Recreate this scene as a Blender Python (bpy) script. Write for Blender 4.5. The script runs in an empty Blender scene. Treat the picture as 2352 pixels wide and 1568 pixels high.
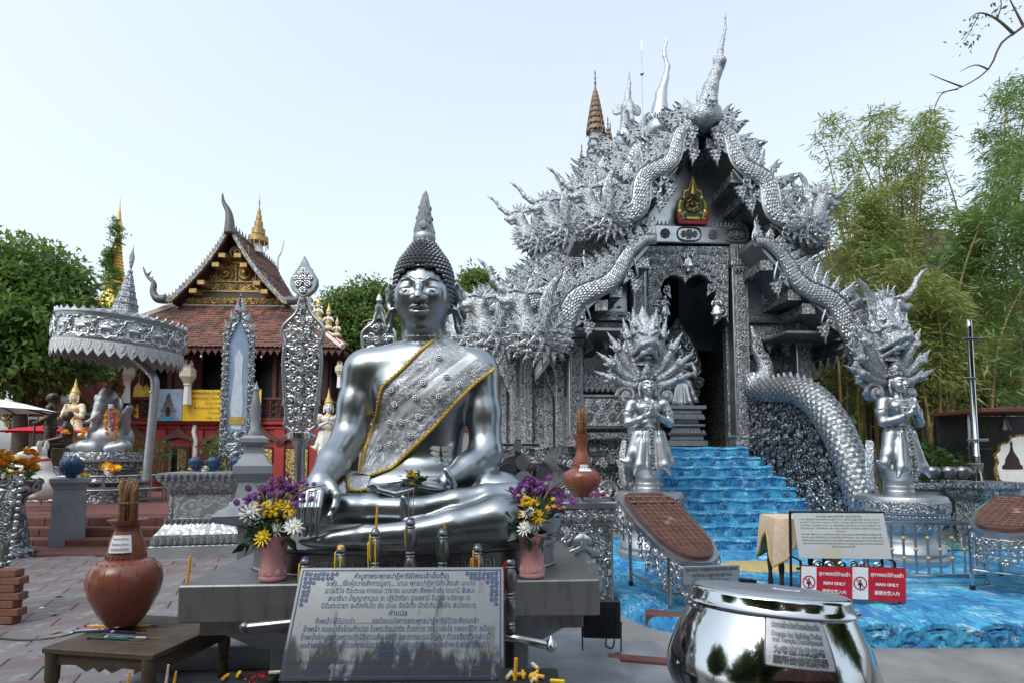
import bpy, math, random
import numpy as np
from mathutils import Vector, Matrix, noise as mnoise
from mathutils.bvhtree import BVHTree
R = math.radians
random.seed(7); RNG = np.random.default_rng(7)
SC = bpy.context.scene
COL = SC.collection
# ------------------------------------------------------------------ camera, sky, sun, exposure
EYE = 1.6; FPX = 1307.0; PITCH = R(4.0); PPY = 1045 - FPX*math.tan(PITCH)
cam = bpy.data.cameras.new('camera'); camo = bpy.data.objects.new('camera', cam); COL.objects.link(camo)
camo.location = (0, 0, EYE); camo.rotation_euler = (R(90)+PITCH, 0, 0)
cam.sensor_width = 36; cam.lens = 36*FPX/2352; cam.shift_y = (PPY-784)/2352
cam.clip_start = .05; cam.clip_end = 3000; SC.camera = camo
SUN_EL, SUN_AZ = R(48), R(215)          # azimuth the light comes from, clockwise from +Y
world = bpy.data.worlds.new('World'); SC.world = world; world.use_nodes = True
wn = world.node_tree; bg = wn.nodes['Background']
sky = wn.nodes.new('ShaderNodeTexSky'); sky.sky_type = 'NISHITA'; sky.sun_disc = False
sky.sun_elevation = SUN_EL; sky.sun_rotation = SUN_AZ; sky.air_density = 1.0; sky.dust_density = 7.0; sky.ozone_density = 1.0; sky.altitude = 300
hsv = wn.nodes.new('ShaderNodeHueSaturation'); hsv.inputs['Saturation'].default_value = .5
wn.links.new(sky.outputs[0], hsv.inputs['Color']); gm = wn.nodes.new('ShaderNodeGamma'); gm.inputs['Gamma'].default_value = .55
tint = wn.nodes.new('ShaderNodeMix'); tint.data_type = 'RGBA'; tint.blend_type = 'MULTIPLY'; tint.inputs[0].default_value = 1; tint.inputs[7].default_value = (1.33, 1.45, 1.53, 1)
wn.links.new(hsv.outputs[0], gm.inputs['Color']); wn.links.new(gm.outputs[0], tint.inputs[6]); wn.links.new(tint.outputs[2], bg.inputs['Color'])
bg.inputs['Strength'].default_value = .15
sl = bpy.data.lights.new('sun', 'SUN'); sl.energy = .5; sl.angle = R(25); sl.color = (1, .95, .88)
so = bpy.data.objects.new('sun', sl); COL.objects.link(so)
so.rotation_euler = Vector((-math.sin(SUN_AZ)*math.cos(SUN_EL), -math.cos(SUN_AZ)*math.cos(SUN_EL), -math.sin(SUN_EL))).to_track_quat('-Z', 'Y').to_euler()
vs = SC.view_settings; vs.view_transform = 'Standard'; vs.look = 'None'; vs.gamma = 1; vs.exposure = 1.5; vs.use_curve_mapping = False
SC.render.film_transparent = False
SC.cycles.max_bounces = 7; SC.cycles.transparent_max_bounces = 8
# ------------------------------------------------------------------ a photo point (on a 2352x1568 view) to a place
def ray(x, y):
 u = (x-1176)/FPX; v = (PPY-y)/FPX
 return Vector((u, math.cos(PITCH)-v*math.sin(PITCH), math.sin(PITCH)+v*math.cos(PITCH)))
def P(x, y, Y):                     # on the plane at distance Y
 d = ray(x, y); t = Y/d.y; return Vector((d.x*t, Y, EYE+d.z*t))
def G(x, y, z=0.0):                 # on the level z
 d = ray(x, y); t = (z-EYE)/d.z; return Vector((d.x*t, d.y*t, z))
def S(Y): return Y/FPX              # metres per photo pixel at distance Y
# ------------------------------------------------------------------ mesh building
def rotz(a):
 c, s = math.cos(a), math.sin(a); return np.array([[c,-s,0],[s,c,0],[0,0,1.]])
def rotx(a):
 c, s = math.cos(a), math.sin(a); return np.array([[1,0,0],[0,c,-s],[0,s,c]])
def roty(a):
 c, s = math.cos(a), math.sin(a); return np.array([[c,0,s],[0,1,0],[-s,0,c]])
class MB:
 def __init__(s): s.v = []; s.f = []; s.n = 0
 def add(s, V, F, M=None, t=None):
  V = np.asarray(V, float).reshape(-1, 3)
  if M is not None: V = V @ np.asarray(M).T
  if t is not None: V = V + np.asarray(t, float)
  o = s.n; s.v.append(V); s.n += len(V)
  for f in F: s.f.append(tuple(i+o for i in f))
  return s
 def box(s, c, d, M=None, b=0.0):
  c = np.asarray(c, float); h = np.asarray(d, float)/2
  if b <= 0:
   V = np.array([[x, y, z] for x in (-1, 1) for y in (-1, 1) for z in (-1, 1)])*h
   F = [(0,1,3,2),(4,6,7,5),(0,4,5,1),(2,3,7,6),(0,2,6,4),(1,5,7,3)]
  else:
   b = min(b, h.min()*.9); V = []; idx = {}
   for i, sg in enumerate([(x, y, z) for x in (-1, 1) for y in (-1, 1) for z in (-1, 1)]):
    for a in range(3):
     p = [sg[k]*(h[k] if k == a else h[k]-b) for k in range(3)]
     idx[(sg, a)] = len(V); V.append(p)
   F = []
   for a in range(3):
    u, w = (a+1) % 3, (a+2) % 3
    for sg in (-1, 1):
     q = []
     for su, sw in ((-1,-1),(1,-1),(1,1),(-1,1)):
      k = [0,0,0]; k[a] = sg; k[u] = su; k[w] = sw; q.append(idx[(tuple(k), a)])
     F.append(tuple(q if sg > 0 else q[::-1]))
    for su in (-1, 1):
     for sw in (-1, 1):
      k0 = [0,0,0]; k0[a] = -1; k0[u] = su; k0[w] = sw; k1 = list(k0); k1[a] = 1
      q = [idx[(tuple(k0), u)], idx[(tuple(k1), u)], idx[(tuple(k1), w)], idx[(tuple(k0), w)]]
      F.append(tuple(q if su*sw < 0 else q[::-1]))
   for sg in [(x, y, z) for x in (-1, 1) for y in (-1, 1) for z in (-1, 1)]:
    q = [idx[(sg, 0)], idx[(sg, 1)], idx[(sg, 2)]]
    F.append(tuple(q if sg[0]*sg[1]*sg[2] > 0 else q[::-1]))
  return s.add(V, F, M, c)
 def lathe(s, prof, n=32, c=(0,0,0), sx=1, sy=1, M=None, a0=0, a1=2*math.pi, cap=True):
  prof = [(max(r, 1e-5), z) for r, z in prof]; full = abs(a1-a0-2*math.pi) < 1e-6
  m = n if full else n+1; th = a0+(a1-a0)*np.arange(m)/n; V = []; F = []
  for r, z in prof:
   for t in th: V.append((r*math.cos(t)*sx, r*math.sin(t)*sy, z))
  k = len(prof)
  for i in range(k-1):
   for j in range(n):
    j2 = (j+1) % m; F.append((i*m+j, i*m+j2, (i+1)*m+j2, (i+1)*m+j))
  if cap and full:
   if prof[0][0] > 1e-4: F.append(tuple(range(m))[::-1])
   if prof[-1][0] > 1e-4: F.append(tuple((k-1)*m+j for j in range(m)))
  return s.add(V, F, M, c)
 def prismn(s, c, prof, n=4, rot=math.pi/4, sx=1, sy=1, M=None):   # polygonal lathe
  a = [(r, z) for r, z in prof]; return s.lathe(a, n, c, sx, sy, M if M is not None else None, rot, rot+2*math.pi)
 def tube(s, pts, rad, n=8, cap=True, flat=1.0, up=None, closed=False):
  p = np.asarray([tuple(q) for q in pts], float); k = len(p)
  rad = np.full(k, rad) if np.isscalar(rad) else np.asarray(rad, float)
  T = np.gradient(p, axis=0) if not closed else np.roll(p, -1, 0)-np.roll(p, 1, 0)
  T /= np.linalg.norm(T, axis=1)[:, None]+1e-12
  u0 = np.array(up if up is not None else ((0,0,1.) if abs(T[0][2]) < .9 else (1.,0,0)))
  V = []; th = 2*np.pi*np.arange(n)/n; A = u0
  for i in range(k):
   if up is not None: A = u0
   A = A-T[i]*A.dot(T[i]); A = A/(np.linalg.norm(A)+1e-12); B = np.cross(T[i], A)
   V.append(p[i]+rad[i]*(np.cos(th)[:, None]*A+flat*np.sin(th)[:, None]*B))
  V = np.concatenate(V); F = []
  for i in range(k if closed else k-1):
   i2 = (i+1) % k
   for j in range(n): F.append((i*n+j, i*n+(j+1) % n, i2*n+(j+1) % n, i2*n+j))
  if cap and not closed: F.append(tuple(range(n))[::-1]); F.append(tuple((k-1)*n+j for j in range(n)))
  return s.add(V, F)
 def ball(s, c, r, n=10, m=7, M=None):
  r = np.full(3, r) if np.isscalar(r) else np.asarray(r, float)
  V = [(0,0,-1)]; F = []
  for i in range(1, m):
   ph = -math.pi/2+math.pi*i/m
   for j in range(n): V.append((math.cos(ph)*math.cos(2*math.pi*j/n), math.cos(ph)*math.sin(2*math.pi*j/n), math.sin(ph)))
  V.append((0,0,1)); L = len(V)-1
  for j in range(n):
   F.append((0, 1+(j+1) % n, 1+j)); F.append((L, L-n+j, L-n+(j+1) % n))
   for i in range(m-2): F.append((1+i*n+j, 1+i*n+(j+1) % n, 1+(i+1)*n+(j+1) % n, 1+(i+1)*n+j))
  return s.add(np.array(V)*r, F, M, c)
 def slab(s, out, y0, y1, bev=0.0, inset=None, M=None, t=None):
  out = np.asarray(out, float); n = len(out)
  a = .5*np.sum(out[:,0]*np.roll(out[:,1], -1)-np.roll(out[:,0], -1)*out[:,1])
  if a < 0: out = out[::-1]
  V = [(x, y1, z) for x, z in out]; F = [tuple(range(n))[::-1]]
  def ringf(o): return [(o+i, o+(i+1) % n, o+n+(i+1) % n, o+n+i)[::-1] for i in range(n)]
  if bev > 0:
   e = np.roll(out, -1, 0)-np.roll(out, 1, 0); nn = np.stack([-e[:,1], e[:,0]], 1); nn /= np.linalg.norm(nn, axis=1)[:, None]+1e-9
   V += [(x, y0+bev, z) for x, z in out]; F += ringf(0)
   q = out+nn*bev*.9; V += [(x, y0, z) for x, z in q]; F += ringf(n); F.append(tuple(2*n+i for i in range(n)))
  else:
   V += [(x, y0, z) for x, z in out]; F += ringf(0); F.append(tuple(n+i for i in range(n)))
  return s.add(V, [f[::-1] for f in F] if False else F, M, t)
 def merge(s, o, M=None, t=None):
  V = np.concatenate(o.v) if o.v else np.zeros((0,3)); return s.add(V, o.f, M, t)
 def mesh(s, name, mat, smooth=35):
  me = bpy.data.meshes.new(name); V = np.concatenate(s.v) if s.v else np.zeros((0,3))
  me.from_pydata(V.tolist(), [], s.f); fin(me, mat, smooth); return me
 def build(s, name, mat, parent=None, smooth=35):
  return obj(name, s.mesh(name, mat, smooth), parent)
def fin(me, mat, smooth=35):
 if mat is not None:
  for m in (mat if isinstance(mat, (list, tuple)) else [mat]): me.materials.append(MAT[m] if isinstance(m, str) else m)
 if smooth:
  me.polygons.foreach_set('use_smooth', np.ones(len(me.polygons), bool))
  if smooth < 180: me.set_sharp_from_angle(angle=R(smooth))
 me.update()
def npmesh(name, V, F, mat, smooth=180):
 me = bpy.data.meshes.new(name); V = np.ascontiguousarray(V, np.float32); F = np.ascontiguousarray(F, np.int32); k = F.shape[1]
 me.vertices.add(len(V)); me.vertices.foreach_set('co', V.ravel())
 me.loops.add(F.size); me.loops.foreach_set('vertex_index', F.ravel())
 me.polygons.add(len(F)); me.polygons.foreach_set('loop_start', np.arange(0, F.size, k, dtype=np.int32))
 me.update(calc_edges=True); fin(me, mat, smooth); return me
def obj(name, me, parent=None):
 o = bpy.data.objects.new(name, me); COL.objects.link(o)
 if parent is not None: o.parent = parent
 return o
def tag(o, label=None, cat=None, group=None, kind=None):
 if label: o['label'] = label
 if cat: o['category'] = cat
 if group: o['group'] = group
 if kind: o['kind'] = kind
 return o
def thing(name, label, cat, loc=(0,0,0), rz=0, group=None, sc=1):
 o = bpy.data.objects.new(name, None); COL.objects.link(o); o.empty_display_size = .1
 o.location = loc; o.rotation_euler = (0, 0, rz)
 o.scale = (sc,)*3 if np.isscalar(sc) else sc
 return tag(o, label, cat, group)
def dup(root, loc=None, rz=None, label=None, group=None, sc=None):
 def cp(o, par):
  c = o.copy(); COL.objects.link(c); c.parent = par
  for ch in o.children: cp(ch, c)
  return c
 r = cp(root, root.parent)
 if loc is not None: r.location = loc
 if rz is not None: r.rotation_euler[2] = rz
 if sc is not None: r.scale = (sc,)*3 if np.isscalar(sc) else sc
 if label: r['label'] = label
 if group: r['group'] = group
 return r
def place(name, me, parent, loc, M=None, sc=1):
 o = bpy.data.objects.new(name, me); COL.objects.link(o); o.parent = parent
 m = Matrix.Identity(4) if M is None else Matrix(np.asarray(M).tolist()).to_4x4()
 o.matrix_local = Matrix.Translation(Vector(loc)) @ m @ Matrix.Diagonal(((sc, sc, sc) if np.isscalar(sc) else tuple(sc))+(1,))
 return o
def spline(pts, n=40):
 p = np.asarray([tuple(q) for q in pts], float); k = len(p); t = np.linspace(0, k-1, n); i = np.minimum(t.astype(int), k-2); u = (t-i)[:, None]
 g = lambda j: p[np.clip(j, 0, k-1)]
 a, b, c, d = g(i-1), g(i), g(i+1), g(i+2)
 return .5*((2*b)+(-a+c)*u+(2*a-5*b+4*c-d)*u**2+(-a+3*b-3*c+d)*u**3)
def lerp(a, b, t): return a+(b-a)*t
def interp(t, *kv):
 xs = kv[0::2]; ys = kv[1::2]; return np.interp(t, xs, ys)
# ------------------------------------------------------------------ sculpting: blended solids turned into one skin
class SDF:
 def __init__(s, lo, hi, h):
  s.lo = np.asarray(lo, float); s.h = h; s.n = np.ceil((np.asarray(hi, float)-s.lo)/h).astype(int)+1
  s.f = np.full(s.n, 1e3, np.float32)
  s.ax = [(s.lo[i]+h*np.arange(s.n[i])).astype(np.float32) for i in range(3)]
 def put(s, lo, hi, fn, k=.01, op='u'):
  pad = max(k*1.2, 3*s.h); lo = np.asarray(lo, float)-pad; hi = np.asarray(hi, float)+pad
  i0 = np.clip(np.floor((lo-s.lo)/s.h).astype(int), 0, s.n); i1 = np.clip(np.ceil((hi-s.lo)/s.h).astype(int)+1, 0, s.n)
  if (i1 <= i0).any(): return s
  sl = tuple(slice(a, b) for a, b in zip(i0, i1))
  X = s.ax[0][sl[0]][:, None, None]; Y = s.ax[1][sl[1]][None, :, None]; Z = s.ax[2][sl[2]][None, None, :]
  d = fn(X, Y, Z); a = s.f[sl]; k = max(k, 1e-5)
  if op == 'u':
   t = np.clip(.5+.5*(a-d)/k, 0, 1); s.f[sl] = a+(d-a)*t-k*t*(1-t)
  else:
   d = -d; t = np.clip(.5-.5*(a-d)/k, 0, 1); s.f[sl] = a+(d-a)*t+k*t*(1-t)
  return s
 def cap(s, p, q, r1, r2=None, k=.01, op='u', flat=None):
  r2 = r1 if r2 is None else r2; p = np.asarray(tuple(p), float); q = np.asarray(tuple(q), float); w = q-p; L = max(w.dot(w), 1e-12); m = max(r1, r2)
  def fn(X, Y, Z):
   x, y, z = X-p[0], Y-p[1], Z-p[2]; t = np.clip((x*w[0]+y*w[1]+z*w[2])/L, 0, 1)
   return np.sqrt((x-w[0]*t)**2+(y-w[1]*t)**2+(z-w[2]*t)**2)-(r1+(r2-r1)*t)
  return s.put(np.minimum(p, q)-m, np.maximum(p, q)+m, fn, k, op)
 def chain(s, pts, rad, k=.01, op='u'):
  rad = [rad]*len(pts) if np.isscalar(rad) else rad
  for a, b, r, r2 in zip(pts[:-1], pts[1:], rad[:-1], rad[1:]): s.cap(a, b, r, r2, k, op)
  return s
 def ell(s, c, r, M=None, k=.01, op='u'):
  c = np.asarray(tuple(c), float); r = np.asarray(r, float); m = r if M is None else np.full(3, r.max())
  A = None if M is None else np.asarray(M).T
  def fn(X, Y, Z):
   x, y, z = X-c[0], Y-c[1], Z-c[2]
   if A is not None: x, y, z = (A[i,0]*x+A[i,1]*y+A[i,2]*z for i in range(3))
   k0 = np.sqrt((x/r[0])**2+(y/r[1])**2+(z/r[2])**2); k1 = np.sqrt((x/r[0]**2)**2+(y/r[1]**2)**2+(z/r[2]**2)**2)
   return k0*(k0-1)/(k1+1e-6)
  return s.put(c-m, c+m, fn, k, op)
 def box(s, c, hf, r=.01, M=None, k=.01, op='u'):
  c = np.asarray(tuple(c), float); hf = np.asarray(hf, float); m = hf+r if M is None else np.full(3, np.linalg.norm(hf)+r)
  A = None if M is None else np.asarray(M).T
  def fn(X, Y, Z):
   x, y, z = X-c[0], Y-c[1], Z-c[2]
   if A is not None: x, y, z = (A[i,0]*x+A[i,1]*y+A[i,2]*z for i in range(3))
   q = [np.abs(a)-b for a, b in zip((x, y, z), hf)]
   return np.sqrt(sum(np.maximum(a, 0)**2 for a in q))+np.minimum(np.maximum(np.maximum(q[0], q[1]), q[2]), 0)-r
  return s.put(c-m, c+m, fn, k, op)
 def geo(s):
  f = s.f; sg = f < 0; n = np.array(f.shape)
  acc = np.zeros(n-1, np.int8)
  for dx in (0, 1):
   for dy in (0, 1):
    for dz in (0, 1): acc += sg[dx:n[0]-1+dx, dy:n[1]-1+dy, dz:n[2]-1+dz]
  ci = np.argwhere((acc > 0) & (acc < 8)); idx = np.full(n-1, -1, np.int32); idx[tuple(ci.T)] = np.arange(len(ci))
  pos = np.zeros((len(ci), 3)); cnt = np.zeros(len(ci))
  cr = [(a, b, c) for a in (0,1) for b in (0,1) for c in (0,1)]
  for a in cr:
   for ax in range(3):
    if a[ax]: continue
    b = list(a); b[ax] = 1
    fa = f[tuple((ci+a).T)].astype(float); fb = f[tuple((ci+b).T)].astype(float); m = (fa < 0) != (fb < 0)
    t = np.where(m, fa/(fa-fb+1e-20), 0); p = ci+np.array(a, float); p[:, ax] += t
    pos += p*m[:, None]; cnt += m
  V = s.lo+s.h*pos/cnt[:, None]; Q = []
  for ax in range(3):
   u, w = (ax+1) % 3, (ax+2) % 3
   lo = [slice(1, None)]*3; hi = [slice(1, None)]*3
   e0 = [slice(1, n[i]-1) for i in range(3)]; e0[ax] = slice(0, n[ax]-1); e1 = list(e0); e1[ax] = slice(1, n[ax])
   a, b = sg[tuple(e0)], sg[tuple(e1)]; ch = np.argwhere(a != b)
   if not len(ch): continue
   base = ch.copy(); off = np.ones(3, int); off[ax] = 0; base = base+off; dirn = a[tuple(ch.T)]
   def g(du, dw):
    c = base.copy(); c[:, u] -= du; c[:, w] -= dw; return idx[tuple(c.T)]
   q = np.stack([g(1,1), g(0,1), g(0,0), g(1,0)], 1); q[~dirn] = q[~dirn][:, ::-1]; Q.append(q)
  return V, np.concatenate(Q)
 def build(s, name, mat, parent=None, org=(0,0,0), relax=1):
  V, F = s.geo()
  for _ in range(relax):
   A = np.zeros_like(V); c = np.zeros(len(V))
   for i in range(4): np.add.at(A, F[:, i], V[F[:, (i+1) % 4]]+V[F[:, i-1]]); np.add.at(c, F[:, i], 2)
   V = .5*V+.5*A/np.maximum(c, 1)[:, None]
  s.V, s.F = V, F
  return obj(name, npmesh(name, V-np.asarray(tuple(org)), F, mat), parent)
# ------------------------------------------------------------------ materials
MAT = {}
class NT:
 def __init__(s, name):
  s.m = bpy.data.materials.new(name); s.m.use_nodes = True; s.t = s.m.node_tree; s.b = s.t.nodes['Principled BSDF']; s.tc = s.t.nodes.new('ShaderNodeTexCoord')
  MAT[name] = s.m
 def node(s, ty, **kw):
  n = s.t.nodes.new('ShaderNode'+ty)
  for k, v in kw.items(): setattr(n, k, v)
  return n
 def put(s, sock, v):
  if hasattr(v, 'is_output'): s.t.links.new(v, sock)
  elif isinstance(v, (tuple, list)):
   sock.default_value = tuple(v)+(1,) if len(v) == 3 and sock.type == 'RGBA' else tuple(v)
  else: sock.default_value = v
 def obj(s): return s.tc.outputs['Object']
 def mapv(s, v, sc=(1,1,1), rot=(0,0,0), loc=(0,0,0)):
  n = s.node('Mapping'); s.put(n.inputs['Vector'], v); n.inputs['Scale'].default_value = sc; n.inputs['Rotation'].default_value = rot; n.inputs['Location'].default_value = loc; return n.outputs[0]
 def noise(s, scale, detail=3, rough=.55, v=None, dist=0, out=0):
  n = s.node('TexNoise'); s.put(n.inputs['Vector'], v if v is not None else s.obj()); n.inputs['Scale'].default_value = scale; n.inputs['Detail'].default_value = detail; n.inputs['Roughness'].default_value = rough; n.inputs['Distortion'].default_value = dist; return n.outputs[out]
 def vor(s, scale, feat='F1', v=None, out='Distance', rnd=1.0):
  n = s.node('TexVoronoi', feature=feat); s.put(n.inputs['Vector'], v if v is not None else s.obj()); n.inputs['Scale'].default_value = scale
  n.inputs['Randomness'].default_value = rnd; return n.outputs[out]
 def wave(s, scale, v=None, dist=0, det=2, dsc=1, ty='BANDS', d='X', prof='SIN'):
  n = s.node('TexWave', wave_type=ty, wave_profile=prof)
  if ty == 'BANDS': n.bands_direction = d
  else: n.rings_direction = d
  s.put(n.inputs['Vector'], v if v is not None else s.obj()); n.inputs['Scale'].default_value = scale; n.inputs['Distortion'].default_value = dist; n.inputs['Detail'].default_value = det; n.inputs['Detail Scale'].default_value = dsc; return n.outputs['Fac']
 def math(s, op, a, b=0.0, c=0.0, clamp=False):
  n = s.node('Math', operation=op, use_clamp=clamp); s.put(n.inputs[0], a); s.put(n.inputs[1], b); s.put(n.inputs[2], c); return n.outputs[0]
 def vadd(s, a, b, op='ADD'):
  n = s.node('VectorMath', operation=op); s.put(n.inputs[0], a)
  if op == 'SCALE': s.put(n.inputs['Scale'], b)
  else: s.put(n.inputs[1], b)
  return n.outputs[0]
 def sep(s, v): n = s.node('SeparateXYZ'); s.put(n.inputs[0], v); return n.outputs
 def ramp(s, f, *st, mode='LINEAR'):
  n = s.node('ValToRGB'); s.put(n.inputs[0], f); e = n.color_ramp.elements; n.color_ramp.interpolation = mode
  while len(e) < len(st): e.new(.5)
  for el, (p, c) in zip(e, st): el.position = p; el.color = (c, c, c, 1) if np.isscalar(c) else tuple(c)+(1,)
  return n.outputs[0]
 def mix(s, f, a, b, mode='MIX'):
  n = s.node('Mix', data_type='RGBA', blend_type=mode); s.put(n.inputs['Factor'], f); s.put(n.inputs['A'], a); s.put(n.inputs['B'], b)
  return [o for o in n.outputs if o.type == 'RGBA'][0]
 def setmix(s, n): pass
 def warp(s, amt, scale, v=None, det=2):
  v = v if v is not None else s.obj(); c = s.noise(scale, det, v=v, out=1)
  return s.vadd(v, s.vadd(s.vadd(c, (.5,.5,.5), 'SUBTRACT'), amt, 'SCALE'))
 def bump(s, h, strength=.5, dist=.02, nrm=None):
  n = s.node('Bump'); s.put(n.inputs['Height'], h); n.inputs['Strength'].default_value = strength; n.inputs['Distance'].default_value = dist
  if nrm is not None: s.put(n.inputs['Normal'], nrm)
  return n.outputs[0]
 def out(s, col=None, rough=None, metal=None, nrm=None, **kw):
  b = s.b.inputs
  if col is not None: s.put(b['Base Color'], col)
  if rough is not None: s.put(b['Roughness'], rough)
  if metal is not None: s.put(b['Metallic'], metal)
  if nrm is not None: s.put(b['Normal'], nrm)
  for k, v in kw.items(): s.put(b[k], v)
  return s.m
def fix_mix():   # the Mix node has one Factor/A/B socket per type: use the RGBA ones
 pass
_on = NT.mix
def _mix(s, f, a, b, mode='MIX'):
 n = s.node('Mix', data_type='RGBA', blend_type=mode); n.clamp_factor = True
 s.put(n.inputs[0], f); s.put(n.inputs[6], a); s.put(n.inputs[7], b); return n.outputs[2]
NT.mix = _mix
def plain(name, col, rough=.6, metal=0.0, var=.25, sc=6, bump=.15, bd=.01, spec=None, dirt=0.0):
 n = NT(name); a = n.noise(sc, 5, .6); c = n.mix(n.ramp(a, (.3, 0), (.7, 1)), tuple(x*(1-var) for x in col), tuple(min(1, x*(1+var*.6)) for x in col))
 if dirt: c = n.mix(n.math('MULTIPLY', n.ramp(n.noise(sc*.45, 6, .7), (.5, 0), (.72, 1)), dirt), c, tuple(x*.3 for x in col))
 r = n.math('ADD', n.math('MULTIPLY', n.noise(sc*2.3, 4), .25), rough-.12)
 return n.out(c, r, metal, n.bump(n.noise(sc*6, 5, .6), bump, bd))
def emboss(name, sc=6.0, freq=16.0, light=(.50,.525,.55), dark=(.11,.118,.128), rough=.36, strength=.8, dist=.02, thr=(.25,.6), warp=.12, metal=.9, fine=True, patina=.35):
 n = NT(name); v = n.warp(warp, sc*.7); d = n.vor(sc, 'F1', v)
 ring = n.math('SINE', n.math('MULTIPLY', d, freq)); ring = n.math('MULTIPLY_ADD', ring, .5, .5)
 e = n.vor(sc, 'DISTANCE_TO_EDGE', v); rim = n.ramp(e, (.02, 0), (.09, 1))
 h = n.math('MULTIPLY', ring, rim)
 if fine:
  d2 = n.vor(sc*3.3, 'F1', n.warp(warp*.6, sc*2)); f = n.math('MULTIPLY_ADD', n.math('SINE', n.math('MULTIPLY', d2, freq*.9)), .5, .5); h = n.math('ADD', n.math('MULTIPLY', h, .65), n.math('MULTIPLY', f, .35))
 k = n.ramp(h, (thr[0], 0), (thr[1], 1)); big = n.ramp(n.noise(sc*.22, 4), (.35, 0), (.7, 1))
 li = n.mix(n.math('MULTIPLY', big, patina), light, tuple(x*.62 for x in light))
 c = n.mix(k, dark, li); r = n.math('MULTIPLY_ADD', k, -.12, rough+.12)  # recess colour: dark patina that also stands in for crevice shade
 return n.out(c, r, metal, n.bump(h, strength, dist))
def silver(name, col=(.66,.68,.70), rough=.25, spots=.5, bump=.08, bd=.006, var=.25, sc=9, metal=1.0):
 n = NT(name); a = n.noise(sc*.35, 5, .6); c = n.mix(n.ramp(a, (.35, 0), (.7, 1)), col, tuple(x*(1-var) for x in col))
 sp = n.ramp(n.noise(sc*7, 4, .65), (.66, 0), (.74, 1)); reg = n.ramp(n.noise(sc*.5, 3), (.5, 0), (.66, 1))
 c = n.mix(n.math('MULTIPLY', n.math('MULTIPLY', sp, reg), spots), c, (.04,.042,.045))
 r = n.math('MULTIPLY_ADD', n.noise(sc*.8, 5, .65), .22, rough-.09)
 return n.out(c, r, metal, n.bump(n.noise(sc*1.7, 4), bump, bd))
silver('guardian_silver', (.52,.55,.58), .42, .5, .15, .004)
silver('foam_silver', (.34,.36,.385), .42, .3, .2, .006)
silver('statue_silver', (.37,.405,.435), .30, .9, .14, .004)
silver('plain_silver', (.52,.545,.57), .32, .3, .15, .006)
silver('matt_silver', (.45,.475,.505), .46, .45, .3, .008, metal=.85)
silver('dark_silver', (.38,.40,.425), .5, .3, .2, .006)
silver('chrome', (.58,.60,.62), .07, .2, .05, .006, var=.06)
silver('steel', (.56,.57,.59), .2, .1, .05, .004)
silver('pewter', (.22,.22,.235), .30, .3, .2, .01, metal=.9)
silver('hair_silver', (.20,.215,.235), .36, .1, .2, .004, metal=.85)
emboss('cast_silver', 7.0, 12, light=(.52,.55,.58), dark=(.27,.283,.30), dist=.012, strength=.26, thr=(.05,.42), rough=.47, fine=False)
emboss('relief_silver', 5.0, 17)
emboss('relief_fine', 11.0, 15, light=(.57,.595,.625), dark=(.13,.138,.15), dist=.012)
emboss('relief_dense', 8.0, 19, light=(.56,.585,.615), dark=(.11,.118,.13), dist=.015, strength=.65)
emboss('relief_black', 6.0, 18, light=(.40,.415,.44), dark=(.03,.033,.038), dist=.03, strength=1, thr=(.3,.75), rough=.26)
emboss('relief_pale', 7.0, 16, light=(.74,.76,.78), dark=(.28,.29,.30), dist=.012, strength=.7, thr=(.1,.5))
emboss('lacquer_relief', 7.0, 17, light=(.42,.435,.455), dark=(.07,.074,.08), dist=.025, strength=.8, rough=.34, metal=.8)
emboss('gold_relief', 5.0, 18, light=(.60,.42,.17), dark=(.03,.02,.012), rough=.36, dist=.02, metal=.8, patina=.3, thr=(.12,.45))
emboss('gilt_carving', 9.0, 18, light=(.62,.40,.13), dark=(.05,.03,.012), rough=.35, dist=.02, metal=.75, patina=.5)
emboss('relief_beast', 12.0, 13, light=(.54,.57,.60), dark=(.24,.253,.27), dist=.02, strength=.5, thr=(.1,.5), rough=.4, warp=.08)
emboss('relief_rock', 7.0, 13, light=(.58,.60,.62), dark=(.10,.105,.11), dist=.05, strength=1, thr=(.1,.6), rough=.36, warp=.2)
def scales():
 n = NT('scale_silver'); a = n.vor(11, 'F1', n.warp(.02, 9), rnd=.35); h = n.ramp(a, (0, 1), (.62, .25)); e = n.ramp(n.vor(11, 'DISTANCE_TO_EDGE', n.warp(.02, 9), rnd=.35), (.02, 0), (.12, 1))
 c = n.mix(e, (.10,.105,.115), (.62,.64,.665)); return n.out(c, n.math('MULTIPLY_ADD', e, -.1, .42), .9, n.bump(n.math('MULTIPLY', h, e), .8, .02))
scales()
n = NT('sash_lace'); v = n.warp(.05, 14); d = n.vor(11, 'F1', v); ring = n.math('MULTIPLY_ADD', n.math('SINE', n.math('MULTIPLY', d, 34)), .5, .5); cr = n.ramp(d, (.18, 1), (.34, 0)); th = n.math('MAXIMUM', n.ramp(n.math('ABSOLUTE', n.math('SUBTRACT', n.noise(15, 2, .5, dist=1.6), .5)), (.012, 1.6), (.04, 0)), n.math('MULTIPLY', n.ramp(n.noise(90, 2), (.5, 0), (.6, 1)), .5))
bands = n.math('MULTIPLY', n.ramp(n.wave(1.1, n.mapv(n.obj(), rot=(0, R(38), 0)), 1.0, d='Z'), (.86, 0), (.92, 1)), .7)
a = n.math('MAXIMUM', n.math('MAXIMUM', n.math('MULTIPLY', ring, cr), n.math('MULTIPLY', th, .45)), bands, clamp=True)
n.out(n.mix(a, (.36,.385,.415), (.80,.83,.86)), n.math('MULTIPLY_ADD', a, .12, .42), n.math('MULTIPLY_ADD', a, -.3, .6), n.bump(a, .6, .005))
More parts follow.
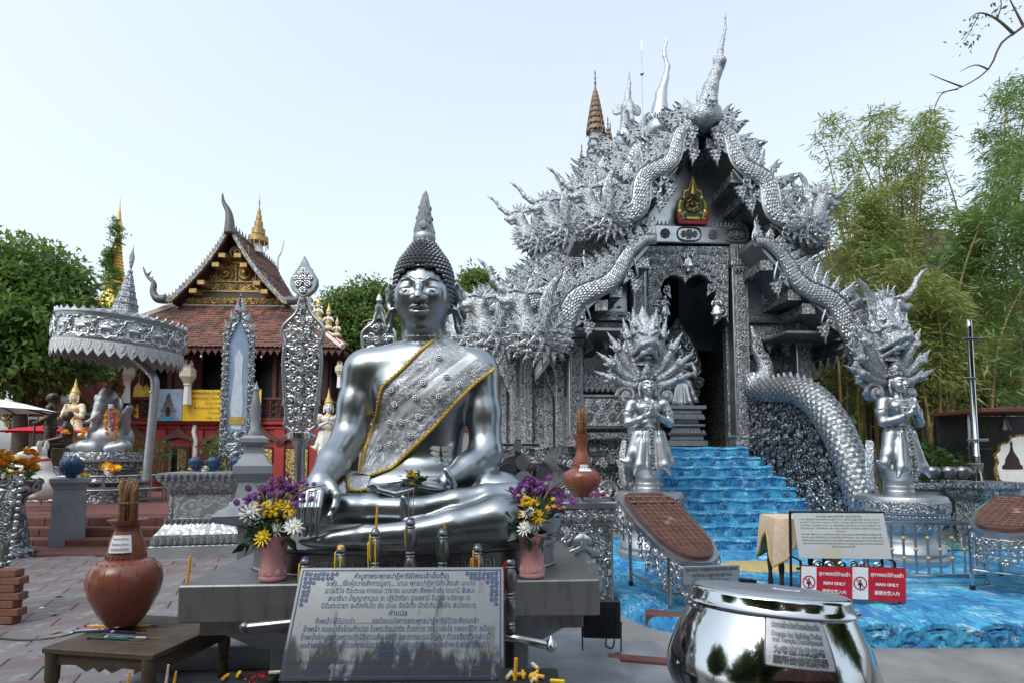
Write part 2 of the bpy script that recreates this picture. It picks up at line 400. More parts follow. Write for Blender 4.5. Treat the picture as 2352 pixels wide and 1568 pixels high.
n = NT('gold_trim'); w = n.noise(60, 3); n.out(n.mix(w, (.55,.33,.03), (.85,.60,.12)), .42, .55, n.bump(n.wave(40, dist=3), .6, .006))
plain('gold_paint', (.72,.47,.12), .34, .75, .3, 5)
plain('spire_rust', (.22,.15,.10), .6, .3, .5, 9, dirt=.4)
plain('old_gilt', (.36,.24,.09), .45, .5, .45, 9, dirt=.4)
plain('gold_matt', (.60,.40,.13), .5, .4, .35, 7, dirt=.3)
plain('terracotta', (.235,.072,.044), .28, 0, .3, 5, .1, .006, dirt=.25)
plain('stone_grey', (.25,.27,.30), .5, .15, .3, 3, .25, .006, dirt=.35)
plain('concrete', (.245,.235,.235), .85, 0, .25, 3.0, .4, .006, dirt=.3)
plain('dark_metal', (.02,.022,.026), .4, .5, .4, 8)
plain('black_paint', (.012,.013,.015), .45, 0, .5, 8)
plain('red_wall', (.33,.032,.027), .62, 0, .22, 2.0, .2, .006, dirt=.15)
plain('maroon_wood', (.125,.038,.035), .55, 0, .3, 5, .3, .006, dirt=.2)
plain('dark_wood', (.035,.016,.014), .5, 0, .4, 5, .3)
plain('white_plaster', (.72,.70,.66), .7, 0, .15, 4, .2, .006, dirt=.25)
plain('cream', (.74,.66,.45), .6, 0, .15, 5)
plain('pink_glaze', (.62,.30,.31), .2, 0, .1, 4, .05, .004)
plain('candle_wax', (.86,.40,.03), .45, 0, .15, 9)
plain('bronze', (.085,.065,.052), .38, .7, .4, 7, .25, .008)
plain('yellow_paint', (.80,.55,.06), .6, 0, .15, 5)
plain('cloth_tan', (.62,.47,.33), .9, 0, .15, 30, .4, .004)
plain('canvas_white', (.80,.80,.78), .8, 0, .08, 4)
plain('red_canvas', (.55,.015,.03), .7, 0, .15, 5)
plain('bark', (.10,.075,.055), .9, 0, .4, 9, .7, .02)
plain('straw', (.26,.145,.07), .9, 0, .4, 30, .6, .006)
plain('blue_glaze', (.012,.05,.135), .22, 0, .5, 10, .15, .006)
plain('white_paint', (.78,.77,.75), .5, 0, .1, 6, dirt=.1)
plain('sign_red', (.52,.012,.025), .35, 0, .06, 3, .02)
plain('sign_white', (.80,.79,.78), .4, 0, .05, 4, .02)
plain('ink_blue', (.012,.05,.17), .45, 0, .2, 8, .02)
plain('ink_black', (.012,.012,.014), .5, 0, .2, 8, .02)
plain('grey_text', (.30,.31,.33), .4, .6, .3, 20)
plain('marigold', (.96,.37,.01), .7, 0, .25, 30, .5, .01)
plain('petal_yellow', (.88,.60,.008), .6, 0, .2, 20, .3)
plain('petal_white', (.86,.86,.80), .6, 0, .1, 20, .3)
plain('petal_purple', (.27,.08,.34), .7, 0, .4, 25, .4)
plain('petal_pink', (.62,.16,.32), .7, 0, .4, 25, .4)
plain('leaf_dark', (.018,.055,.022), .45, 0, .4, 12)
plain('grass_blade', (.10,.09,.03), .6, 0, .5, 12)
plain('dry_leaf', (.42,.26,.10), .8, 0, .4, 10)
plain('cable', (.012,.012,.013), .5, 0, .3, 8)
plain('brick', (.19,.085,.058), .85, 0, .35, 7, .5, .01, dirt=.3)
plain('step_brick', (.155,.058,.048), .75, 0, .35, 4, .4, .006, dirt=.3)
plain('sand_mat', (.46,.36,.16), .9, 0, .2, 12)
plain('bamboo', (.30,.22,.085), .5, 0, .45, 2.5, .2)
plain('thatch', (.12,.10,.085), .95, 0, .4, 6, .8, .05)
plain('pink_roof', (.44,.11,.13), .6, 0, .2, 3)
plain('ridge_tile', (.42,.115,.055), .8, 0, .35, 6, .3, dirt=.3)
plain('mosaic_dark', (.11,.105,.10), .45, .2, .5, 14)
plain('lantern_paper', (.66,.60,.48), .8, 0, .15, 6)
plain('eye_white', (.70,.70,.68), .15, .3, .05, 6, 0)
plain('ivory', (.66,.58,.44), .4, 0, .2, 8)
plain('copper_light', (.24,.125,.095), .45, .4, .3, 9)
plain('copper_slab', (.135,.062,.048), .38, .45, .4, 9, .35, .006, dirt=.25)
plain('skin_pale', (.62,.52,.44), .6, 0, .1, 6, 0)
plain('robe_pale', (.60,.66,.72), .6, 0, .2, 6, 0)
plain('photo_blue', (.33,.42,.58), .35, 0, .3, 2, 0)
plain('glass_blue', (.10,.13,.16), .08, 0, .3, 2, 0)
plain('green_lacquer', (.01,.09,.05), .25, 0, .2, 6)
plain('crest_red', (.32,.015,.02), .3, 0, .2, 6)
def leafmat(name, a, b, trans=.38):
 n = NT(name); i = n.node('ObjectInfo'); f = n.noise(1.1, 3, .6); g = n.ramp(n.noise(13, 2), (.3, 0), (.7, 1)); c = n.mix(n.ramp(f, (.35, 0), (.65, 1)), a, b); c = n.mix(n.math('MULTIPLY', g, .35), c, tuple(x*.45 for x in a))
 m = n.out(c, .5, 0); tr = n.node('BsdfTranslucent'); mx = n.node('MixShader'); n.put(tr.inputs['Color'], n.mix(.6, c, (.30,.34,.06))); mx.inputs[0].default_value = trans; n.t.links.new(n.b.outputs[0], mx.inputs[1]); n.t.links.new(tr.outputs[0], mx.inputs[2]); n.t.links.new(mx.outputs[0], n.t.nodes['Material Output'].inputs[0]); return m
leafmat('leaf_shade', (.03,.085,.02), (.07,.16,.03))
leafmat('leaf_tree', (.05,.135,.03), (.12,.26,.05))
leafmat('leaf_bright', (.06,.135,.03), (.13,.24,.05))
leafmat('leaf_bamboo', (.17,.27,.07), (.36,.36,.12))
leafmat('leaf_bamboo_green', (.10,.23,.07), (.20,.32,.09))
leafmat('leaf_shrub', (.03,.10,.03), (.07,.17,.04))
# painted water: strokes of blue, turquoise and white swirling over the cast concrete
def water(name, sc=1.0):
 n = NT(name); v = n.warp(.55, 1.1*sc, det=1); d = n.vor(.95*sc, 'SMOOTH_F1', v); st = n.math('MULTIPLY_ADD', n.math('SINE', n.math('MULTIPLY', d, 62)), .5, .5); w2 = n.wave(5.5*sc, v, 6, 2, 1.3)
 lines = n.math('MULTIPLY', n.math('MULTIPLY_ADD', st, .7, .3), n.math('MULTIPLY_ADD', w2, .45, .55))
 big = n.noise(2.6*sc, 3, .55, v); c = n.mix(n.ramp(big, (.36, 0), (.62, 1)), (.026,.17,.40), (.07,.36,.60))
 c = n.mix(n.ramp(n.noise(3.4*sc, 4, .6, n.mapv(v, loc=(3,5,1))), (.56, 0), (.66, 1)), c, (.10,.47,.63))
 strk = n.ramp(n.math('MULTIPLY', n.noise(26*sc, 4, .7, n.mapv(v, (1,.2,1))), n.noise(5.1*sc, 3)), (.29, 0), (.36, 1))
 c = n.mix(n.math('MULTIPLY', strk, .75), c, (.42,.62,.74)); c = n.mix(n.ramp(lines, (.10, .8), (.30, 0)), c, (.004,.03,.09))
 c = n.mix(n.math('MULTIPLY', n.ramp(n.noise(9, 6, .75), (.60, 0), (.70, 1)), .45), c, (.20,.22,.24))
 return n.out(c, .68, 0, n.bump(n.math('ADD', lines, n.math('MULTIPLY', n.noise(40, 4), .3)), .6, .02), **{'Specular IOR Level': .25})
water('painted_water'); water('painted_water_step', 1.5)
n = NT('paver'); i = n.node('ObjectInfo'); r = i.outputs['Random']; a = n.noise(2.2, 6, .65, n.tc.outputs['Object']); c = n.mix(n.ramp(n.math('MULTIPLY_ADD', a, .75, n.math('MULTIPLY', r, .35)), (.38, 0), (.75, 1)), (.165,.115,.118), (.185,.185,.19)); c = n.mix(n.ramp(n.noise(7, 5, .7), (.56, 0), (.68, .55)), c, (.42,.42,.42)); c = n.mix(n.ramp(n.noise(1.7, 5, .7), (.55, 0), (.7, .6)), c, (.055,.05,.05))
n.out(c, n.math('MULTIPLY_ADD', n.noise(5, 4), .3, .42), 0, n.bump(n.noise(26, 5, .7), .45, .006))
n = NT('roof_tile'); i = n.node('ObjectInfo'); a = n.noise(1.2, 5, .7); w = n.node('TexWhiteNoise', noise_dimensions='3D'); n.put(w.inputs['Vector'], n.vadd(n.vadd(n.obj(), (5.5, .5, 3.9), 'MULTIPLY'), (0,0,0), 'FLOOR')); c = n.mix(w.outputs['Value'], (.085,.04,.032), (.26,.10,.065)); c = n.mix(n.ramp(a, (.42, 0), (.66, .75)), c, (.045,.032,.03)); n.out(c, .8, 0, n.bump(n.noise(20, 4), .4, .01))
n = NT('mirror_mosaic'); d = n.vor(9, 'F1', out='Color'); e = n.ramp(n.vor(9, 'DISTANCE_TO_EDGE'), (.03, 0), (.07, 1)); s3 = n.sep(d); c = n.mix(s3[0], (.15,.155,.165), (.36,.365,.37)); c = n.mix(n.ramp(s3[1], (.62, 0), (.7, .5)), c, (.42,.28,.12)); n.out(n.mix(e, (.05,.045,.04), c), .3, .3, n.bump(e, .6, .02))
n = NT('board_steel'); a = n.noise(1.5, 5, .6); st = n.ramp(n.math('MULTIPLY', n.noise(5, 5, .7, n.mapv(n.obj(), (1.6,1,.6))), n.ramp(n.math('ADD', n.sep(n.obj())[2], .5), (.22, 1.5), (.45, .85), (.75, .72))), (.47, 0), (.60, 1)); c = n.mix(a, (.26,.28,.295), (.17,.183,.195)); n.out(n.mix(n.math('MULTIPLY', st, .9), c, (.015,.015,.016)), n.math('MULTIPLY_ADD', a, .3, .26), .45, n.bump(n.noise(8, 4), .1, .004))
n = NT('pedestal_steel'); a = n.noise(2.0, 6, .65); ru = n.ramp(n.noise(5, 6, .7, n.mapv(n.obj(), (3,3,.5))), (.5, 0), (.75, 1)); c = n.mix(a, (.30,.305,.31), (.19,.19,.195)); n.out(n.mix(n.math('MULTIPLY', ru, .8), c, (.10,.085,.07)), n.math('MULTIPLY_ADD', a, .3, .24), .7, n.bump(n.noise(16, 4), .2, .004))
n = NT('teal_tile'); w = n.wave(9, n.mapv(n.obj(), rot=(0,0,.3)), 2, d='Y'); c = n.mix(w, (.03,.19,.17), (.10,.33,.30)); c = n.mix(n.ramp(n.wave(1.2, n.mapv(n.obj(), rot=(0,0,.5)), 6, 3, 3), (.93, 0), (.97, 1)), c, (.55,.60,.58)); n.out(c, .2, 0)
n = NT('siding'); e = n.wave(2.6, d='Z', prof='SAW'); c = n.mix(n.noise(4, 4), (.15,.05,.045), (.10,.032,.03)); n.out(c, .6, 0, n.bump(e, .7, .015))
n = NT('banner_yellow'); a = n.noise(2, 2); n.out(n.mix(a, (.88,.58,.02), (.80,.46,.015)), .5, 0, n.bump(n.noise(1.6, 2, dist=1), .5, .05))
n = NT('earth'); a = n.noise(.6, 6, .65); n.out(n.mix(a, (.13,.10,.095), (.19,.165,.155)), .9, 0, n.bump(n.noise(14, 5), .5, .02))
n = NT('water_glass'); n.out((.75,.82,.80), .05, 0, None, **{'Transmission Weight': 1.0, 'IOR': 1.45})
# ------------------------------------------------------------------ lettering
_thai = None
def text_mesh(body, size, mat, ext=.0015, align='CENTER', bold=0.0, width=1.0, shear=0.0):
 cu = bpy.data.curves.new('lettering', 'FONT'); cu.body = body; cu.size = size; cu.extrude = ext; cu.align_x = align; cu.align_y = 'CENTER'; cu.offset = bold; cu.resolution_u = 2; cu.shear = shear
 o = bpy.data.objects.new('lettering', cu); COL.objects.link(o); bpy.context.view_layer.update()
 me = bpy.data.meshes.new_from_object(o.evaluated_get(bpy.context.evaluated_depsgraph_get())); bpy.data.objects.remove(o); bpy.data.curves.remove(cu)
 V = np.empty(len(me.vertices)*3, np.float32); me.vertices.foreach_get('co', V); V = V.reshape(-1, 3); W = np.stack([V[:,0]*width, -V[:,2], V[:,1]], 1); me.vertices.foreach_set('co', W.ravel())
 me.materials.clear(); fin(me, mat, 0); return me
def lettering(parent, body, size, mat, loc, M=None, name='lettering', maxw=None, ext=.0015, bold=0.0, shear=0.0):
 me = text_mesh(body, size, mat, ext, bold=bold, shear=shear); sc = 1
 if maxw and len(me.vertices):
  xs = [v.co.x for v in me.vertices]; w = max(xs)-min(xs); sc = min(1.6, maxw/max(w, 1e-4))
 return place(name, me, parent, loc, M, (sc, 1, 1))
plain('grey_dark', (.06,.065,.075), .5, 0, .2, 8, .02)
plain('dark_oak', (.085,.055,.035), .6, 0, .45, 9, .5, .006, dirt=.4)
n = NT('board_steel_clean'); a = n.noise(3, 5, .6); c = n.mix(a, (.66,.68,.69), (.52,.54,.55)); n.out(n.mix(n.ramp(n.noise(2.2, 4), (.56, 0), (.68, .5)), c, (.60,.55,.25)), .35, .35)
# ------------------------------------------------------------------ ground
g = MB(); g.add([(-400,-300,-.03),(400,-300,-.03),(400,700,-.03),(-400,700,-.03)], [(0,1,2,3)])
ground = tag(g.build('ground', 'earth', None, 0), kind='structure')
yard = tag(MB().box((3.4, 4.0, -.012), (7.6, 22, .024)).build('concrete_yard', 'concrete', None), kind='structure')
for (c, d, rz) in [((.62,4.35,.012),(1.2,1.2,.05),.1),((1.05,3.1,.02),(1.1,1.4,.06),.16)]:
 o = MB().box(c, d, None, .012).build('stone_slab', 'stone_grey', yard)
curb = MB().box((0,0,.03), (.75, .10, .07), rotz(R(-14)), .01).build('kerb_stone', 'step_brick', yard); curb.location = G(1510,1532,0)
court = tag(MB().box((-5.6, 5.0, -.012), (10.2, 26, .024)).build('paved_court', 'earth', None), kind='structure')
pv = [MB().box((0,0,0), (.592, .292, .03), None, .006).mesh('paver', 'paver', 30) for _ in range(1)][0]
rg = random.Random(2); n = 0; rest = MB(); rz_ = R(3.6)+R(20); ca_, sa_ = math.cos(rz_), math.sin(rz_); lst = []
for i in range(-30, 40):
 for j in range(-60, 60):
  u, v = (i+.5*(j % 2))*.6, j*.3; x, y = -4+ca_*u-sa_*v, 7+sa_*u+ca_*v
  if not (-10.3 < x < -.9 and 2.2 < y < 11.6): continue
  if y > 9.1+.02*(x+5): continue
  lst.append((x*x+y*y, x, y))
lst.sort(); vis = [q for q in lst if q[2] > 3.3 and q[1] > -q[2]*.95-.4]; oth = [q for q in lst if q not in set(vis)]
for q, (d, x, y) in enumerate(vis):
 M_ = rotz(rz_+rg.uniform(-.006,.006)) @ rotx(rg.uniform(-.006,.006)); z = .006+rg.uniform(-.003,.003)
 if q < 298: place('paver', pv, court, (x, y, z), M_)
 else: rest.box((x, y, z), (.592,.292,.03), M_, .006)
for d, x, y in oth: rest.box((x, y, .006), (.592,.292,.03), rotz(rz_), .006)
o = rest.build('pavers', 'paver', court, 30); o['kind'] = 'stuff'
# raised terrace on the left, with brick-faced steps
terr = tag(MB().box((-12.5, 18.6, .235), (15.2, 15.6, .45), rotz(R(3)), .01).build('terrace', 'step_brick', None), kind='structure')
BR = [MB().box((0,0,0), (.40,.05,.132), None, .006).mesh('step_tile', 'step_brick', 30), MB().box((0,0,0), (.40,.36,.03), None, .006).mesh('tread_tile', 'step_brick', 30)]
for k, (y, z) in enumerate([(10.62,.455),(10.26,.305),(9.9,.155)]):
 MB().box((-8.1, y+.42, z-.16), (8.2,.8,.3), None, .005).build('step_core', 'concrete', terr)
 for i in range(20):
  x = -12.1+.41*i+.2*(k % 2); place('step_tile', BR[0], terr, (x, y+.005, z-.075)); place('tread_tile', BR[1], terr, (x, y+.19, z-.008))
for i in range(20):
 for j in range(7): place('terrace_tile', BR[1], terr, (-12.1+.41*i, 11.16+.37*j, .468))
st = tag(MB().box((-8.0, 9.5, .022), (8.4,.8,.05), rotz(R(1)), .01).build('kerb_strip', 'step_brick', None), kind='structure')
# fallen leaves on the paving
lf = [MB().add([(-.05,0,.004),(-.01,.022,.012),(.05,.004,.006),(0,-.02,.01)], [(0,3,2,1)]).mesh('fallen_leaf', 'dry_leaf', 0), MB().add([(-.04,0,.003),(0,.03,.016),(.045,0,.004),(.0,-.026,.003)], [(0,3,2,1)]).mesh('fallen_leaf', 'cream', 0)]
for k in range(34):
 x, y = rg.uniform(20, 560), rg.uniform(1290, 1500); c = G(x, y, .024)
 o = place('fallen_leaf', lf[k % 2], None, c, rotz(rg.uniform(0, 6)), rg.uniform(.6,1.3)); o.name = 'fallen_leaf'; tag(o, ['small brown leaf fallen on the red paving', 'small pale leaf fallen on the red paving'][k % 2], 'leaf', ['brown', 'pale'][k % 2]+' leaves fallen on the paving')
# ------------------------------------------------------------------ foliage helpers
def leaves(n, lobes, size, up=.35, cl=22, spread=.28, seed=1, aspect=.42, droop=.35):
 r = np.random.default_rng(seed); w = np.array([np.prod(q[1])**(1/1.5) for q in lobes]); w /= w.sum(); nc = max(1, n//cl); li = r.choice(len(lobes), nc, p=w)
 C = np.array([q[0] for q in lobes])[li]; Rr = np.array([q[1] for q in lobes])[li]; d = r.normal(size=(nc, 3)); d /= np.linalg.norm(d, axis=1)[:, None]; rad = r.random(nc)**(.30)
 cc = C+d*Rr*rad[:, None]; out = d*Rr; out /= np.linalg.norm(out, axis=1)[:, None]
 p = np.repeat(cc, cl, 0)+r.normal(size=(nc*cl, 3))*spread*np.array([1,1,.55]); o = np.repeat(out, cl, 0)
 t = o*.7+r.normal(size=p.shape)*.8+np.array([0,0,-droop]); t /= np.linalg.norm(t, axis=1)[:, None]; nn = r.normal(size=p.shape)*.6+o*.5+np.array([0,0,up+.4]); s = np.cross(t, nn); s /= np.linalg.norm(s, axis=1)[:, None]+1e-9; nn = np.cross(s, t)
 L = size*r.uniform(.6, 1.35, (len(p), 1)); V = np.stack([p, p+t*L*.5+s*L*aspect*.5+nn*L*.06, p+t*L-nn*L*.1, p+t*L*.5-s*L*aspect*.5+nn*L*.06], 1).reshape(-1, 3)
 return V, np.arange(len(V)).reshape(-1, 4)
def tree(name, label, base, lobes, n, size, mat, trunk_r=.25, seed=1, group=None, limbs=True, **kw):
 t = thing(name, label, 'tree', base, 0, group); b = np.array(tuple(base)); V, F = leaves(n, [(np.array(c)-b, np.array(r) if not np.isscalar(r) else np.full(3, r)) for c, r in lobes], size, seed=seed, **kw)
 obj('crown', npmesh('crown', V, F, mat, 0), t); ctr = np.mean([c for c, r in lobes], 0)-b; fork = np.array([ctr[0]*.25, ctr[1]*.25, max(1.5, ctr[2]*.45)])
 m = MB().tube(spline([(0,0,0), fork*.5+np.array([.1,0,0]), fork], 10), np.linspace(trunk_r, trunk_r*.7, 10), 10); m.build('trunk', 'bark', t, 180)
 if limbs:
  for c, r in lobes: c = np.array(c)-b; mid = (fork+c)/2+np.array([0,0,.4]); MB().tube(spline([fork, mid, c], 8), np.linspace(trunk_r*.55, .03, 8), 7).build('limb', 'bark', t, 180)
 return t
# ------------------------------------------------------------------ ornaments shared by the silver work
FLAME = [(-.2,0),(-.25,.16),(-.17,.38),(-.07,.58),(-.03,.78),(.12,1.0),(.08,.82),(.17,.70),(.09,.62),(.25,.50),(.13,.44),(.31,.28),(.17,.22),(.27,.05),(.2,0)]
def spiral(c, R0, turns=1.6, a0=0, sgn=1, n=26, r0=.16, y=0, tail=None, bulge=.25):
 pts = []
 for i in range(n):
  t = i/(n-1); rr = R0*(1-t)**.8+R0*.06; a = a0+sgn*t*turns*2*math.pi
  pts.append((c[0]+rr*math.cos(a), y-bulge*R0*t, c[1]+rr*math.sin(a)))
 if tail: pts = [(p[0], y, p[1]) for p in tail]+pts
 k = len(pts); rad = [R0*r0*(1-.45*i/(k-1)) for i in range(k)]
 return pts, rad
_orn = {}
def orn(kind, mat='cast_silver'):
 key = (kind, mat)
 if key in _orn: return _orn[key]
 b = MB()
 if kind == 'flame':
  b.slab(FLAME, -.06, .06, .05); p, r = spiral((.02, .2), .13, 1.5, 2, 1, 14, .3, -.06); b.tube(p, r, 5)
 elif kind == 'flame_m':
  b.slab([(-x, z) for x, z in FLAME], -.06, .06, .05); p, r = spiral((-.02, .2), .13, 1.5, 1, -1, 14, .3, -.06); b.tube(p, r, 5)
 elif kind == 'spike':
  b.slab([(-.5,0),(-.42,.3),(-.25,.55),(-.1,.75),(0,1.1),(.1,.75),(.25,.55),(.42,.3),(.5,0)], -.08, .08, .07)
 elif kind == 'pendant':       # hanging leaf with scroll shoulders
  o = [(-.32,0),(-.38,-.12),(-.26,-.24),(-.34,-.38),(-.2,-.46),(-.22,-.62),(-.1,-.68),(-.06,-.85),(0,-1.05),(.06,-.85),(.1,-.68),(.22,-.62),(.2,-.46),(.34,-.38),(.26,-.24),(.38,-.12),(.32,0)]
  b.slab(o, -.08, .06, .07)
  for s in (-1, 1):
   p, r = spiral((s*.17, -.15), .15, 1.5, 1.5, s, 14, .3, -.09); b.tube(p, r, 5)
  b.ball((0, -.09, -.42), (.09,.06,.12), 8, 5)
 elif kind == 'scroll':        # a big hanging scroll with a flame tail
  p, r = spiral((0, 0), .42, 1.7, 1.6, -1, 26, .22, 0); b.tube(p, r, 6)
  b.slab([(x*.9+.1, -.35-z*.75) for x, z in FLAME], -.06, .06, .05); b.slab([(x*.6+.45, .1+z*.5) for x, z in FLAME], -.05, .05, .04)
  b.ball((0, -.12, 0), .13, 8, 5)
 elif kind == 'curl':
  p, r = spiral((0, 0), .5, 1.6, .5, 1, 20, .26, 0, bulge=.5); b.tube(p, r, 5); b.ball((0, -.28, 0), .16, 7, 5)
 elif kind == 'ocurl':
  p, r = spiral((0, 0), .5, 1.45, .5, 1, 20, .21, 0, tail=[(.1,-.6),(.42,-.32)], bulge=.3); b.tube(p, r, 5); b.slab([(x*.4+.3, .3+z*.4) for x, z in FLAME], -.06, .02, .03)
 elif kind == 'rosette':
  for i in range(8):
   a = i*math.pi/4; b.ball((.3*math.cos(a), -.06, .3*math.sin(a)), (.17,.1,.17), 7, 5)
  b.ball((0, -.12, 0), .17, 8, 6)
 elif kind == 'cartouche':     # long oval frame with a rosette in it
  t = np.linspace(0, 2*np.pi, 29)[:-1]; b.tube([(.95*np.sign(np.cos(a))*abs(np.cos(a))**.6, -.04, .42*np.sign(np.sin(a))*abs(np.sin(a))**.8) for a in t], .05, 5, closed=True)
  for x, s in ((-.45,.22),(0,.32),(.45,.22)):
   for i in range(6): a = i*math.pi/3; b.ball((x+s*.6*math.cos(a), -.04, s*.6*math.sin(a)), (s*.4,.06,s*.4), 6, 4)
   b.ball((x, -.08, 0), s*.35, 6, 4)
 elif kind == 'lotus':         # one petal of a lotus row, with a raised rim
  o = [(-.5,0),(-.5,.35),(-.36,.68),(0,1),(.36,.68),(.5,.35),(.5,0)]; b.slab(o, -.1, .05, .08); b.slab([(x*.55, z*.6+.05) for x, z in o], -.2, 0, .1)
 elif kind == 'feather':
  c = [(0,0),(.12,.35),(.10,.7),(-.02,1.0),(-.22,1.28),(-.10,1.30),(.16,1.12),(.34,.8),(.40,.4),(.34,0)]
  b.slab([(x, z) for x, z in c], -.05, .05, .05)
  for q in (.3,.5,.7): b.tube([(lerp(.06, .34, q)*1.0, -.06, .05), (lerp(.13,.38,q), -.07, .5), (lerp(.03,.28,q), -.07, .95), (lerp(-.1,.06,q), -.05, 1.15)], .022, 4)
 elif kind == 'scale':
  b.add([(-.5,0,0),(-.42,-.1,-.45),(0,-.16,-.75),(.42,-.1,-.45),(.5,0,0),(0,-.34,-.25),(0,.05,.4)], [(0,1,5),(1,2,5),(2,3,5),(3,4,5),(4,6,5),(6,0,5)])
 me = b.mesh(kind, mat, 40); _orn[key] = me; me['mb'] = 0; _mb[key] = b; return me
_mb = {}
def ornmb(kind): orn(kind); return _mb[(kind, 'cast_silver')]
def xz(ax, s=1, mirror=False):
 c, q = math.cos(ax)*s, math.sin(ax)*s; m = np.array([[c,0,-q],[0,s,0],[q,0,c]])
 if mirror: m = m @ np.diag([-1,1,1])
 return m
# ------------------------------------------------------------------ the silver temple, in its own frame: x along the front, y into the depth
TA = R(3.6); TO = Vector((3.77, 12.0, 0))
_ca, _sa = math.cos(TA), math.sin(TA)
def TL(x, y, yl):
 d = ray(x, y); t = (yl+(-_sa*TO.x+_ca*TO.y))/(-_sa*d.x+_ca*d.y); wx, wy = d.x*t-TO.x, d.y*t-TO.y
 return (_ca*wx+_sa*wy, EYE+d.z*t)
def TW(lx, ly, lz=0): return Vector((TO.x+_ca*lx-_sa*ly, TO.y+_sa*lx+_ca*ly, lz))
temple = thing('silver_temple', 'ornate silver temple hall with dragon gables and tall pointed finials', 'temple', TO, TA)
FZ = 1.78
def tb(name, mat, c, d, par=None, b=.012): return MB().box(c, d, None, b).build(name, mat, par or temple)
# plinth of the hall, with mouldings
def moulding(name, mat, x0, x1, y0, y1, prof, par):
 b = MB(); V = []; F = []
 for o, z in prof: V += [(x0-o,y0-o,z),(x1+o,y0-o,z),(x1+o,y1+o,z),(x0-o,y1+o,z)]
 for i in range(len(prof)-1):
  for j in range(4): F.append((i*4+j, i*4+(j+1) % 4, (i+1)*4+(j+1) % 4, (i+1)*4+j))
 k = len(prof)-1; F += [(3,2,1,0), (k*4,k*4+1,k*4+2,k*4+3)]
 b.add(V, F); return b.build(name, mat, par, 30)
PR = [(.42,0),(.42,.22),(.34,.26),(.34,.5),(.26,.56),(.22,.62),(.30,.72),(.16,.92),(.06,1.02),(.06,1.26),(.12,1.30),(.24,1.42),(.24,1.56),(.12,1.62),(.12,FZ)]
def half(o): return o
SECT = [(-2.6, 2.6, .05, 2.6), (-3.4, 3.4, 2.3, 5.7), (-4.1, 4.1, 5.4, 14.5)]
for i, (x0, x1, y0, y1) in enumerate(SECT): moulding('plinth', 'relief_silver', x0, x1, y0+.25+i*.004, y1, [(o, z-.004*i) for o, z in PR], temple)
for sx in (-1, 1):     # scrolls and beasts beaten on the plinth beside the stairs
 for q, (x, z, s) in enumerate([(1.75,.86,.40),(2.2,.82,.36),(2.6,.84,.36),(1.5,1.42,.2),(1.85,1.42,.2),(2.2,1.42,.2),(2.55,1.42,.2)]):
  place('scroll_relief', orn('curl' if q < 3 else 'rosette'), temple, (sx*x, .02-.02*q if q < 3 else .02, z), xz(q, 1, sx < 0), s)
# walls of the three stepped sections, pilasters on them
def wall(x0, x1, z0, z1, y, th, mat, holes=()):
 b = MB(); xs = sorted({x0, x1, *[h[0] for h in holes], *[h[1] for h in holes]})
 for a, c in zip(xs[:-1], xs[1:]):
  hs = [h for h in holes if h[0] <= a+1e-6 and h[1] >= c-1e-6]; z = z0
  for h in sorted(hs, key=lambda h: h[2]):
   if h[2] > z: b.box(((a+c)/2, y+th/2, (z+h[2])/2), (c-a, th, h[2]-z))
   z = h[3]
  if z1 > z: b.box(((a+c)/2, y+th/2, (z+z1)/2), (c-a, th, z1-z))
 return b.build('wall', mat, temple, 20)
wall(-2.55, 2.55, FZ, 6.12, .18, .16, 'relief_dense', [(-.9,.9,FZ,5.6),(-2.22,-1.4,3.22,4.42),(1.4,2.22,3.22,4.42)])
for sx in (-1, 1):
 tb('wall', 'relief_dense', (sx*2.5, 1.5, 3.1), (.16, 2.3, 2.6)); tb('wall', 'relief_dense', (sx*2.97, 2.5, 3.25), (.86, .16, 2.9))
 tb('wall', 'matt_silver', (sx*3.3, 4.0, 3.25), (.16, 2.9, 2.9)); tb('wall', 'relief_dense', (sx*3.65, 5.6, 3.5), (.86, .16, 3.4)); tb('wall', 'matt_silver', (sx*4.0, 10, 3.5), (.16, 8.8, 3.4))
 for (x, y, w) in [(2.62,1.0,.22),(2.72,2.38,.24),(3.22,2.38,.22),(3.42,3.4,.24),(3.42,4.6,.24),(3.7,5.5,.22),(4.0,5.48,.24),(4.1,7,.26),(4.1,9,.26)]:
  tb('pilaster', 'relief_fine', (sx*x, y, 3.0), (w, w, 2.44), None, .02)
MB().box((0, 8.0, FZ+.01), (4.9, 13.5, .03)).build('floor', 'dark_silver', temple); MB().box((0, 6.2, 4.4), (3.0, .1, 5.0)).build('back_wall', 'lacquer_relief', temple)
for sx in (-1, 1): MB().box((sx*1.5, 3.5, 4.2), (.1, 5.4, 4.9)).build('inner_wall', 'lacquer_relief', temple)
MB().box((0, 3.3, 6.08), (3.0, 5.8, .06)).build('ceiling', 'dark_silver', temple)
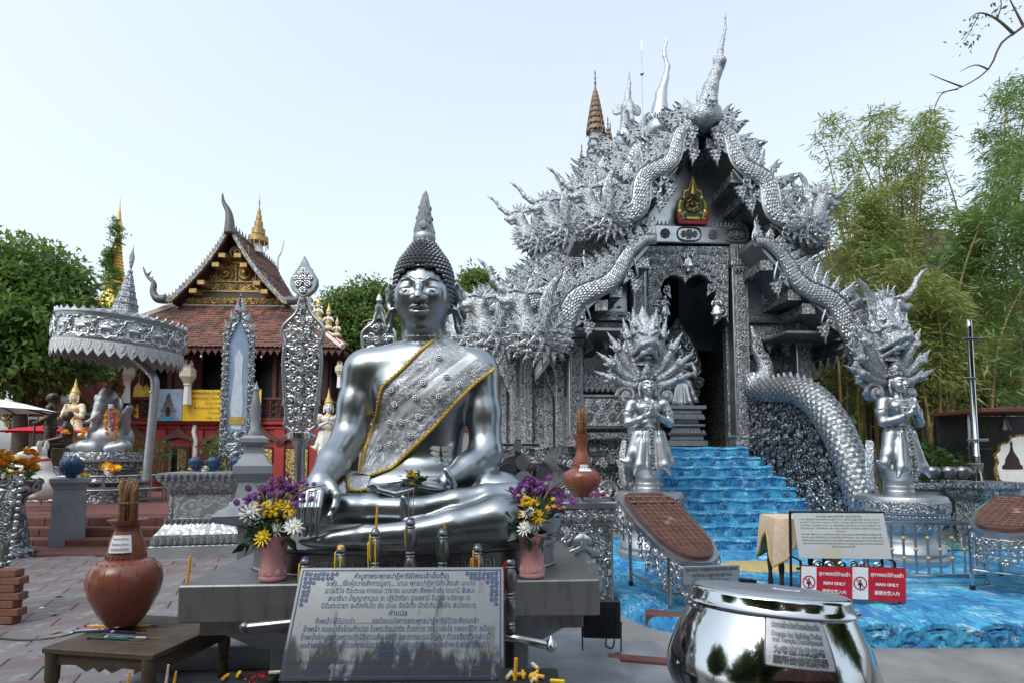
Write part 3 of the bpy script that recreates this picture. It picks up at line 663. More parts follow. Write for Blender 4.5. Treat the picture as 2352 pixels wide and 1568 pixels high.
# front columns
def column(x, y, z0, z1, w, cap=.42):
 c = MB(); c.box((0, 0, (z0+z1)/2), (w, w, z1-z0), None, .03); o = c.build('column', 'plain_silver', temple); o.location = (x, y, 0)
 MB().box((0, -w/2, (z0+z1)/2), (w*.62, .03, z1-z0-.06), None, .012).build('relief_panel', 'relief_fine', o)
 for s in (-1, 1): MB().box((s*w*.42, -w/2-.005, (z0+z1)/2), (.025, .02, z1-z0)).build('bead_strip', 'relief_fine', o)
 q = MB(); q.box((0, 0, z1-cap/2), (w+.07, w+.07, cap), None, .02)
 for i in range(5): q.box((-.5*w+w*(i+.5)/5, -w/2-.05, z1-cap/2), (w*.13, .04, cap-.04), None, .012)
 q.build('capital', 'relief_fine', o)
 for i in range(4): place('lotus_petal', orn('lotus'), o, (-.375*w+w*.25*i, -w/2-.04, z1-cap), xz(math.pi), (w*.26, .3, .13))
 MB().prismn((0,0,0), [(w*.92, z0), (w*.92, z0+.1), (w*.8, z0+.14), (w*.86, z0+.2), (w*.72, z0+.25)]).build('column_base', 'relief_fine', o)
 return o
for sx in (-1, 1): column(sx*1.09, 0, FZ, 6.1, .33, .5); column(sx*2.45, 0, FZ, 4.42, .30, .42)
# lintel with cartouches and its crest
tb('lintel', 'plain_silver', (0, 0, 6.30), (2.62, .30, .38), None, .02)
for i in range(5):
 if i % 2 == 0: place('cartouche', orn('cartouche', 'relief_fine'), temple, (-1.04+.52*i, -.16, 6.30), None, (.27,.3,.36))
 else: place('rosette', orn('rosette', 'relief_fine'), temple, (-1.04+.52*i, -.15, 6.30), None, .24)
for i in range(30): place('crest_spike', orn('spike'), temple, (-1.27+.0876*i, -.08, 6.49), None, (.085,.3,.11))
# carved arch of the door: scalloped edge traced over the opening
px = [(1487,566),(1673,566),(1673,742),(1664,730),(1652,700),(1640,690),(1644,672),(1634,652),(1622,640),(1608,632),(1596,634),(1586,639),(1575,644),(1564,639),(1553,634),(1540,634),(1526,645),(1516,664),(1522,682),(1512,700),(1502,730),(1493,742),(1487,742)]
arch = MB().slab([TL(x, y, -.06) for x, y in px], -.09, .05, .02).build('door_arch', 'relief_dense', temple, 30)
for k, (x, y, s, m) in enumerate([(1508,716,.34,0),(1658,716,.34,1),(1530,668,.2,0),(1634,664,.2,1)]): a, c = TL(x, y, -.12); place('scroll', orn('scroll'), arch, (a, -.12, c), xz(.4*(1-2*m), 1, m), s)
for x in range(1508, 1665, 13):
 t = abs(x-1583)/80; yy = 622-18*math.sqrt(max(0, 1-t*t))+40*t*t; a, c = TL(x, yy, -.1); place('curl_relief', orn('curl'), arch, (a, -.11, c), xz(x*.7, 1, x % 2), .13)
for x in range(1500, 1672, 15):
 for y in (578, 600):
  if abs(x-1581) < 22: continue
  a, c = TL(x, y, -.1); place('curl_relief', orn('curl'), arch, (a, -.1, c), xz(x*.37+y, 1, (x//15) % 2), .105)
a, c = TL(1574, 650, -.12); place('leaf_pendant', orn('pendant'), arch, (a, -.12, c+.16), None, .2)
for sx in (-1, 1):   # scalloped heads of the side bays, with hanging leaf and scrolls
 o = [(sx*1.28,4.42),(sx*2.3,4.42),(sx*2.3,3.98),(sx*2.22,3.86),(sx*2.12,4.0),(sx*2.0,4.1),(sx*1.85,4.06),(sx*1.78,3.98),(sx*1.70,4.06),(sx*1.55,4.1),(sx*1.44,4.0),(sx*1.36,3.86),(sx*1.28,3.98)]
 w = MB().slab(o, 0.02, .12, .02).build('window_arch', 'relief_fine', temple, 30)
 place('leaf_pendant', orn('pendant'), w, (sx*1.78, 0, 4.02), None, .24); place('rosette', orn('rosette'), w, (sx*1.78, .01, 4.28), None, .17)
 place('scroll', orn('scroll'), w, (sx*2.12, 0, 3.88), xz(.5*sx, 1, sx < 0), .2); place('scroll', orn('scroll'), w, (sx*1.44, 0, 3.88), xz(-.5*sx, 1, sx > 0), .2)
 s = MB().box((sx*1.78, .02, 3.10), (1.02, .26, .2), None, .01).build('window_sill', 'relief_fine', temple)
 for i in range(9): place('crest_spike', orn('spike'), s, (sx*1.78-.46+.115*i, -.06, 3.20), None, (.11,.3,.12)); place('lotus_petal', orn('lotus'), s, (sx*1.78-.46+.115*i, -.1, 3.02), xz(math.pi), (.1,.3,.11))
 p = MB().box((sx*1.78, .10, 2.52), (.98, .1, .62), None, .02).build('relief_panel', 'relief_pale', temple); fr = MB()
 for (x, z, a, h) in [(0,.33,1.06,.06),(0,-.33,1.06,.06),(-.5,0,.06,.6),(.5,0,.06,.6)]: fr.box((sx*1.78+x, .06, 2.52+z), (a, .14, h), None, .01)
 fr.build('panel_frame', 'plain_silver', temple)
 for i in range(7): place('curl_relief', orn('curl'), p, (sx*1.78-.36+.12*i, .04, 2.4+.22*(i % 2)), xz(i*1.3), .17)
 MB().box((sx*1.78, .08, 2.0), (1.02, .2, .16), None, .03).build('base_band', 'relief_fine', temple)
 q = MB().box((sx*1.80, .12, 5.15), (1.02, .06, 1.15), None, .01).build('upper_panel', 'matt_silver' if sx > 0 else 'plain_silver', temple)
 h = MB(); h.ball((.02,-.03,-.1), (.15,.07,.16)); h.ball((-.1,-.04,.06), (.08,.06,.1)); h.ball((-.13,-.05,.19), (.055,.05,.06)); h.tube([(-.12,-.05,.22),(-.08,-.04,.36)], [.025,.012], 6); h.tube([(-.13,-.05,.22),(-.14,-.04,.37)], [.025,.012], 6); h.ball((.12,-.03,-.22), (.09,.05,.05)); h.ball((-.1,-.03,-.24), (.08,.05,.03))
 hb = h.build('hare_relief', 'cast_silver', q); hb.location = (sx*1.8+.0, .09, 4.98)
 MB().lathe([(.0,.03),(.06,.025),(.075,0)], 16, (sx*1.8-.28, .085, 5.42), M=rotx(R(90))).build('disc_relief', 'cast_silver', q)
 for i, (x, z) in enumerate([(-.35,4.8),(.32,4.75),(.35,5.3),(-.3,5.15),(.1,5.55),(.36,5.6),(-.1,4.72)]): place('cloud_relief', orn('rosette'), q, (sx*1.8+x, .09, z), None, (.13,.1,.07))
 d = MB().box((sx*1.80, .02, 4.52), (1.06, .2, .19), None, .01).build('upper_band', 'plain_silver', temple)
 for i in range(3): place('cartouche', orn('cartouche', 'relief_fine'), d, (sx*1.8-.34+.34*i, -.085, 4.52), None, (.16,.2,.16))
# ------------------------------------------------------------------ roofs
GAB = [dict(y=-1.0, ap=8.45, u=(1.85,6.15), l0=(1.02,5.92), l1=(3.05,3.98), k=1.0), dict(y=1.7, ap=9.65, u=(2.25,7.05), l0=(1.5,6.75), l1=(3.75,4.55), k=1.12), dict(y=4.8, ap=11.05, u=(2.6,8.05), l0=(1.9,7.7), l1=(4.45,5.1), k=1.22)]
def slope(p, q, sag, n=8):
 t = np.linspace(0, 1, n)[:, None]; p, q = np.array(p), np.array(q); a = p+(q-p)*t; nn = np.array([-(q-p)[1], (q-p)[0]]); nn = nn/np.linalg.norm(nn); nn = nn if nn[1] < 0 else -nn
 return a+nn*sag*np.sin(t*math.pi)
for gi, g in enumerate(GAB):
 y0 = g['y']; y1 = GAB[gi+1]['y']+.7 if gi < 2 else 14.5
 for sx in (-1, 1):
  for nm, p, q in (('upper', (.0, g['ap']), g['u']), ('lower', g['l0'], g['l1'])):
   line = slope(p, q, .10); b = MB(); V = []; F = []; m = len(line)
   for th, ys in ((0, (y0, y1)), (-.1, (y0, y1))):
    for yy in ys:
     for x, z in line: V.append((sx*x, yy, z+th))
   for j in range(m-1):
    F += [(j, j+1, m+j+1, m+j), (2*m+j, 3*m+j, 3*m+j+1, 2*m+j+1), (j, 2*m+j, 2*m+j+1, j+1), (m+j, m+j+1, 3*m+j+1, 3*m+j)]
   F += [(m-1, 3*m-1, 4*m-1, 2*m-1), (0, m, 3*m, 2*m)]
   b.add(V, [f if sx > 0 else f[::-1] for f in F]); r = b.build('roof_slope', 'dark_silver', temple, 40)
   tl = MB(); rows = 16                            # courses of silver tiles, each course a lapped strip with a toothed edge
   for i in range(rows):
    t = (i+.5)/rows; k = min(int(t*(m-1)), m-2); u = t*(m-1)-k; a = line[k]*(1-u)+line[k+1]*u; d = line[k+1]-line[k]; d = d/np.linalg.norm(d); L = np.linalg.norm(np.array(q)-np.array(p))/rows
    n_ = np.array([-d[1], d[0]]); n_ = n_ if n_[1] > 0 else -n_
    A = a-d*L*.6+n_*.02; B = a+d*L*.62+n_*.055; ny = int((y1-y0)/.16)
    for w in range(ny):
     ya = y0+(y1-y0)*w/ny+.008; yb = y0+(y1-y0)*(w+1)/ny-.008; ym = (ya+yb)/2; C = B+d*.05
     tl.add([(sx*A[0],ya,A[1]),(sx*A[0],yb,A[1]),(sx*B[0],yb,B[1]),(sx*C[0],ym,C[1]),(sx*B[0],ya,B[1])], [(0,4,3,2,1)[::sx]])
   o = tl.build('roof_tiles', 'matt_silver', temple, 20); o['kind'] = 'stuff'
   if gi < 3:
    for i in range(4 if nm == 'upper' else 3):
     t = .2+.24*i; k = min(int(t*(m-1)), m-2); x, z = line[k]; L = 1.05 if gi == 0 else .8
     bm = MB().box((sx*(x-.02), y0+L/2+.06, z-.24), (.24, L, .2), None, .01).build('purlin', 'lacquer_relief', temple)
     MB().box((sx*(x-.02), y0+.045, z-.24), (.26, .03, .22), None, .008).build('end_plate', 'relief_fine', bm)
# gable walls: polished sheet between the slopes
for gi, g in enumerate(GAB):
 y = g['y']+1.02 if gi == 0 else g['y']+.5
 z0 = 6.5 if gi == 0 else g['u'][1]-.4
 MB().slab([(-g['u'][0]*.95, z0), (g['u'][0]*.95, z0), (0, g['ap']-.12)], y, y+.06).build('gable_wall', 'dark_silver' if gi else 'plain_silver', temple)
 if gi:
  for sx in (-1, 1): MB().slab([(sx*g['l0'][0]*.4, g['l0'][1]+.3), (sx*g['l1'][0]*.93, g['l1'][1]+.02), (sx*g['l1'][0]*.9, g['l1'][1]-.3), (sx*g['l0'][0]*.4, g['l1'][1]-.3)], y, y+.06).build('gable_wall', 'dark_silver', temple)
# royal crest on the gable: gold on green in a red cradle
crest = MB(); o = [(0,.98),(.07,.80),(.10,.70),(.2,.66),(.22,.52),(.3,.42),(.32,.25),(.3,.05),(.22,-.04),(-.22,-.04),(-.3,.05),(-.32,.25),(-.3,.42),(-.22,.52),(-.2,.66),(-.10,.70),(-.07,.80)]
crest.slab(o, -.05, .02, .01); cr = crest.build('crest', 'gold_paint', temple); cr.location = (.06, -.14, 6.56); cr.rotation_euler = (R(6), 0, 0)
MB().slab([(x*.84, .03+z*.9) for x, z in o], -.06, 0).build('crest_field', 'green_lacquer', cr)
MB().slab([(-.33,.22),(-.36,.1),(-.3,-.06),(.3,-.06),(.36,.1),(.33,.22),(.26,.06),(.18,.02),(-.18,.02),(-.26,.06)], -.09, 0, .01).build('crest_cradle', 'crest_red', cr)
MB().lathe([(.0,.05),(.13,.05),(.15,.03),(.17,.05),(.19,.02),(.19,0)], 28, (0,-.05,.36), M=rotx(R(90))).build('crest_disc', 'gold_relief', cr)
p, r = spiral((0, .36), .11, 1.2, .3, 1, 18, .16, -.11, bulge=0); m = MB().tube(p, r, 5); m.tube([(-.1,-.11,.3),(.02,-.11,.33),(.0,-.11,.42)], .012, 5); m.build('crest_cipher', 'ink_black', cr)
m = MB(); m.lathe([(.07,.56),(.08,.6),(.06,.63),(.065,.66),(.045,.7),(.05,.73),(.03,.77),(.012,.9),(0,.95)], 14, (0,-.07,0), sy=.5)
for s in (-1, 1): m.ball((s*.2,-.07,.5), (.05,.03,.05)); m.tube([(s*.15,-.07,.2),(s*.24,-.07,.14),(s*.2,-.07,.06),(s*.26,-.07,.05)], .022, 6); m.ball((s*.28,-.07,.2), (.06,.03,.09))
m.box((0,-.07,.07), (.3,.05,.06), None, .01); m.build('crest_crown', 'gold_paint', cr)
# ------------------------------------------------------------------ naga bargeboards
def naga_board(name, sx, path, width, y, par, k=1.0, flames=True, pend=3, thick=.16, matl='matt_silver', out=1):
 N = 44; p = spline([(a, 0, b) for a, b in path], N); t = np.linspace(0, 1, N); w = np.interp(t, np.linspace(0, 1, len(width)), width)
 T = np.gradient(p, axis=0); T /= np.linalg.norm(T, axis=1)[:, None]; nr = np.stack([-T[:,2], 0*t, T[:,0]], 1)*1.0
 nr = np.where(nr[:, 2:3] < 0, -nr, nr)     # pointing up and outward
 b = MB(); V = []; n = 10
 for i in range(N):
  for j in range(n):
   a = 2*math.pi*j/n; V.append(p[i]+nr[i]*w[i]/2*math.cos(a)+np.array([0,-1,0])*thick/2*math.sin(a)*(1.0 if math.sin(a) > 0 else .6))
 F = [(i*n+j, i*n+(j+1) % n, (i+1)*n+(j+1) % n, (i+1)*n+j) for i in range(N-1) for j in range(n)]
 b.add(V, F); root = b.build(name, matl, par, 60)
 e = MB()
 for s in (-1, 1): e.tube(p+nr*(w/2*s)[:, None]+np.array([0,-thick*.18,0]), .026*k, 5)
 e.build('rim', 'plain_silver', root)
 sc = MB(); sm = ornmb('scale'); step = .066*k; d = np.concatenate([[0], np.cumsum(np.linalg.norm(np.diff(p, axis=0), axis=1))]); rows = int(d[-1]/step)
 V0 = np.concatenate(sm.v)
 for r_ in range(rows):
  s_ = (r_+.5)/rows*d[-1]; c = np.array([np.interp(s_, d, p[:, q]) for q in range(3)]); tt = np.array([np.interp(s_, d, T[:, q]) for q in range(3)]); nn = np.array([np.interp(s_, d, nr[:, q]) for q in range(3)]); ww = np.interp(s_, d, w)
  m = 6
  for q in range(m-(r_ % 2)):
   u = (q+.5*(r_ % 2)-(m-1)/2)/(m/2)*.82; dep = thick/2*math.sqrt(max(0, 1-u*u)); o = c+nn*u*ww/2+np.array([0,-dep-.002,0]); sz = ww/m*1.12
   sc.add(V0 @ np.stack([nn*sz, np.array([0,1,0])*sz*.8, -tt*step*1.35], 1).T, sm.f, None, o)
 so_ = sc.build('scales', 'cast_silver', root, 0); so_['kind'] = 'stuff'
 if flames:
  cnt = int(d[-1]/(.17*k))
  for i in range(cnt):
   s_ = (i+.6)/cnt*d[-1]; c = np.array([np.interp(s_, d, p[:, q]) for q in range(3)]); nn = np.array([np.interp(s_, d, nr[:, q]) for q in range(3)]); ww = np.interp(s_, d, w)
   a = math.atan2(nn[2], nn[0])-math.pi/2+.28; sz = (.40 if i % 3 else .54)*k*(1 if s_ > .2 else .8)
   place('flame_crest', orn('flame'), root, c+nn*ww*.47, xz(a), (sz*.9, sz*.55, sz))
   place('flame_crest', orn('flame_m' if i % 2 else 'flame'), root, c+nn*ww*.30+np.array([0,.09,0]), xz(a-.25), (sz*1.05, sz*.5, sz*1.35))
   if i % 2: place('curl_crest', orn('curl'), root, c+nn*ww*.62+np.array([0,-.03,0]), xz(a+1), .13*k)
 for i in range(pend):
  s_ = (i+.75)/(pend+.1)*d[-1]; s_ = min(s_, d[-1]*.97); c = np.array([np.interp(s_, d, p[:, q]) for q in range(3)]); nn = np.array([np.interp(s_, d, nr[:, q]) for q in range(3)]); ww = np.interp(s_, d, w)
  place('hanging_scroll', orn('scroll'), root, c-nn*(ww*.5+.1*k)+np.array([0,-.02,0]), xz(.5, 1), .22*k)
  place('leaf_pendant', orn('pendant'), root, c-nn*(ww*.5+.14*k)+np.array([-.1*k,-.01,-.06]), xz(.15), .34*k)
  a0 = c-nn*ww*.5; e2 = MB().tube(spline([a0+T[min(N-1,int(s_/d[-1]*N))]*-.34*k, a0-nn*.10*k-T[0]*.16*k, a0-nn*.12*k, a0+nn*.02], 10), .022*k, 5); e2.build('rim', 'plain_silver', root)
 if sx < 0: root.scale = (-1, 1, 1)
 root.location = (0, y, 0)
 return root
def wavy(p, q, amp, waves, n=13, ph=.4):
 p, q = np.array(p), np.array(q); d = q-p; nn = np.array([-d[1], d[0]])/np.linalg.norm(d); nn = nn if nn[1] > 0 else -nn
 return [tuple(p+d*t+nn*amp*math.sin(ph+waves*2*math.pi*t)*(.5+.5*t)) for t in np.linspace(0, 1, n)]
# heads that end the boards: a crested water-bird with swept horn, beaded breast and wing
def head_meshes():
 s = SDF((-.55,-.34,-.62), (1.35,.34,1.15), .022)
 s.ell((.02,0,-.10), (.34,.20,.26), k=.05); s.ell((.26,0,-.06), (.22,.19,.24), k=.08)                        # breast
 s.chain([(.30,0,.08),(.36,0,.28),(.40,0,.40)], [.18,.14,.14], k=.08)                                      # neck
 s.ell((.46,0,.46), (.20,.14,.15), k=.05); s.chain([(.52,0,.43),(.68,0,.40),(.78,0,.44)], [.11,.08,.05], k=.04); s.chain([(.50,0,.34),(.64,0,.30),(.70,0,.32)], [.06,.05,.03], k=.02)   # beak
 s.chain([(.56,0,.54),(.74,0,.60),(.90,0,.74),(.98,0,.90),(1.10,0,1.02),(1.22,0,1.10)], [.075,.065,.05,.042,.03,.012], k=.03)   # horn
 for sy in (-1, 1): s.ell((.52,sy*.11,.50), (.045,.04,.045), k=.01); s.chain([(.40,sy*.12,.56),(.52,sy*.13,.58),(.62,sy*.10,.55)], .025, k=.015); s.ell((.36,sy*.13,.42), (.06,.04,.09), k=.02)
 for i in range(5): s.chain([(.34-.06*i,0,.58+.01*i),(.30-.08*i,0,.70-.03*i),(.22-.08*i,0,.78-.05*i)], [.04,.03,.01], k=.02)     # mane
 V, F = s.geo(); head = npmesh('naga_head', V, F, 'relief_beast')
 b = MB(); rg = random.Random(3)
 for i in range(7): a = -1.9+.33*i; b.ball((.30+.30*math.cos(a), -.2, -.1+.34*math.sin(a)), .035, 7, 5)
 for sy in (-1, 1):
  for i in range(12):
   a = rg.uniform(0, 6.28); q = math.sqrt(rg.random())*.34; x, z = .08+q*math.cos(a)*1.05, -.14+q*math.sin(a)*.9
   m = xz(rg.uniform(0, 6.28)); V0 = np.concatenate(ornmb('curl').v)*.11; b.add((V0 @ m.T)*np.array([1, sy if sy < 0 else -1, 1]) if False else V0 @ m.T @ np.diag([1, 1 if sy < 0 else -1, 1]), ornmb('curl').f, None, (x, sy*(.235-.14*(q/.34)**2), z))
 fm = np.concatenate(ornmb('flame').v)
 for lay, (rx, rz, n_, sz) in enumerate([(.36,.28,17,.30),(.24,.19,12,.26),(.12,.10,7,.22)]):      # leaf-like flames in layers over the breast and flanks
  for i in range(n_):
   a = math.pi*(.62+1.52*i/(n_-1)); x, z = .06+rx*math.cos(a), -.10+rz*math.sin(a); m = xz(a-math.pi/2+.5)
   for sy in (-1, 1): b.add((fm*np.array([sz*.9,sz*.5,sz])) @ m.T @ np.diag([1,1 if sy < 0 else -1,1]), ornmb('flame').f, None, (x, sy*(.10+.05*lay), z))
 for i in range(7):
  a = math.pi*(.9-.1*i); m = xz(a-math.pi/2+.3); b.add((fm*np.array([.22,.12,.24])) @ m.T, ornmb('flame').f, None, (.38+.16*math.cos(a), 0, .5+.12*math.sin(a)))
 jew = b.mesh('ornament', 'cast_silver', 40)
 w = MB(); fv = np.concatenate(ornmb('feather').v)
 for i in range(6): m = xz(-.05-.22*i) ; w.add(fv*np.array([.55,.5,.60*(1.15-.09*i)]) @ m.T, ornmb('feather').f, None, (-.18-.05*i, -.18+.01*i, .02-.05*i))
 for i in range(5): m = xz(.1-.25*i) ; w.add(fv*np.array([.38,.5,.36]) @ m.T, ornmb('feather').f, None, (-.10-.04*i, -.22+.01*i, -.05-.05*i))
 wing = w.mesh('wing', 'cast_silver', 40)
 return head, jew, wing
HEAD, JEW, WING = head_meshes()
def naga_head(par, x, y, z, sx, s, rot=0):
 h = place('naga_head', HEAD, par, (x, y, z), xz(rot if sx > 0 else -rot, 1, sx < 0), s)
 for nm, me in (('ornament', JEW), ('wing', WING)): o = bpy.data.objects.new(nm, me); COL.objects.link(o); o.parent = h; o['kind'] = 'stuff'
 o = bpy.data.objects.new('wing', WING); COL.objects.link(o); o.parent = h; o.scale = (1, -1, 1)
 return h
for gi, g in enumerate(GAB):
 k = g['k']
 for sx in (-1, 1):
  if sx > 0 and gi > 0 : full = False
  else: full = True
  y = g['y']-.06
  a = naga_board('naga_bargeboard', sx, wavy((.26*k, g['ap']-.28), (g['u'][0]-.05, g['u'][1]-.05), .15*k, 2.1, 17), [.20*k, .28*k, .32*k, .38*k, .40*k], y, temple, k, True, 4)
  b = naga_board('naga_bargeboard', sx, [(g['l0'][0]-.02, g['l0'][1]-.1)]+wavy((g['l0'][0]+.18*k, g['l0'][1]-.12), (g['l1'][0]+.02, g['l1'][1]+.02), .13*k, 1.7, 15), [.16*k, .24*k, .30*k, .36*k, .40*k, .40*k], y+.06, temple, k, True, 2)
  naga_head(temple, sx*(g['u'][0]+.12*k), y, g['u'][1]+.16, sx, .92*k, -.1)
  naga_head(temple, sx*(g['l1'][0]+.20*k), y-.02, g['l1'][1]+.02, sx, 1.14*k, .08)
  for q, an in enumerate((-.9,-.35,.2)): place('flame_crest', orn('flame'), temple, (sx*(.30+.08*q)*k, y-.02, g['ap']-.22-.06*q), xz(-sx*(.5+.3*q), 1, sx < 0), .5*k)
  place('leaf_pendant', orn('pendant'), temple, (sx*.26*k, y-.03, g['ap']-.34), None, .4*k)
# finials on the ridges
def sdf_obj(s, name, mat, par, loc): V, F = s.geo(); o = obj(name, npmesh(name, V, F, mat), par); o.location = loc; return o
s = SDF((-.7,-.75,-.4), (.9,.75,2.2), .025)                 # the bird of the front gable
s.ell((0,.05,.1), (.30,.42,.30), k=.05); s.ell((0,-.16,.06), (.22,.2,.22), k=.08); s.chain([(.02,-.2,.25),(.06,-.26,.55),(.14,-.30,.78),(.2,-.34,.92)], [.19,.14,.105,.11], k=.07); s.ell((.22,-.38,.98), (.1,.16,.1), k=.04)
s.chain([(.22,-.34,1.06),(.25,-.33,1.28),(.3,-.33,1.5),(.36,-.33,1.75),(.36,-.33,1.95),(.38,-.33,2.12)], [.075,.055,.04,.025,.018,.008], k=.03)
s.chain([(.16,-.3,1.05),(.12,-.28,1.2)], [.06,.015], k=.02); s.chain([(-.02,.3,.2),(-.14,.42,.5),(-.2,.46,.8)], [.22,.12,.01], k=.06); s.chain([(.02,.1,.3),(-.02,.1,.55),(-.08,.1,.72)], [.1,.06,.008], k=.03)
for sx in (-1, 1): s.ell((sx*.26,.1,.1), (.09,.34,.26), k=.04)
fin = fin; f1 = sdf_obj(s, 'ridge_bird', 'relief_beast', temple, (.02, GAB[0]['y']+.02, GAB[0]['ap']-.16))
MB().lathe([(.0,.03),(.05,.03),(.07,.0)], 14, (0,-.44,.2), M=rotx(R(90))).build('breast_boss', 'plain_silver', f1)
for i in range(6): a = i*math.pi/3; MB().ball((.11*math.cos(a), -.41, .2+.11*math.sin(a)), .03, 6, 5).build('breast_bead', 'plain_silver', f1)
for sx in (-1, 1):
 for i in range(3): place('feather', orn('feather'), f1, (sx*(.2+.03*i), .1+.12*i, -.05+.04*i), xz(-sx*.2*i, 1, sx < 0), .34)
s = SDF((-.5,-.5,-.4), (.7,.6,2.7), .026); s.ell((0,0,.05), (.34,.36,.34), k=.04)     # smooth finial of the second gable
s.chain([(0,0,.25),(.02,-.02,.6),(.05,-.04,.95),(.16,-.06,1.35),(.22,-.07,1.65),(.15,-.07,1.95),(.14,-.07,2.1),(.2,-.07,2.3),(.15,-.07,2.55)], [.27,.19,.14,.085,.06,.045,.04,.028,.008], k=.06)
f2 = sdf_obj(s, 'ridge_finial', 'plain_silver', temple, (.02, GAB[1]['y'], GAB[1]['ap']))
m = MB()
for i in range(14): a = i*2*math.pi/14; m.merge(ornmb('lotus'), rotz(a+math.pi/2) @ np.diag([.15,.3,-.17]), (.29*math.cos(a), .29*math.sin(a), .34))
m.ball((0,-.30,.4), .06); m.build('collar', 'cast_silver', f2)
for sx in (-1, 1): place('feather', orn('feather'), f2, (sx*.26, .2, .05), xz(0, 1, sx < 0), .45)
s = SDF((-.7,-.7,-.4), (.7,.6,2.5), .026); s.ell((0,0,.05), (.36,.4,.34), k=.04); s.chain([(0,-.1,.3),(0,-.2,.7),(0,-.24,1.0)], [.25,.19,.2], k=.08); s.ell((0,-.26,1.05), (.2,.2,.22), k=.05)   # elephant-headed finial
s.chain([(0,-.4,1.0),(.02,-.5,.75),(.05,-.52,.5),(.1,-.5,.35)], [.12,.085,.06,.03], k=.05); s.chain([(0,-.24,1.2),(.02,-.24,1.5),(.07,-.24,1.8),(.05,-.24,2.05),(.08,-.24,2.3)], [.13,.085,.05,.03,.008], k=.05)
for sx in (-1, 1): s.ell((sx*.3,-.16,1.02), (.17,.035,.19), rotz(sx*.3), k=.03); s.chain([(sx*.1,-.4,.9),(sx*.17,-.55,.72),(sx*.2,-.58,.6)], [.03,.025,.01], k=.01)
f3 = sdf_obj(s, 'ridge_elephant', 'relief_beast', temple, (.02, GAB[2]['y'], GAB[2]['ap']))
m = MB(); [m.merge(ornmb('lotus'), rotz(i*.6+math.pi/2) @ np.diag([.16,.3,-.18]), (.31*math.cos(i*.6), .34*math.sin(i*.6), .3)) for i in range(10)]; m.build('collar', 'plain_silver', f3)
# tiered spire over the middle of the hall
sp = MB(); z = 11.4
for i in range(9): w = .62*(1-.07*i); sp.prismn((0,0,0), [(w*1.1, z), (w*1.25, z+.04), (w*1.25, z+.1), (w*.9, z+.14), (w*.9, z+.3)]); z += .3
o = sp.build('spire_base', 'matt_silver', temple); o.location = (0, 9, 0)
u = MB(); zz = 13.9
for i in range(8):
 w = .36*(1-.105*i); h = .24*(1-.06*i); u.lathe([(w*.75, zz+h), (w, zz+h*.7), (w*1.04, zz+.02), (w*1.0, zz), (w*.9, zz+.02)], 18)
 for j in range(12): a = j*math.pi/6; u.box((w*math.cos(a), w*math.sin(a), zz-.04), (.03,.03,.08))
 zz += h*1.12
u.lathe([(.05,13.6),(.05,zz),(.03,zz+.2),(.05,zz+.3),(.02,zz+.36),(.04,zz+.5),(.012,zz+.56),(.035,zz+.68),(.0,zz+.85)], 10)
o = u.build('tiered_parasol', 'spire_rust', temple); o.location = (0, 9, 0)
for i, (dx, dy, dz) in enumerate([(.28,.1,0),(.45,-.1,.05),(.6,.15,-.02),(-.55,0,-1.0),(-.62,-.1,-1.4),(.1,-.3,-.3)]):
 c = MB()
 for j in range(4): w = .16*(1-.2*j); c.lathe([(w*.7,.12+.16*j), (w,.09+.16*j), (w*1.05,.16*j), (w*.9,.01+.16*j)], 12)
 c.lathe([(.02,-.7),(.02,.7),(.04,.75),(.015,.82),(.03,.9),(0,1.1)], 8); o = c.build('small_parasol', 'spire_rust', temple); o.location = (dx, 9+dy, 13.4+dz)
rod = MB().tube([(0,0,8.6),(0,0,11.2)], .012, 6); rod.ball((0,0,10.6), .05); rod.tube([(0,0,11.2),(0,0,11.5)], [.012,.002], 5); o = rod.build('lightning_rod', 'steel', temple); o.location = (-.55, 1.2, .2)
# eave brackets on the side walls and inside figures
def bracket(x, y, z, sx, s=1):
 o = [(0,0),(.62,0),(.58,-.12),(.50,-.2),(.52,-.36),(.40,-.5),(.36,-.72),(.26,-.86),(.2,-1.1),(.1,-1.25),(.02,-1.5),(0,-1.5)]
 b = MB().slab([(sx*a*s, c*s) for a, c in o], -.06, .06, .025).build('eave_bracket', 'relief_dense', temple); b.location = (x, y, z); return b
for sx in (-1, 1):
 bracket(-2.6*(-sx), .4, 4.35, sx); bracket(2.62*sx, 1.6, 4.4, sx); bracket(3.45*sx, 3.0, 4.75, sx, 1.1); bracket(3.45*sx, 4.6, 4.75, sx, 1.1); bracket(2.1*sx, -.02, 4.42, -sx, .0001) if False else None
 for i, (y0, y1, x, z) in enumerate([(-.9,2.2,3.0,3.80),(1.9,5.2,3.7,4.40),(5.0,14,4.4,4.95)]):
  MB().box((sx*x, (y0+y1)/2, z), (.1, y1-y0, .24), None, .01).build('eave_board', 'relief_fine', temple)
  for j in range(int((y1-y0)/.28)): place('leaf_pendant', orn('pendant'), temple, (sx*(x+.06), y0+.14+.28*j, z-.1), rotz(sx*math.pi/2), .26) if i < 2 else None
  MB().box((sx*(x-.7), (y0+y1)/2, z+.25), (1.3, y1-y0, .05)).build('soffit', 'dark_silver', temple)
# horizontal beams over the side bays
for sx in (-1, 1): tb('tie_beam', 'lacquer_relief', (sx*2.15, -.45, 5.9), (.9, .9, .22), None, .02); tb('tie_beam', 'lacquer_relief', (sx*2.72, -.42, 4.55), (.7, .8, .2), None, .02); tb('side_beam', 'relief_fine', (sx*2.55, .1, 4.62), (.5, .2, .3), None, .02)
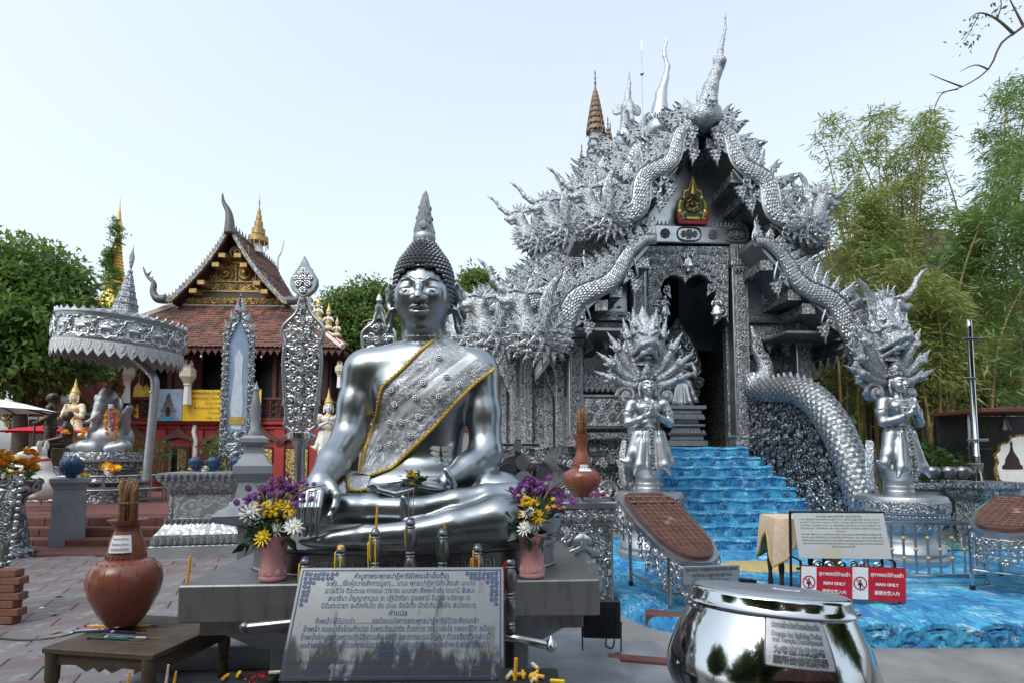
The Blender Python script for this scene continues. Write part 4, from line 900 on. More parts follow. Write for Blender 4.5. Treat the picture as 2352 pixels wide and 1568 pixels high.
# ------------------------------------------------------------------ painted water: the floor round the stairs
def swirl_field(X, Y, cs):
 h = np.zeros_like(X)
 for cx, cy, r, k, sg in cs:
  d = np.hypot(X-cx, (Y-cy)*1.0); a = np.arctan2(Y-cy, X-cx); h += np.exp(-(d/r)**2)*np.sin(k*d*6.28+sg*a*2)
 return h
def in_poly(X, Y, poly):
 c = np.zeros(X.shape, bool); n = len(poly)
 for i in range(n):
  (x1, y1), (x2, y2) = poly[i], poly[(i+1) % n]
  m = ((y1 > Y) != (y2 > Y)) & (X < (x2-x1)*(Y-y1)/(y2-y1+1e-12)+x1); c ^= m
 return c
def edge_dist(X, Y, poly):
 d = np.full(X.shape, 1e9); n = len(poly)
 for i in range(n):
  a, b = np.array(poly[i]), np.array(poly[(i+1) % n]); w = b-a; t = np.clip(((X-a[0])*w[0]+(Y-a[1])*w[1])/(w@w+1e-12), 0, 1); d = np.minimum(d, np.hypot(X-a[0]-w[0]*t, Y-a[1]-w[1]*t))
 return d
BW = [G(x, y, .02)[:2] for x, y in [(1395,1240),(1402,1330),(1410,1385),(1436,1412),(1466,1428),(1500,1436),(1560,1450),(1640,1466),(1760,1472),(1900,1474),(2000,1472),(2100,1476),(2210,1472),(2330,1476),(2520,1470)]]+[(9.5,6.0),(9.5,12.0),(1.6,12.0),(1.2,9.5)]
BW = [tuple(p) for p in BW]
xs = np.arange(.9, 9.5, .032); ys = np.arange(4.6, 10.6, .032); X, Y = np.meshgrid(xs, ys, indexing='ij')
jit = .05*np.sin(X*7+Y*3)+.04*np.sin(X*17-Y*5); ins = in_poly(X+.0, Y+jit, BW); dd = edge_dist(X, Y+jit, BW)
rg = random.Random(5); cs = [(rg.uniform(1.2,8.5), rg.uniform(5,9), rg.uniform(.25,.6), rg.uniform(3,5), rg.choice((-1,1))) for _ in range(26)]+[(4.05,5.75,.62,3.6,1),(5.75,5.9,.55,4,-1),(2.35,6.2,.5,4,1)]
Z = np.where(ins, .11*np.clip(dd/.07, 0, 1)**.5+.012*swirl_field(X, Y, cs), -.05)
nx, ny = X.shape; I = np.arange(nx*ny).reshape(nx, ny); keep = (Z[:-1,:-1] > 0)|(Z[1:,:-1] > 0)|(Z[:-1,1:] > 0)|(Z[1:,1:] > 0)
F = np.stack([I[:-1,:-1], I[1:,:-1], I[1:,1:], I[:-1,1:]], -1)[keep]
wf = tag(obj('painted_water_floor', npmesh('painted_water_floor', np.stack([X,Y,Z], -1).reshape(-1,3), F, 'painted_water')), kind='structure')
# rolled wave crests along its front rim
m = MB()
for i, x in enumerate(np.arange(1905, 2420, 23)):
 c = G(float(x), 1466, .06); s_ = .10+.03*(i % 3); pt, rd = spiral((0,0), s_, 1.35, 2.6+.3*(i % 2), -1 if i % 2 else 1, 18, .34, 0); m2 = MB().tube([(a, b*.6-.03, d) for a, b, d in pt], rd, 6); V = np.concatenate(m2.v); m.add(V*np.array([1.3,1,.75]), m2.f, None, (c.x, c.y+.03, .07))
o = m.build('wave_crests', 'painted_water', wf, 60); o['kind'] = 'stuff'
MB().add([G(2040,1262,.128), G(2360,1262,.128), G(2420,1212,.128), G(2040,1212,.128)], [(0,1,2,3)]).build('teal_tiling', 'teal_tile', wf, 0)
# ------------------------------------------------------------------ stairs, in the temple's frame
stairs = thing('blue_staircase', 'blue painted staircase with carved waves climbing to the silver temple door', 'stairs', TO, TA)
NR = 9; RISE = (FZ-.1)/NR; RX = [1.02,1.10,1.20,1.30,1.38,1.44,1.50,1.56,1.62]
for k in range(NR):
 z1 = FZ-.012-RISE*k; yf = -.42-.3*k; yb = .1 if k == 0 else yf+.42; w = RX[k]+.02; xl = -w-.12; n = 70; b = MB(); V = []; F = []
 prof = [(0,-RISE-.02),(-.012,-RISE*.75),(0.006,-RISE*.45),(-.02,-RISE*.22),(-.025,-.035),(-.008,-.006),(.03,0),(yb-yf,0)]
 for i in range(n+1):
  x = xl+(w-xl)*i/n; wob = .022*math.sin(x*6.3+k*2.1)+.014*math.sin(x*15+k)
  for j, (dy, dz) in enumerate(prof): V.append((x, yf+dy+(wob if j < 7 else 0), z1+dz+(.012*math.sin(x*9+k*1.7) if 2 < j < 7 else 0)))
 q = len(prof)
 for i in range(n):
  for j in range(q-1): F.append((i*q+j, (i+1)*q+j, (i+1)*q+j+1, i*q+j+1))
 F.append(tuple(range(q))); F.append(tuple(n*q+j for j in range(q))[::-1]); b.add(V, F); st = b.build('step', 'painted_water_step', stairs, 50)
 for x in np.arange(xl+.2, w-.05, .42):           # curls carved on the riser
  place('wave_curl', orn('curl', 'painted_water_step'), st, (x+.1*math.sin(k*5+x*3), yf-.012, z1-RISE*.55), xz(k+x*2, 1, int(x*10) % 2), (.15,.10,.13))
# ------------------------------------------------------------------ serpent balustrades
def serpent(sx, label):
 root = thing('serpent_balustrade', label, 'balustrade', TO, TA)
 A = np.array([1.24*sx, -.22]); B = np.array([(1.62 if sx > 0 else 1.95)*sx, -3.35])
 def at(t, z): c = A+(B-A)*t; return np.array([c[0], c[1], z])
 ctrl = [(0.0,3.30),(.05,2.95),(.22,2.88),(.42,2.82),(.60,2.55),(.74,2.05),(.84,1.45),(.91,.85),(1.0,.35)]
 N = 60; p = spline([at(t, z) for t, z in ctrl], N); rad = np.interp(np.linspace(0, 1, N), [0,.08,.3,.6,1], [.11,.19,.24,.25,.22])
 b = MB().tube(p, rad, 16); b.build('serpent_body', 'cast_silver', root, 180)
 T = np.gradient(p, axis=0); d = np.concatenate([[0], np.cumsum(np.linalg.norm(np.diff(p, axis=0), axis=1))]); T /= np.linalg.norm(T, axis=1)[:, None]; sc = MB(); sm = ornmb('scale'); V0 = np.concatenate(sm.v); rows = int(d[-1]/.085); side = np.array([-1.0*sx if sx > 0 else 1.0, 0, 0])
 for r_ in range(rows):
  s_ = (r_+.5)/rows*d[-1]; c = np.array([np.interp(s_, d, p[:,q]) for q in range(3)]); tt = np.array([np.interp(s_, d, T[:,q]) for q in range(3)]); rr = np.interp(s_, d, rad); u = np.cross(tt, (1,0,0)); u /= np.linalg.norm(u); v = np.cross(tt, u); m_ = 15
  for q in range(m_):
   a = 2*math.pi*(q+.5*(r_ % 2))/m_; nrm = math.cos(a)*u+math.sin(a)*v; ta = np.cross(tt, nrm); sc.add(V0 @ np.stack([ta*rr*.46, -nrm*.07, -tt*.115], 1).T, sm.f, None, c+nrm*(rr-.003))
 o = sc.build('scales', 'cast_silver', root, 0); o['kind'] = 'stuff'
 for i in range(26):
  s_ = d[-1]*(.06+.9*i/26); c = np.array([np.interp(s_, d, p[:,q]) for q in range(3)]); tt = np.array([np.interp(s_, d, T[:,q]) for q in range(3)]); rr = np.interp(s_, d, rad); u = np.cross(tt, (1,0,0)); u = u/np.linalg.norm(u); u = u if u[2] > 0 or u[1] < 0 else -u
  place('back_fin', orn('spike'), root, c+u*rr*.95, np.stack([-tt*.11, np.array([1.,0,0])*.3, u*.09], 1))
 tp = spline([(A[0]+.02,-.25,2.9),(A[0]+.12*sx,-.3,3.1),(A[0]+.26*sx,-.3,3.3),(A[0]+.24*sx,-.3,3.55),(A[0]+.12*sx,-.28,3.8),(A[0]+.08*sx,-.26,4.05),(A[0]+.02*sx,-.26,4.3)], 24)
 MB().tube(tp, np.interp(np.linspace(0,1,24), [0,.3,.6,1], [.14,.19,.13,.02]), 12).build('tail', 'relief_beast', root, 180)
 for i in range(9): place('tail_curl', orn('curl'), root, tp[3+i*2]+np.array([.0,-.12,0]), xz(i*1.1), .16)
 n = 40; V = []; F = []
 for i in range(n+1):
  t = i/n; c = at(t*.985+.0, 0); zt = np.interp(t*.985, [q[0] for q in ctrl], [q[1] for q in ctrl])-.05
  if t < .06: zt = min(zt, 2.86)
  for yo in (-.07, .07): V += [(c[0]+yo, c[1], .0), (c[0]+yo, c[1], max(zt, .2))]
 for i in range(n):
  a = i*4; F += [(a,a+4,a+5,a+1)[::-1], (a+2,a+6,a+7,a+3), (a+1,a+5,a+7,a+3)[::-1]]
 F += [(0,1,3,2), (n*4,n*4+2,n*4+3,n*4+1)]; MB().add(V, F).build('panel', 'relief_black', root, 30)
 foam = MB(); cms = [ornmb('curl'), ornmb('ocurl'), ornmb('ocurl'), ornmb('rosette')]; C0s = [np.concatenate(q.v) for q in cms]; rg = random.Random(11+sx); rt = rotz(math.atan2((B-A)[1], (B-A)[0])+(0 if sx < 0 else 0))
 for i in range(760):
  t = rg.random()*.96; zt = np.interp(t, [q[0] for q in ctrl], [q[1] for q in ctrl])-.3; z = .08+(zt-.08)*rg.random()**(1.25)
  if zt-z < .35 and rg.random() < .7: continue
  c = at(t, z); s_ = rg.uniform(.06,.17)*(1.15 if z < 1.2 else .75); m_ = np.array([[0,1,0],[1,0,0],[0,0,1.]]) ; M_ = m_ @ xz(rg.uniform(0, 6.28), s_, rg.random() < .5) @ np.diag([1,1.5,1])
  q_ = rg.randrange(4); foam.add(C0s[q_] @ M_.T, cms[q_].f, None, c+np.array([-.08-.02*rg.random(), 0, 0]))
 o = foam.build('foam_relief', 'foam_silver', root, 60); o['kind'] = 'stuff'
 return root
serpent(1, 'scaly silver serpent balustrade with dark foam relief beside the blue stairs, arching towards the bamboo')
serpent(-1, 'silver serpent balustrade behind the praying figure on the other side of the blue stairs')
# ------------------------------------------------------------------ praying guardians under a serpent hood
def small_head():
 s = SDF((-.12,-.12,-.1), (.12,.12,.36), .0105); s.ell((0,0,.02), (.06,.07,.08), k=.02); s.ell((0,-.05,.0), (.045,.055,.04), k=.02); s.chain([(0,-.0,.08),(0,.01,.18),(0,.015,.34)], [.05,.032,.004], k=.03); s.chain([(0,-.08,.03),(0,-.1,.06)], [.02,.006], k=.01)
 for q in (-1, 1): s.ell((q*.035,-.05,.05), (.016,.016,.016), k=.005); s.chain([(q*.05,0,.04),(q*.08,0,.1),(q*.07,.0,.16)], [.022,.016,.004], k=.01); s.chain([(q*.045,.0,-.02),(q*.08,0,0.03)], [.02,.006], k=.01)
 V, F = s.geo(); return npmesh('serpent_head', V, F, 'relief_beast')
SHEAD = small_head()
def figure_sdf(h=.0135):
 s = SDF((-.58,-.42,-.02), (.58,.42,1.74), h)
 s.chain([(0,.04,.02),(0,.04,.45)], [.19,.17], k=.03)
 for i in range(6): s.ell((0,.03,.05+.065*i), (.195-.008*i,.19-.008*i,.028), k=.02)
 s.cap((0,.01,.93), (0,.02,.40), .165, .24, k=.05); s.ell((0,.02,.36), (.265,.22,.08), k=.05)
 for q, (e, z, f) in enumerate([(-1,.44,.44),(1,.36,.38)]):
  s.chain([(e*.16,-.02,.85),(e*.24,-.04,.58),(e*.32,-.05,.44),(e*f,-.05,z+.04)], [.10,.085,.06,.02], k=.05); s.chain([(e*.12,-.12,.72),(e*.19,-.19,.40),(e*.27,-.21,.26)], [.07,.06,.02], k=.04)
 for x in (-.16,-.11,-.06,.06,.11,.16): s.cap((x*.8,-.145,.90), (x*1.2,-.215,.36), .014, .026, k=.02)
 s.ell((0,0,1.04), (.15,.115,.17), k=.06); s.ell((0,-.01,1.24), (.20,.13,.14), k=.07)
 for e in (-1, 1):
  s.ell((e*.085,-.09,1.25), (.085,.06,.07), k=.05); s.ell((e*.225,0,1.32), (.085,.08,.075), k=.05); s.chain([(e*.25,0,1.31),(e*.31,-.03,1.16),(e*.315,-.06,1.02)], [.078,.068,.06], k=.03)
  s.chain([(e*.315,-.06,1.02),(e*.18,-.17,1.07),(e*.045,-.25,1.15)], [.06,.05,.034], k=.03)
  s.chain([(e*.03,-.25,1.15),(e*.022,-.265,1.22)], [.032,.03], k=.02)
  for j in range(4): s.chain([(e*.014,-.245-.018*j,1.22),(e*.012,-.235-.02*j,1.31),(e*.008,-.23-.018*j,1.375-.012*abs(j-1.5))], [.0125,.0115,.007], k=.006)
  s.chain([(e*.03,-.235,1.18),(e*.02,-.215,1.25),(e*.012,-.21,1.285)], [.014,.012,.008], k=.008)
 s.cap((0,0,1.34), (0,-.005,1.50), .066, .056, k=.04)
 return s
def face_sdf():
 s = SDF((-.14,-.17,-.16), (.14,.13,.17), .0058); s.ell((0,-.01,.025), (.092,.10,.115), k=.03); s.ell((0,-.045,-.035), (.068,.062,.066), k=.035); s.ell((0,-.085,-.085), (.026,.024,.019), k=.02); s.chain([(0,-.100,.045),(0,-.124,-.004)], [.010,.017], k=.012)
 for e in (-1, 1):
  s.ell((e*.038,-.118,.030), (.027,.018,.017), k=.01, op='s'); s.ell((e*.038,-.088,.026), (.026,.016,.013), k=.004); s.chain([(e*.016,-.106,.018),(e*.038,-.106,.013),(e*.062,-.09,.020)], .004, k=.003); s.chain([(e*.010,-.108,.048),(e*.036,-.106,.062),(e*.068,-.085,.050)], .0065, k=.006); s.ell((e*.045,-.078,-.02), (.027,.023,.027), k=.02); s.chain([(e*.093,.0,.05),(e*.105,0,-.02),(e*.10,-.01,-.10)], [.018,.016,.018], k=.01); s.ell((e*.014,-.112,-.004), (.011,.012,.009), k=.006)
 s.chain([(-.032,-.100,-.045),(-.01,-.115,-.037),(.01,-.115,-.037),(.032,-.100,-.045)], [.004,.009,.009,.004], k=.004); s.chain([(-.024,-.100,-.057),(0,-.112,-.062),(.024,-.100,-.057)], [.005,.012,.005], k=.004); return s
def ringbeads(b, c, rx, ry, n, r, a0=0, a1=2*math.pi, drop=0, tilt=0):
 for i in range(n):
  a = a0+(a1-a0)*i/max(1, n-1 if a1-a0 < 6 else n); b.ball((c[0]+rx*math.cos(a), c[1]+ry*math.sin(a), c[2]+tilt*math.sin(a)), r, 6, 4)
FIG = figure_sdf(); FV, FF = FIG.geo(); HV_, HF_ = face_sdf().geo(); FF = np.concatenate([FF, HF_+len(FV)]); FV = np.concatenate([FV, HV_*1.2+np.array([0,-.012,1.565])]); FIGME = npmesh('body', FV, FF, 'guardian_silver')
def guardian(label, loc, rz, sc=1.0):
 r = thing('praying_guardian', label, 'statue', loc, rz, 'guardians at the foot of the stairs', sc)
 o = obj('body', FIGME, r)
 c = MB().lathe([(.118,1.655),(.135,1.68),(.12,1.71),(.12,1.74),(.095,1.75),(.098,1.79),(.07,1.83),(.072,1.86),(.045,1.91),(.03,2.0),(0,2.12)], 20, (0,.0,0));
 for i in range(14): a = math.pi+math.pi*(i+.5)/14; c.merge(ornmb('spike'), rotz(a+math.pi/2) @ np.diag([.05,.15,.085]), (.13*math.cos(a), .13*math.sin(a)-.005, 1.685))
 c.build('crown', 'relief_fine', r)
 j = MB(); ringbeads(j, (0,-.01,1.37), .13, .12, 18, .017, math.pi, 2*math.pi, tilt=.05); ringbeads(j, (0,-.02,1.34), .17, .145, 22, .015, math.pi*1.03, 1.97*math.pi, tilt=.12)
 for i in range(7): a = math.pi*(1.12+.76*i/6); j.merge(ornmb('pendant'), rotz(a+math.pi/2)*.075, (.185*math.cos(a), .16*math.sin(a)-.0, 1.31+.1*math.sin(a)))
 j.build('collar', 'relief_pale', r)
 bl = MB().lathe([(.172,.9),(.185,.915),(.185,.965),(.172,.98)], 28, (0,.005,0), sy=.86);
 for i in range(9): a = math.pi*(1.05+.9*i/8); bl.merge(ornmb('rosette'), rotz(a+math.pi/2)*.06, (.185*math.cos(a), .165*math.sin(a), .94))
 bl.build('belt', 'relief_fine', r)
 sh = MB().box((0,-.185,.66), (.085,.035,.56), rotx(R(-6)), .012)
 for i in range(11): sh.ball((0,-.19-.006*i,.92-.05*i), .02, 6, 4)
 sh.merge(ornmb('pendant'), np.diag([.17,.3,.17]), (0,-.245,.38)); sh.build('front_sash', 'relief_fine', r)
 for e in (-1, 1):
  a = MB().lathe([(.078,0),(.086,.012),(.086,.05),(.078,.062)], 18, (e*.29,-.02,1.17), M=roty(e*.25)); a.build('armlet', 'relief_fine', r)
  w = MB().tube([(e*.12,-.205,1.105),(e*.075,-.235,1.13)], [.050,.044], 12); w.build('bracelet', 'relief_fine', r)
  MB().tube([(e*.10,-.01,1.47),(e*.11,-.02,1.42)], [.022,.012], 8).build('earring', 'relief_fine', r)
 ou = [(-.16,1.34),(-.34,1.36),(-.40,1.44),(-.33,1.52),(-.5,1.6),(-.48,1.72),(-.56,1.84),(-.48,1.95),(-.46,2.1),(-.34,2.2),(-.28,2.34),(-.18,2.42)]
 ho = MB().slab(ou+[(-x, z) for x, z in ou[::-1]], .10, .20, .03).build('hood', 'relief_beast', r, 40)
 for e in (-1, 1):
  place('hood_scroll', orn('curl', 'relief_beast'), ho, (e*.30, .08, 1.45), xz(.5, 1, e < 0), .28)
  for q in range(5):
   a = (.10,.42,.78,1.12,1.42)[q]; rr = (.50,.55,.58,.60,.66)[q]; cz = 1.66+.07*q; p0 = np.array([e*.1, .12, 1.6+.06*q]); p1 = np.array([e*rr*math.cos(a)*(1 if q < 4 else 1.6), .06, cz+rr*math.sin(a)*.86]); mid = (p0+p1)/2+np.array([0,-.0,-.03])
   nk = spline([p0, mid, p1], 12); m = MB().tube(nk, np.linspace(.085,.055,12), 10)
   m.build('serpent_neck', 'relief_beast', ho, 180); dr = p1-mid; an = math.atan2(dr[2], dr[0])-math.pi/2
   place('serpent_head', SHEAD, ho, p1, xz(an), 1.0 if q < 4 else .95)
 s = SDF((-.34,-.4,-.34), (.34,.3,.62), .0165); s.ell((0,0,0), (.2,.22,.2), k=.05); s.ell((0,-.16,-.05), (.17,.16,.11), k=.06); s.chain([(-.2,-.06,-.16),(-.1,-.28,-.05),(0,-.32,-.02),(.1,-.28,-.05),(.2,-.06,-.16)], [.035,.04,.045,.04,.035], k=.02); s.chain([(-.17,-.04,-.26),(-.08,-.22,-.16),(0,-.26,-.14),(.08,-.22,-.16),(.17,-.04,-.26)], [.03,.035,.04,.035,.03], k=.02)
 s.ell((0,-.28,-.12), (.045,.05,.045), k=.01); s.chain([(0,.0,.1),(0,.06,.3),(0,.1,.6)], [.19,.12,.01], k=.08); s.chain([(0,.05,-.1),(0,.12,-.34)], [.17,.15], k=.05)
 for e in (-1, 1): s.ell((e*.12,-.15,.08), (.05,.05,.05), k=.01); s.chain([(e*.04,-.22,.10),(e*.12,-.2,.15),(e*.2,-.1,.13)], .025, k=.015); s.ell((e*.05,-.31,.02), (.03,.03,.025), k=.015); s.chain([(e*.18,0,.05),(e*.25,.04,.14),(e*.24,.06,.28)], [.06,.05,.01], k=.03); s.chain([(e*.17,0,-.12),(e*.26,.03,-.1),(e*.3,.05,0)], [.06,.045,.01], k=.02); s.chain([(e*.08,-.1,.2),(e*.13,-.06,.34),(e*.1,0,.46)], [.05,.035,.006], k=.02)
 for i in range(4): s.chain([(-.14,-.03-.02*i,-.2-.035*i),(0,-.12-.01*i,-.22-.035*i),(.14,-.03,-.2-.035*i)], .016, k=.01)
 V, F = s.geo(); gh = obj('great_serpent_head', npmesh('great_serpent_head', V, F, 'relief_beast'), r); gh.location = (0, .10, 2.24); gh.scale = (1.05,)*3
 MB().lathe([(.0,.03),(.1,.03),(.125,.045),(.15,.03),(.15,0)], 28, (-.06,.10,1.88), M=rotx(R(90))).build('halo_disc', 'plain_silver', r)
 MB().lathe([(.06,2.0),(.075,2.03),(.05,2.06),(.06,2.09),(.035,2.12),(.025,2.22),(0,2.27)], 14, (.02,.0,0)).build('knob', 'plain_silver', r)
 fin_ = MB().slab([(.0,0),(.18,.1),(.22,.3),(.15,.52),(.02,.7),(-.04,.5),(-.06,.2)], -.05, .05, .03); fo = fin_.build('tail_fin', 'relief_beast', r); fo.location = (-.34,.16,.08); fo.rotation_euler = (0,0,.5)
 return r
def pedestal(name, label, loc, r0, h, sc=1):
 p = thing(name, label, 'pedestal', loc, 0, 'round pedestals of the guardians')
 prof = [(r0*.92,0),(r0*.95,.03),(r0*.95,h*.10),(r0*.86,h*.13),(r0*.90,h*.18),(r0*.84,h*.28),(r0*.70,h*.34),(r0*.66,h*.42),(r0*.70,h*.50),(r0*.86,h*.66),(r0*.95,h*.70),(r0*.95,h*.74),(r0,h*.76),(r0,h*.94),(r0*.96,h),(0,h)]
 MB().lathe(prof, 56).build('drum', 'matt_silver', p)
 MB().lathe([(r0+.002,h*.775),(r0+.014,h*.785),(r0+.014,h*.925),(r0+.002,h*.935)], 56, cap=False).build('scroll_band', 'relief_fine', p)
 n = 22
 for i in range(n): a = 2*math.pi*i/n; place('lotus_petal', orn('lotus', 'matt_silver'), p, (r0*.72*math.cos(a), r0*.72*math.sin(a), h*.48), rotz(a+math.pi/2) @ rotx(R(28)), (r0*.24,.14,.2*h))
 for i in range(44): a = 2*math.pi*i/44; place('bead', BEAD, p, (r0*.965*math.cos(a), r0*.965*math.sin(a), h*.72), None, .02)
 return p
BEAD = MB().ball((0,0,0), 1, 8, 6).mesh('bead', 'plain_silver', 180)
c = G(1488,1290,.1); pedestal('guardian_pedestal', 'round silver pedestal under the praying guardian, beside the clay water jar', (2.05,8.55,.1), .50, .96); guardian('silver praying guardian under a serpent hood, between the clay jar and the blue stairs', (2.05,8.58,1.06), R(2), 1.0)
pedestal('guardian_pedestal', 'round silver pedestal under the praying guardian, behind the steel railing by the bamboo', (5.56,8.2,.1), .56, .93); guardian('silver praying guardian under a serpent hood, between the scaly balustrade and the bamboo', (5.60,8.25,1.03), R(14), 1.02)
# figure enthroned inside the doorway and leaf figures of the arch
th = thing('throne_figure', 'dark silver praying figure on a tiered throne inside the temple door', 'statue', TW(.2, 1.0, FZ), TA)
b = MB(); z = .02
for i, (w, h) in enumerate([(.62,.14),(.52,.1),(.58,.08),(.44,.12),(.56,.07),(.40,.14),(.54,.08),(.48,.1),(.6,.1)]): b.box((0,0,z+h/2), (w*1.5,w,h-.012), None, .012); z += h
b.build('throne', 'dark_silver', th)
for i in range(9): place('lotus_petal', orn('lotus', 'dark_silver'), th, (-.36+.09*i, -.3, .3), None, (.09,.2,.1)); place('lotus_petal', orn('lotus', 'dark_silver'), th, (-.36+.09*i, -.3, .62), None, (.09,.2,.1))
f = obj('body', npmesh('body', FV, FF, 'dark_silver'), th); f.location = (0,0,z-.3); f.rotation_euler = (0,0,R(-25)); f.scale = (.95,)*3
ou = [(-.3,.1),(-.52,.3),(-.5,.7),(-.56,1.0),(-.44,1.4),(-.2,1.8),(0,2.1),(.2,1.8),(.44,1.4),(.56,1.0),(.5,.7),(.52,.3),(.3,.1)]
hb = MB().slab(ou, .2, .28, .02).build('flame_back', 'lacquer_relief', th); hb.location = (0,0,z)
for i in range(12): t = i/11; a = math.pi*(t); place('curl_relief', orn('curl', 'dark_silver'), th, (.42*math.cos(a)*(1.1-.3*math.sin(a)), .16, z+.55+1.1*math.sin(a)), xz(i), .26)
for k, (x, y, s_) in enumerate([(1581,612,.30),(1528,708,.30),(1646,708,.30)]):
 a, cc = TL(x, y, -.16); o = place('praying_relief', FIGME, arch, (a, -.16, cc-(.25 if k else .12)), rotz(R(0 if k == 0 else (25 if k == 1 else -25))), s_)
# ------------------------------------------------------------------ the seated statue
B = P; PX = S(3.9)
bud = thing('buddha_statue', 'polished silver seated statue with curled hair, lace sash and one hand over its knee', 'statue', (-.63, 3.75, 1.06))
BO = np.array([-.63, 3.75, 1.06])
s = SDF((-1.75, 3.0, 1.05), (.55, 4.35, 2.62), .0115)
s.ell(B(970,905,3.95), (.37,.21,.34), k=.08); s.ell(B(970,842,3.95), (.40,.17,.17), k=.10)
for x in (838, 1098): s.ell(B(x,853,3.95), (.135,.14,.15), k=.08)
s.cap(B(968,832,3.96), B(860,848,3.96), .12, .12, k=.10); s.cap(B(975,832,3.96), B(1080,850,3.96), .12, .12, k=.10)
for x in (915, 1022): s.ell(B(x,900,3.83), (.15,.09,.12), k=.10)
s.ell(B(972,1020,3.94), (.27,.19,.30), k=.12); s.ell(B(972,1115,3.88), (.42,.26,.17), k=.10)
s.chain([B(836,858,3.95), B(818,930,3.91), B(802,1005,3.85)], [.135,.118,.112], k=.05)                       # arm over the knee
s.chain([B(798,1012,3.84), B(765,1062,3.60), B(738,1104,3.42)], [.112,.100,.078], k=.04)
s.chain([B(1100,862,3.95), B(1112,950,3.90), B(1115,1035,3.84)], [.135,.112,.108], k=.05)                   # arm in the lap
s.chain([B(1115,1040,3.83), B(1075,1072,3.70), B(1030,1100,3.56)], [.112,.088,.062], k=.05)
s.chain([B(900,1125,3.85), B(800,1140,3.72), B(735,1160,3.55)], [.17,.145,.115], k=.06); s.chain([B(1050,1125,3.85), B(1150,1140,3.75), B(1225,1172,3.58)], [.17,.15,.13], k=.06)
s.chain([B(735,1168,3.48), B(850,1167,3.40), B(955,1170,3.37), B(1050,1152,3.40), B(1115,1138,3.44), B(1180,1130,3.48)], [.100,.086,.076,.076,.072,.065], k=.03)   # upper shin
s.ell(B(1225,1128,3.54), (.20,.105,.05), roty(R(3)), k=.03)
s.chain([B(1232,1188,3.50), B(1140,1192,3.36), B(1040,1208,3.29), B(950,1222,3.27), B(840,1228,3.28), B(760,1236,3.30)], [.150,.136,.098,.070,.058,.050], k=.03)    # lower shin
s.ell(B(735,1240,3.31), (.12,.07,.042), k=.03)
for q in range(5): s.chain([B(715,1240,3.27+.026*q), B(692+3*q,1242,3.27+.026*q)], [.020,.016], k=.01)
# drapery lines: rolled hems
s.chain([B(x, y, 3.30) for x, y in [(926,1142),(932,1160),(934,1180),(932,1198)]], .02, k=.012); s.chain([B(x, y, 3.47) for x, y in [(1024,1078),(1034,1096),(1044,1116)]], .022, k=.012)
body = s.build('body', 'statue_silver', bud, BO, 2); BV, BF = s.V, s.F
h1 = SDF((-1.32,3.10,1.02), (-.92,3.55,1.56), .0052)
h1.chain([B(765,1062,3.60), B(738,1104,3.42)], [.098,.078], k=.03); h1.ell(B(733,1118,3.36), (.082,.10,.05), rotx(R(38)), k=.04); h1.ell(B(722,1136,3.31), (.078,.045,.05), k=.03)
for (a, b_, c, d) in [((694,1130),(689,1165),(687,1200),(688,1226)), ((709,1127),(703,1165),(700,1200),(701,1228)), ((724,1127),(718,1165),(714,1200),(714,1227)), ((738,1129),(732,1165),(728,1200),(728,1226))]:
 h1.chain([B(*a,3.29), B(*b_,3.225), B(*c,3.21), B(*d,3.215)], [.022,.0188,.0176,.0125], k=.001)
h1.chain([B(760,1112,3.36), B(774,1136,3.31), B(768,1165,3.27), B(757,1185,3.25), B(763,1199,3.245)], [.034,.026,.020,.017,.010], k=.02)
h1.build('hand', 'statue_silver', bud, BO, 1)
h2 = SDF((-.98,3.28,1.2), (-.35,3.72,1.58), .0052); h2.chain([B(1050,1088,3.62), B(1030,1100,3.56)], [.068,.060], k=.03)
h2.ell(B(985,1115,3.50), (.13,.10,.040), roty(R(10)), k=.05)
for q in range(4):
 yo = -.036*q; h2.chain([B(955,1122,3.53+yo), B(908,1137-q,3.48+yo), B(872,1131-2*q,3.47+yo), B(846+4*q,1114-q,3.47+yo)], [.021,.0185,.016,.010], k=.007)
h2.chain([B(1000,1102,3.47), B(940,1103,3.42), B(893,1109,3.41)], [.028,.021,.013], k=.015)
h2.build('hand', 'statue_silver', bud, BO, 1)
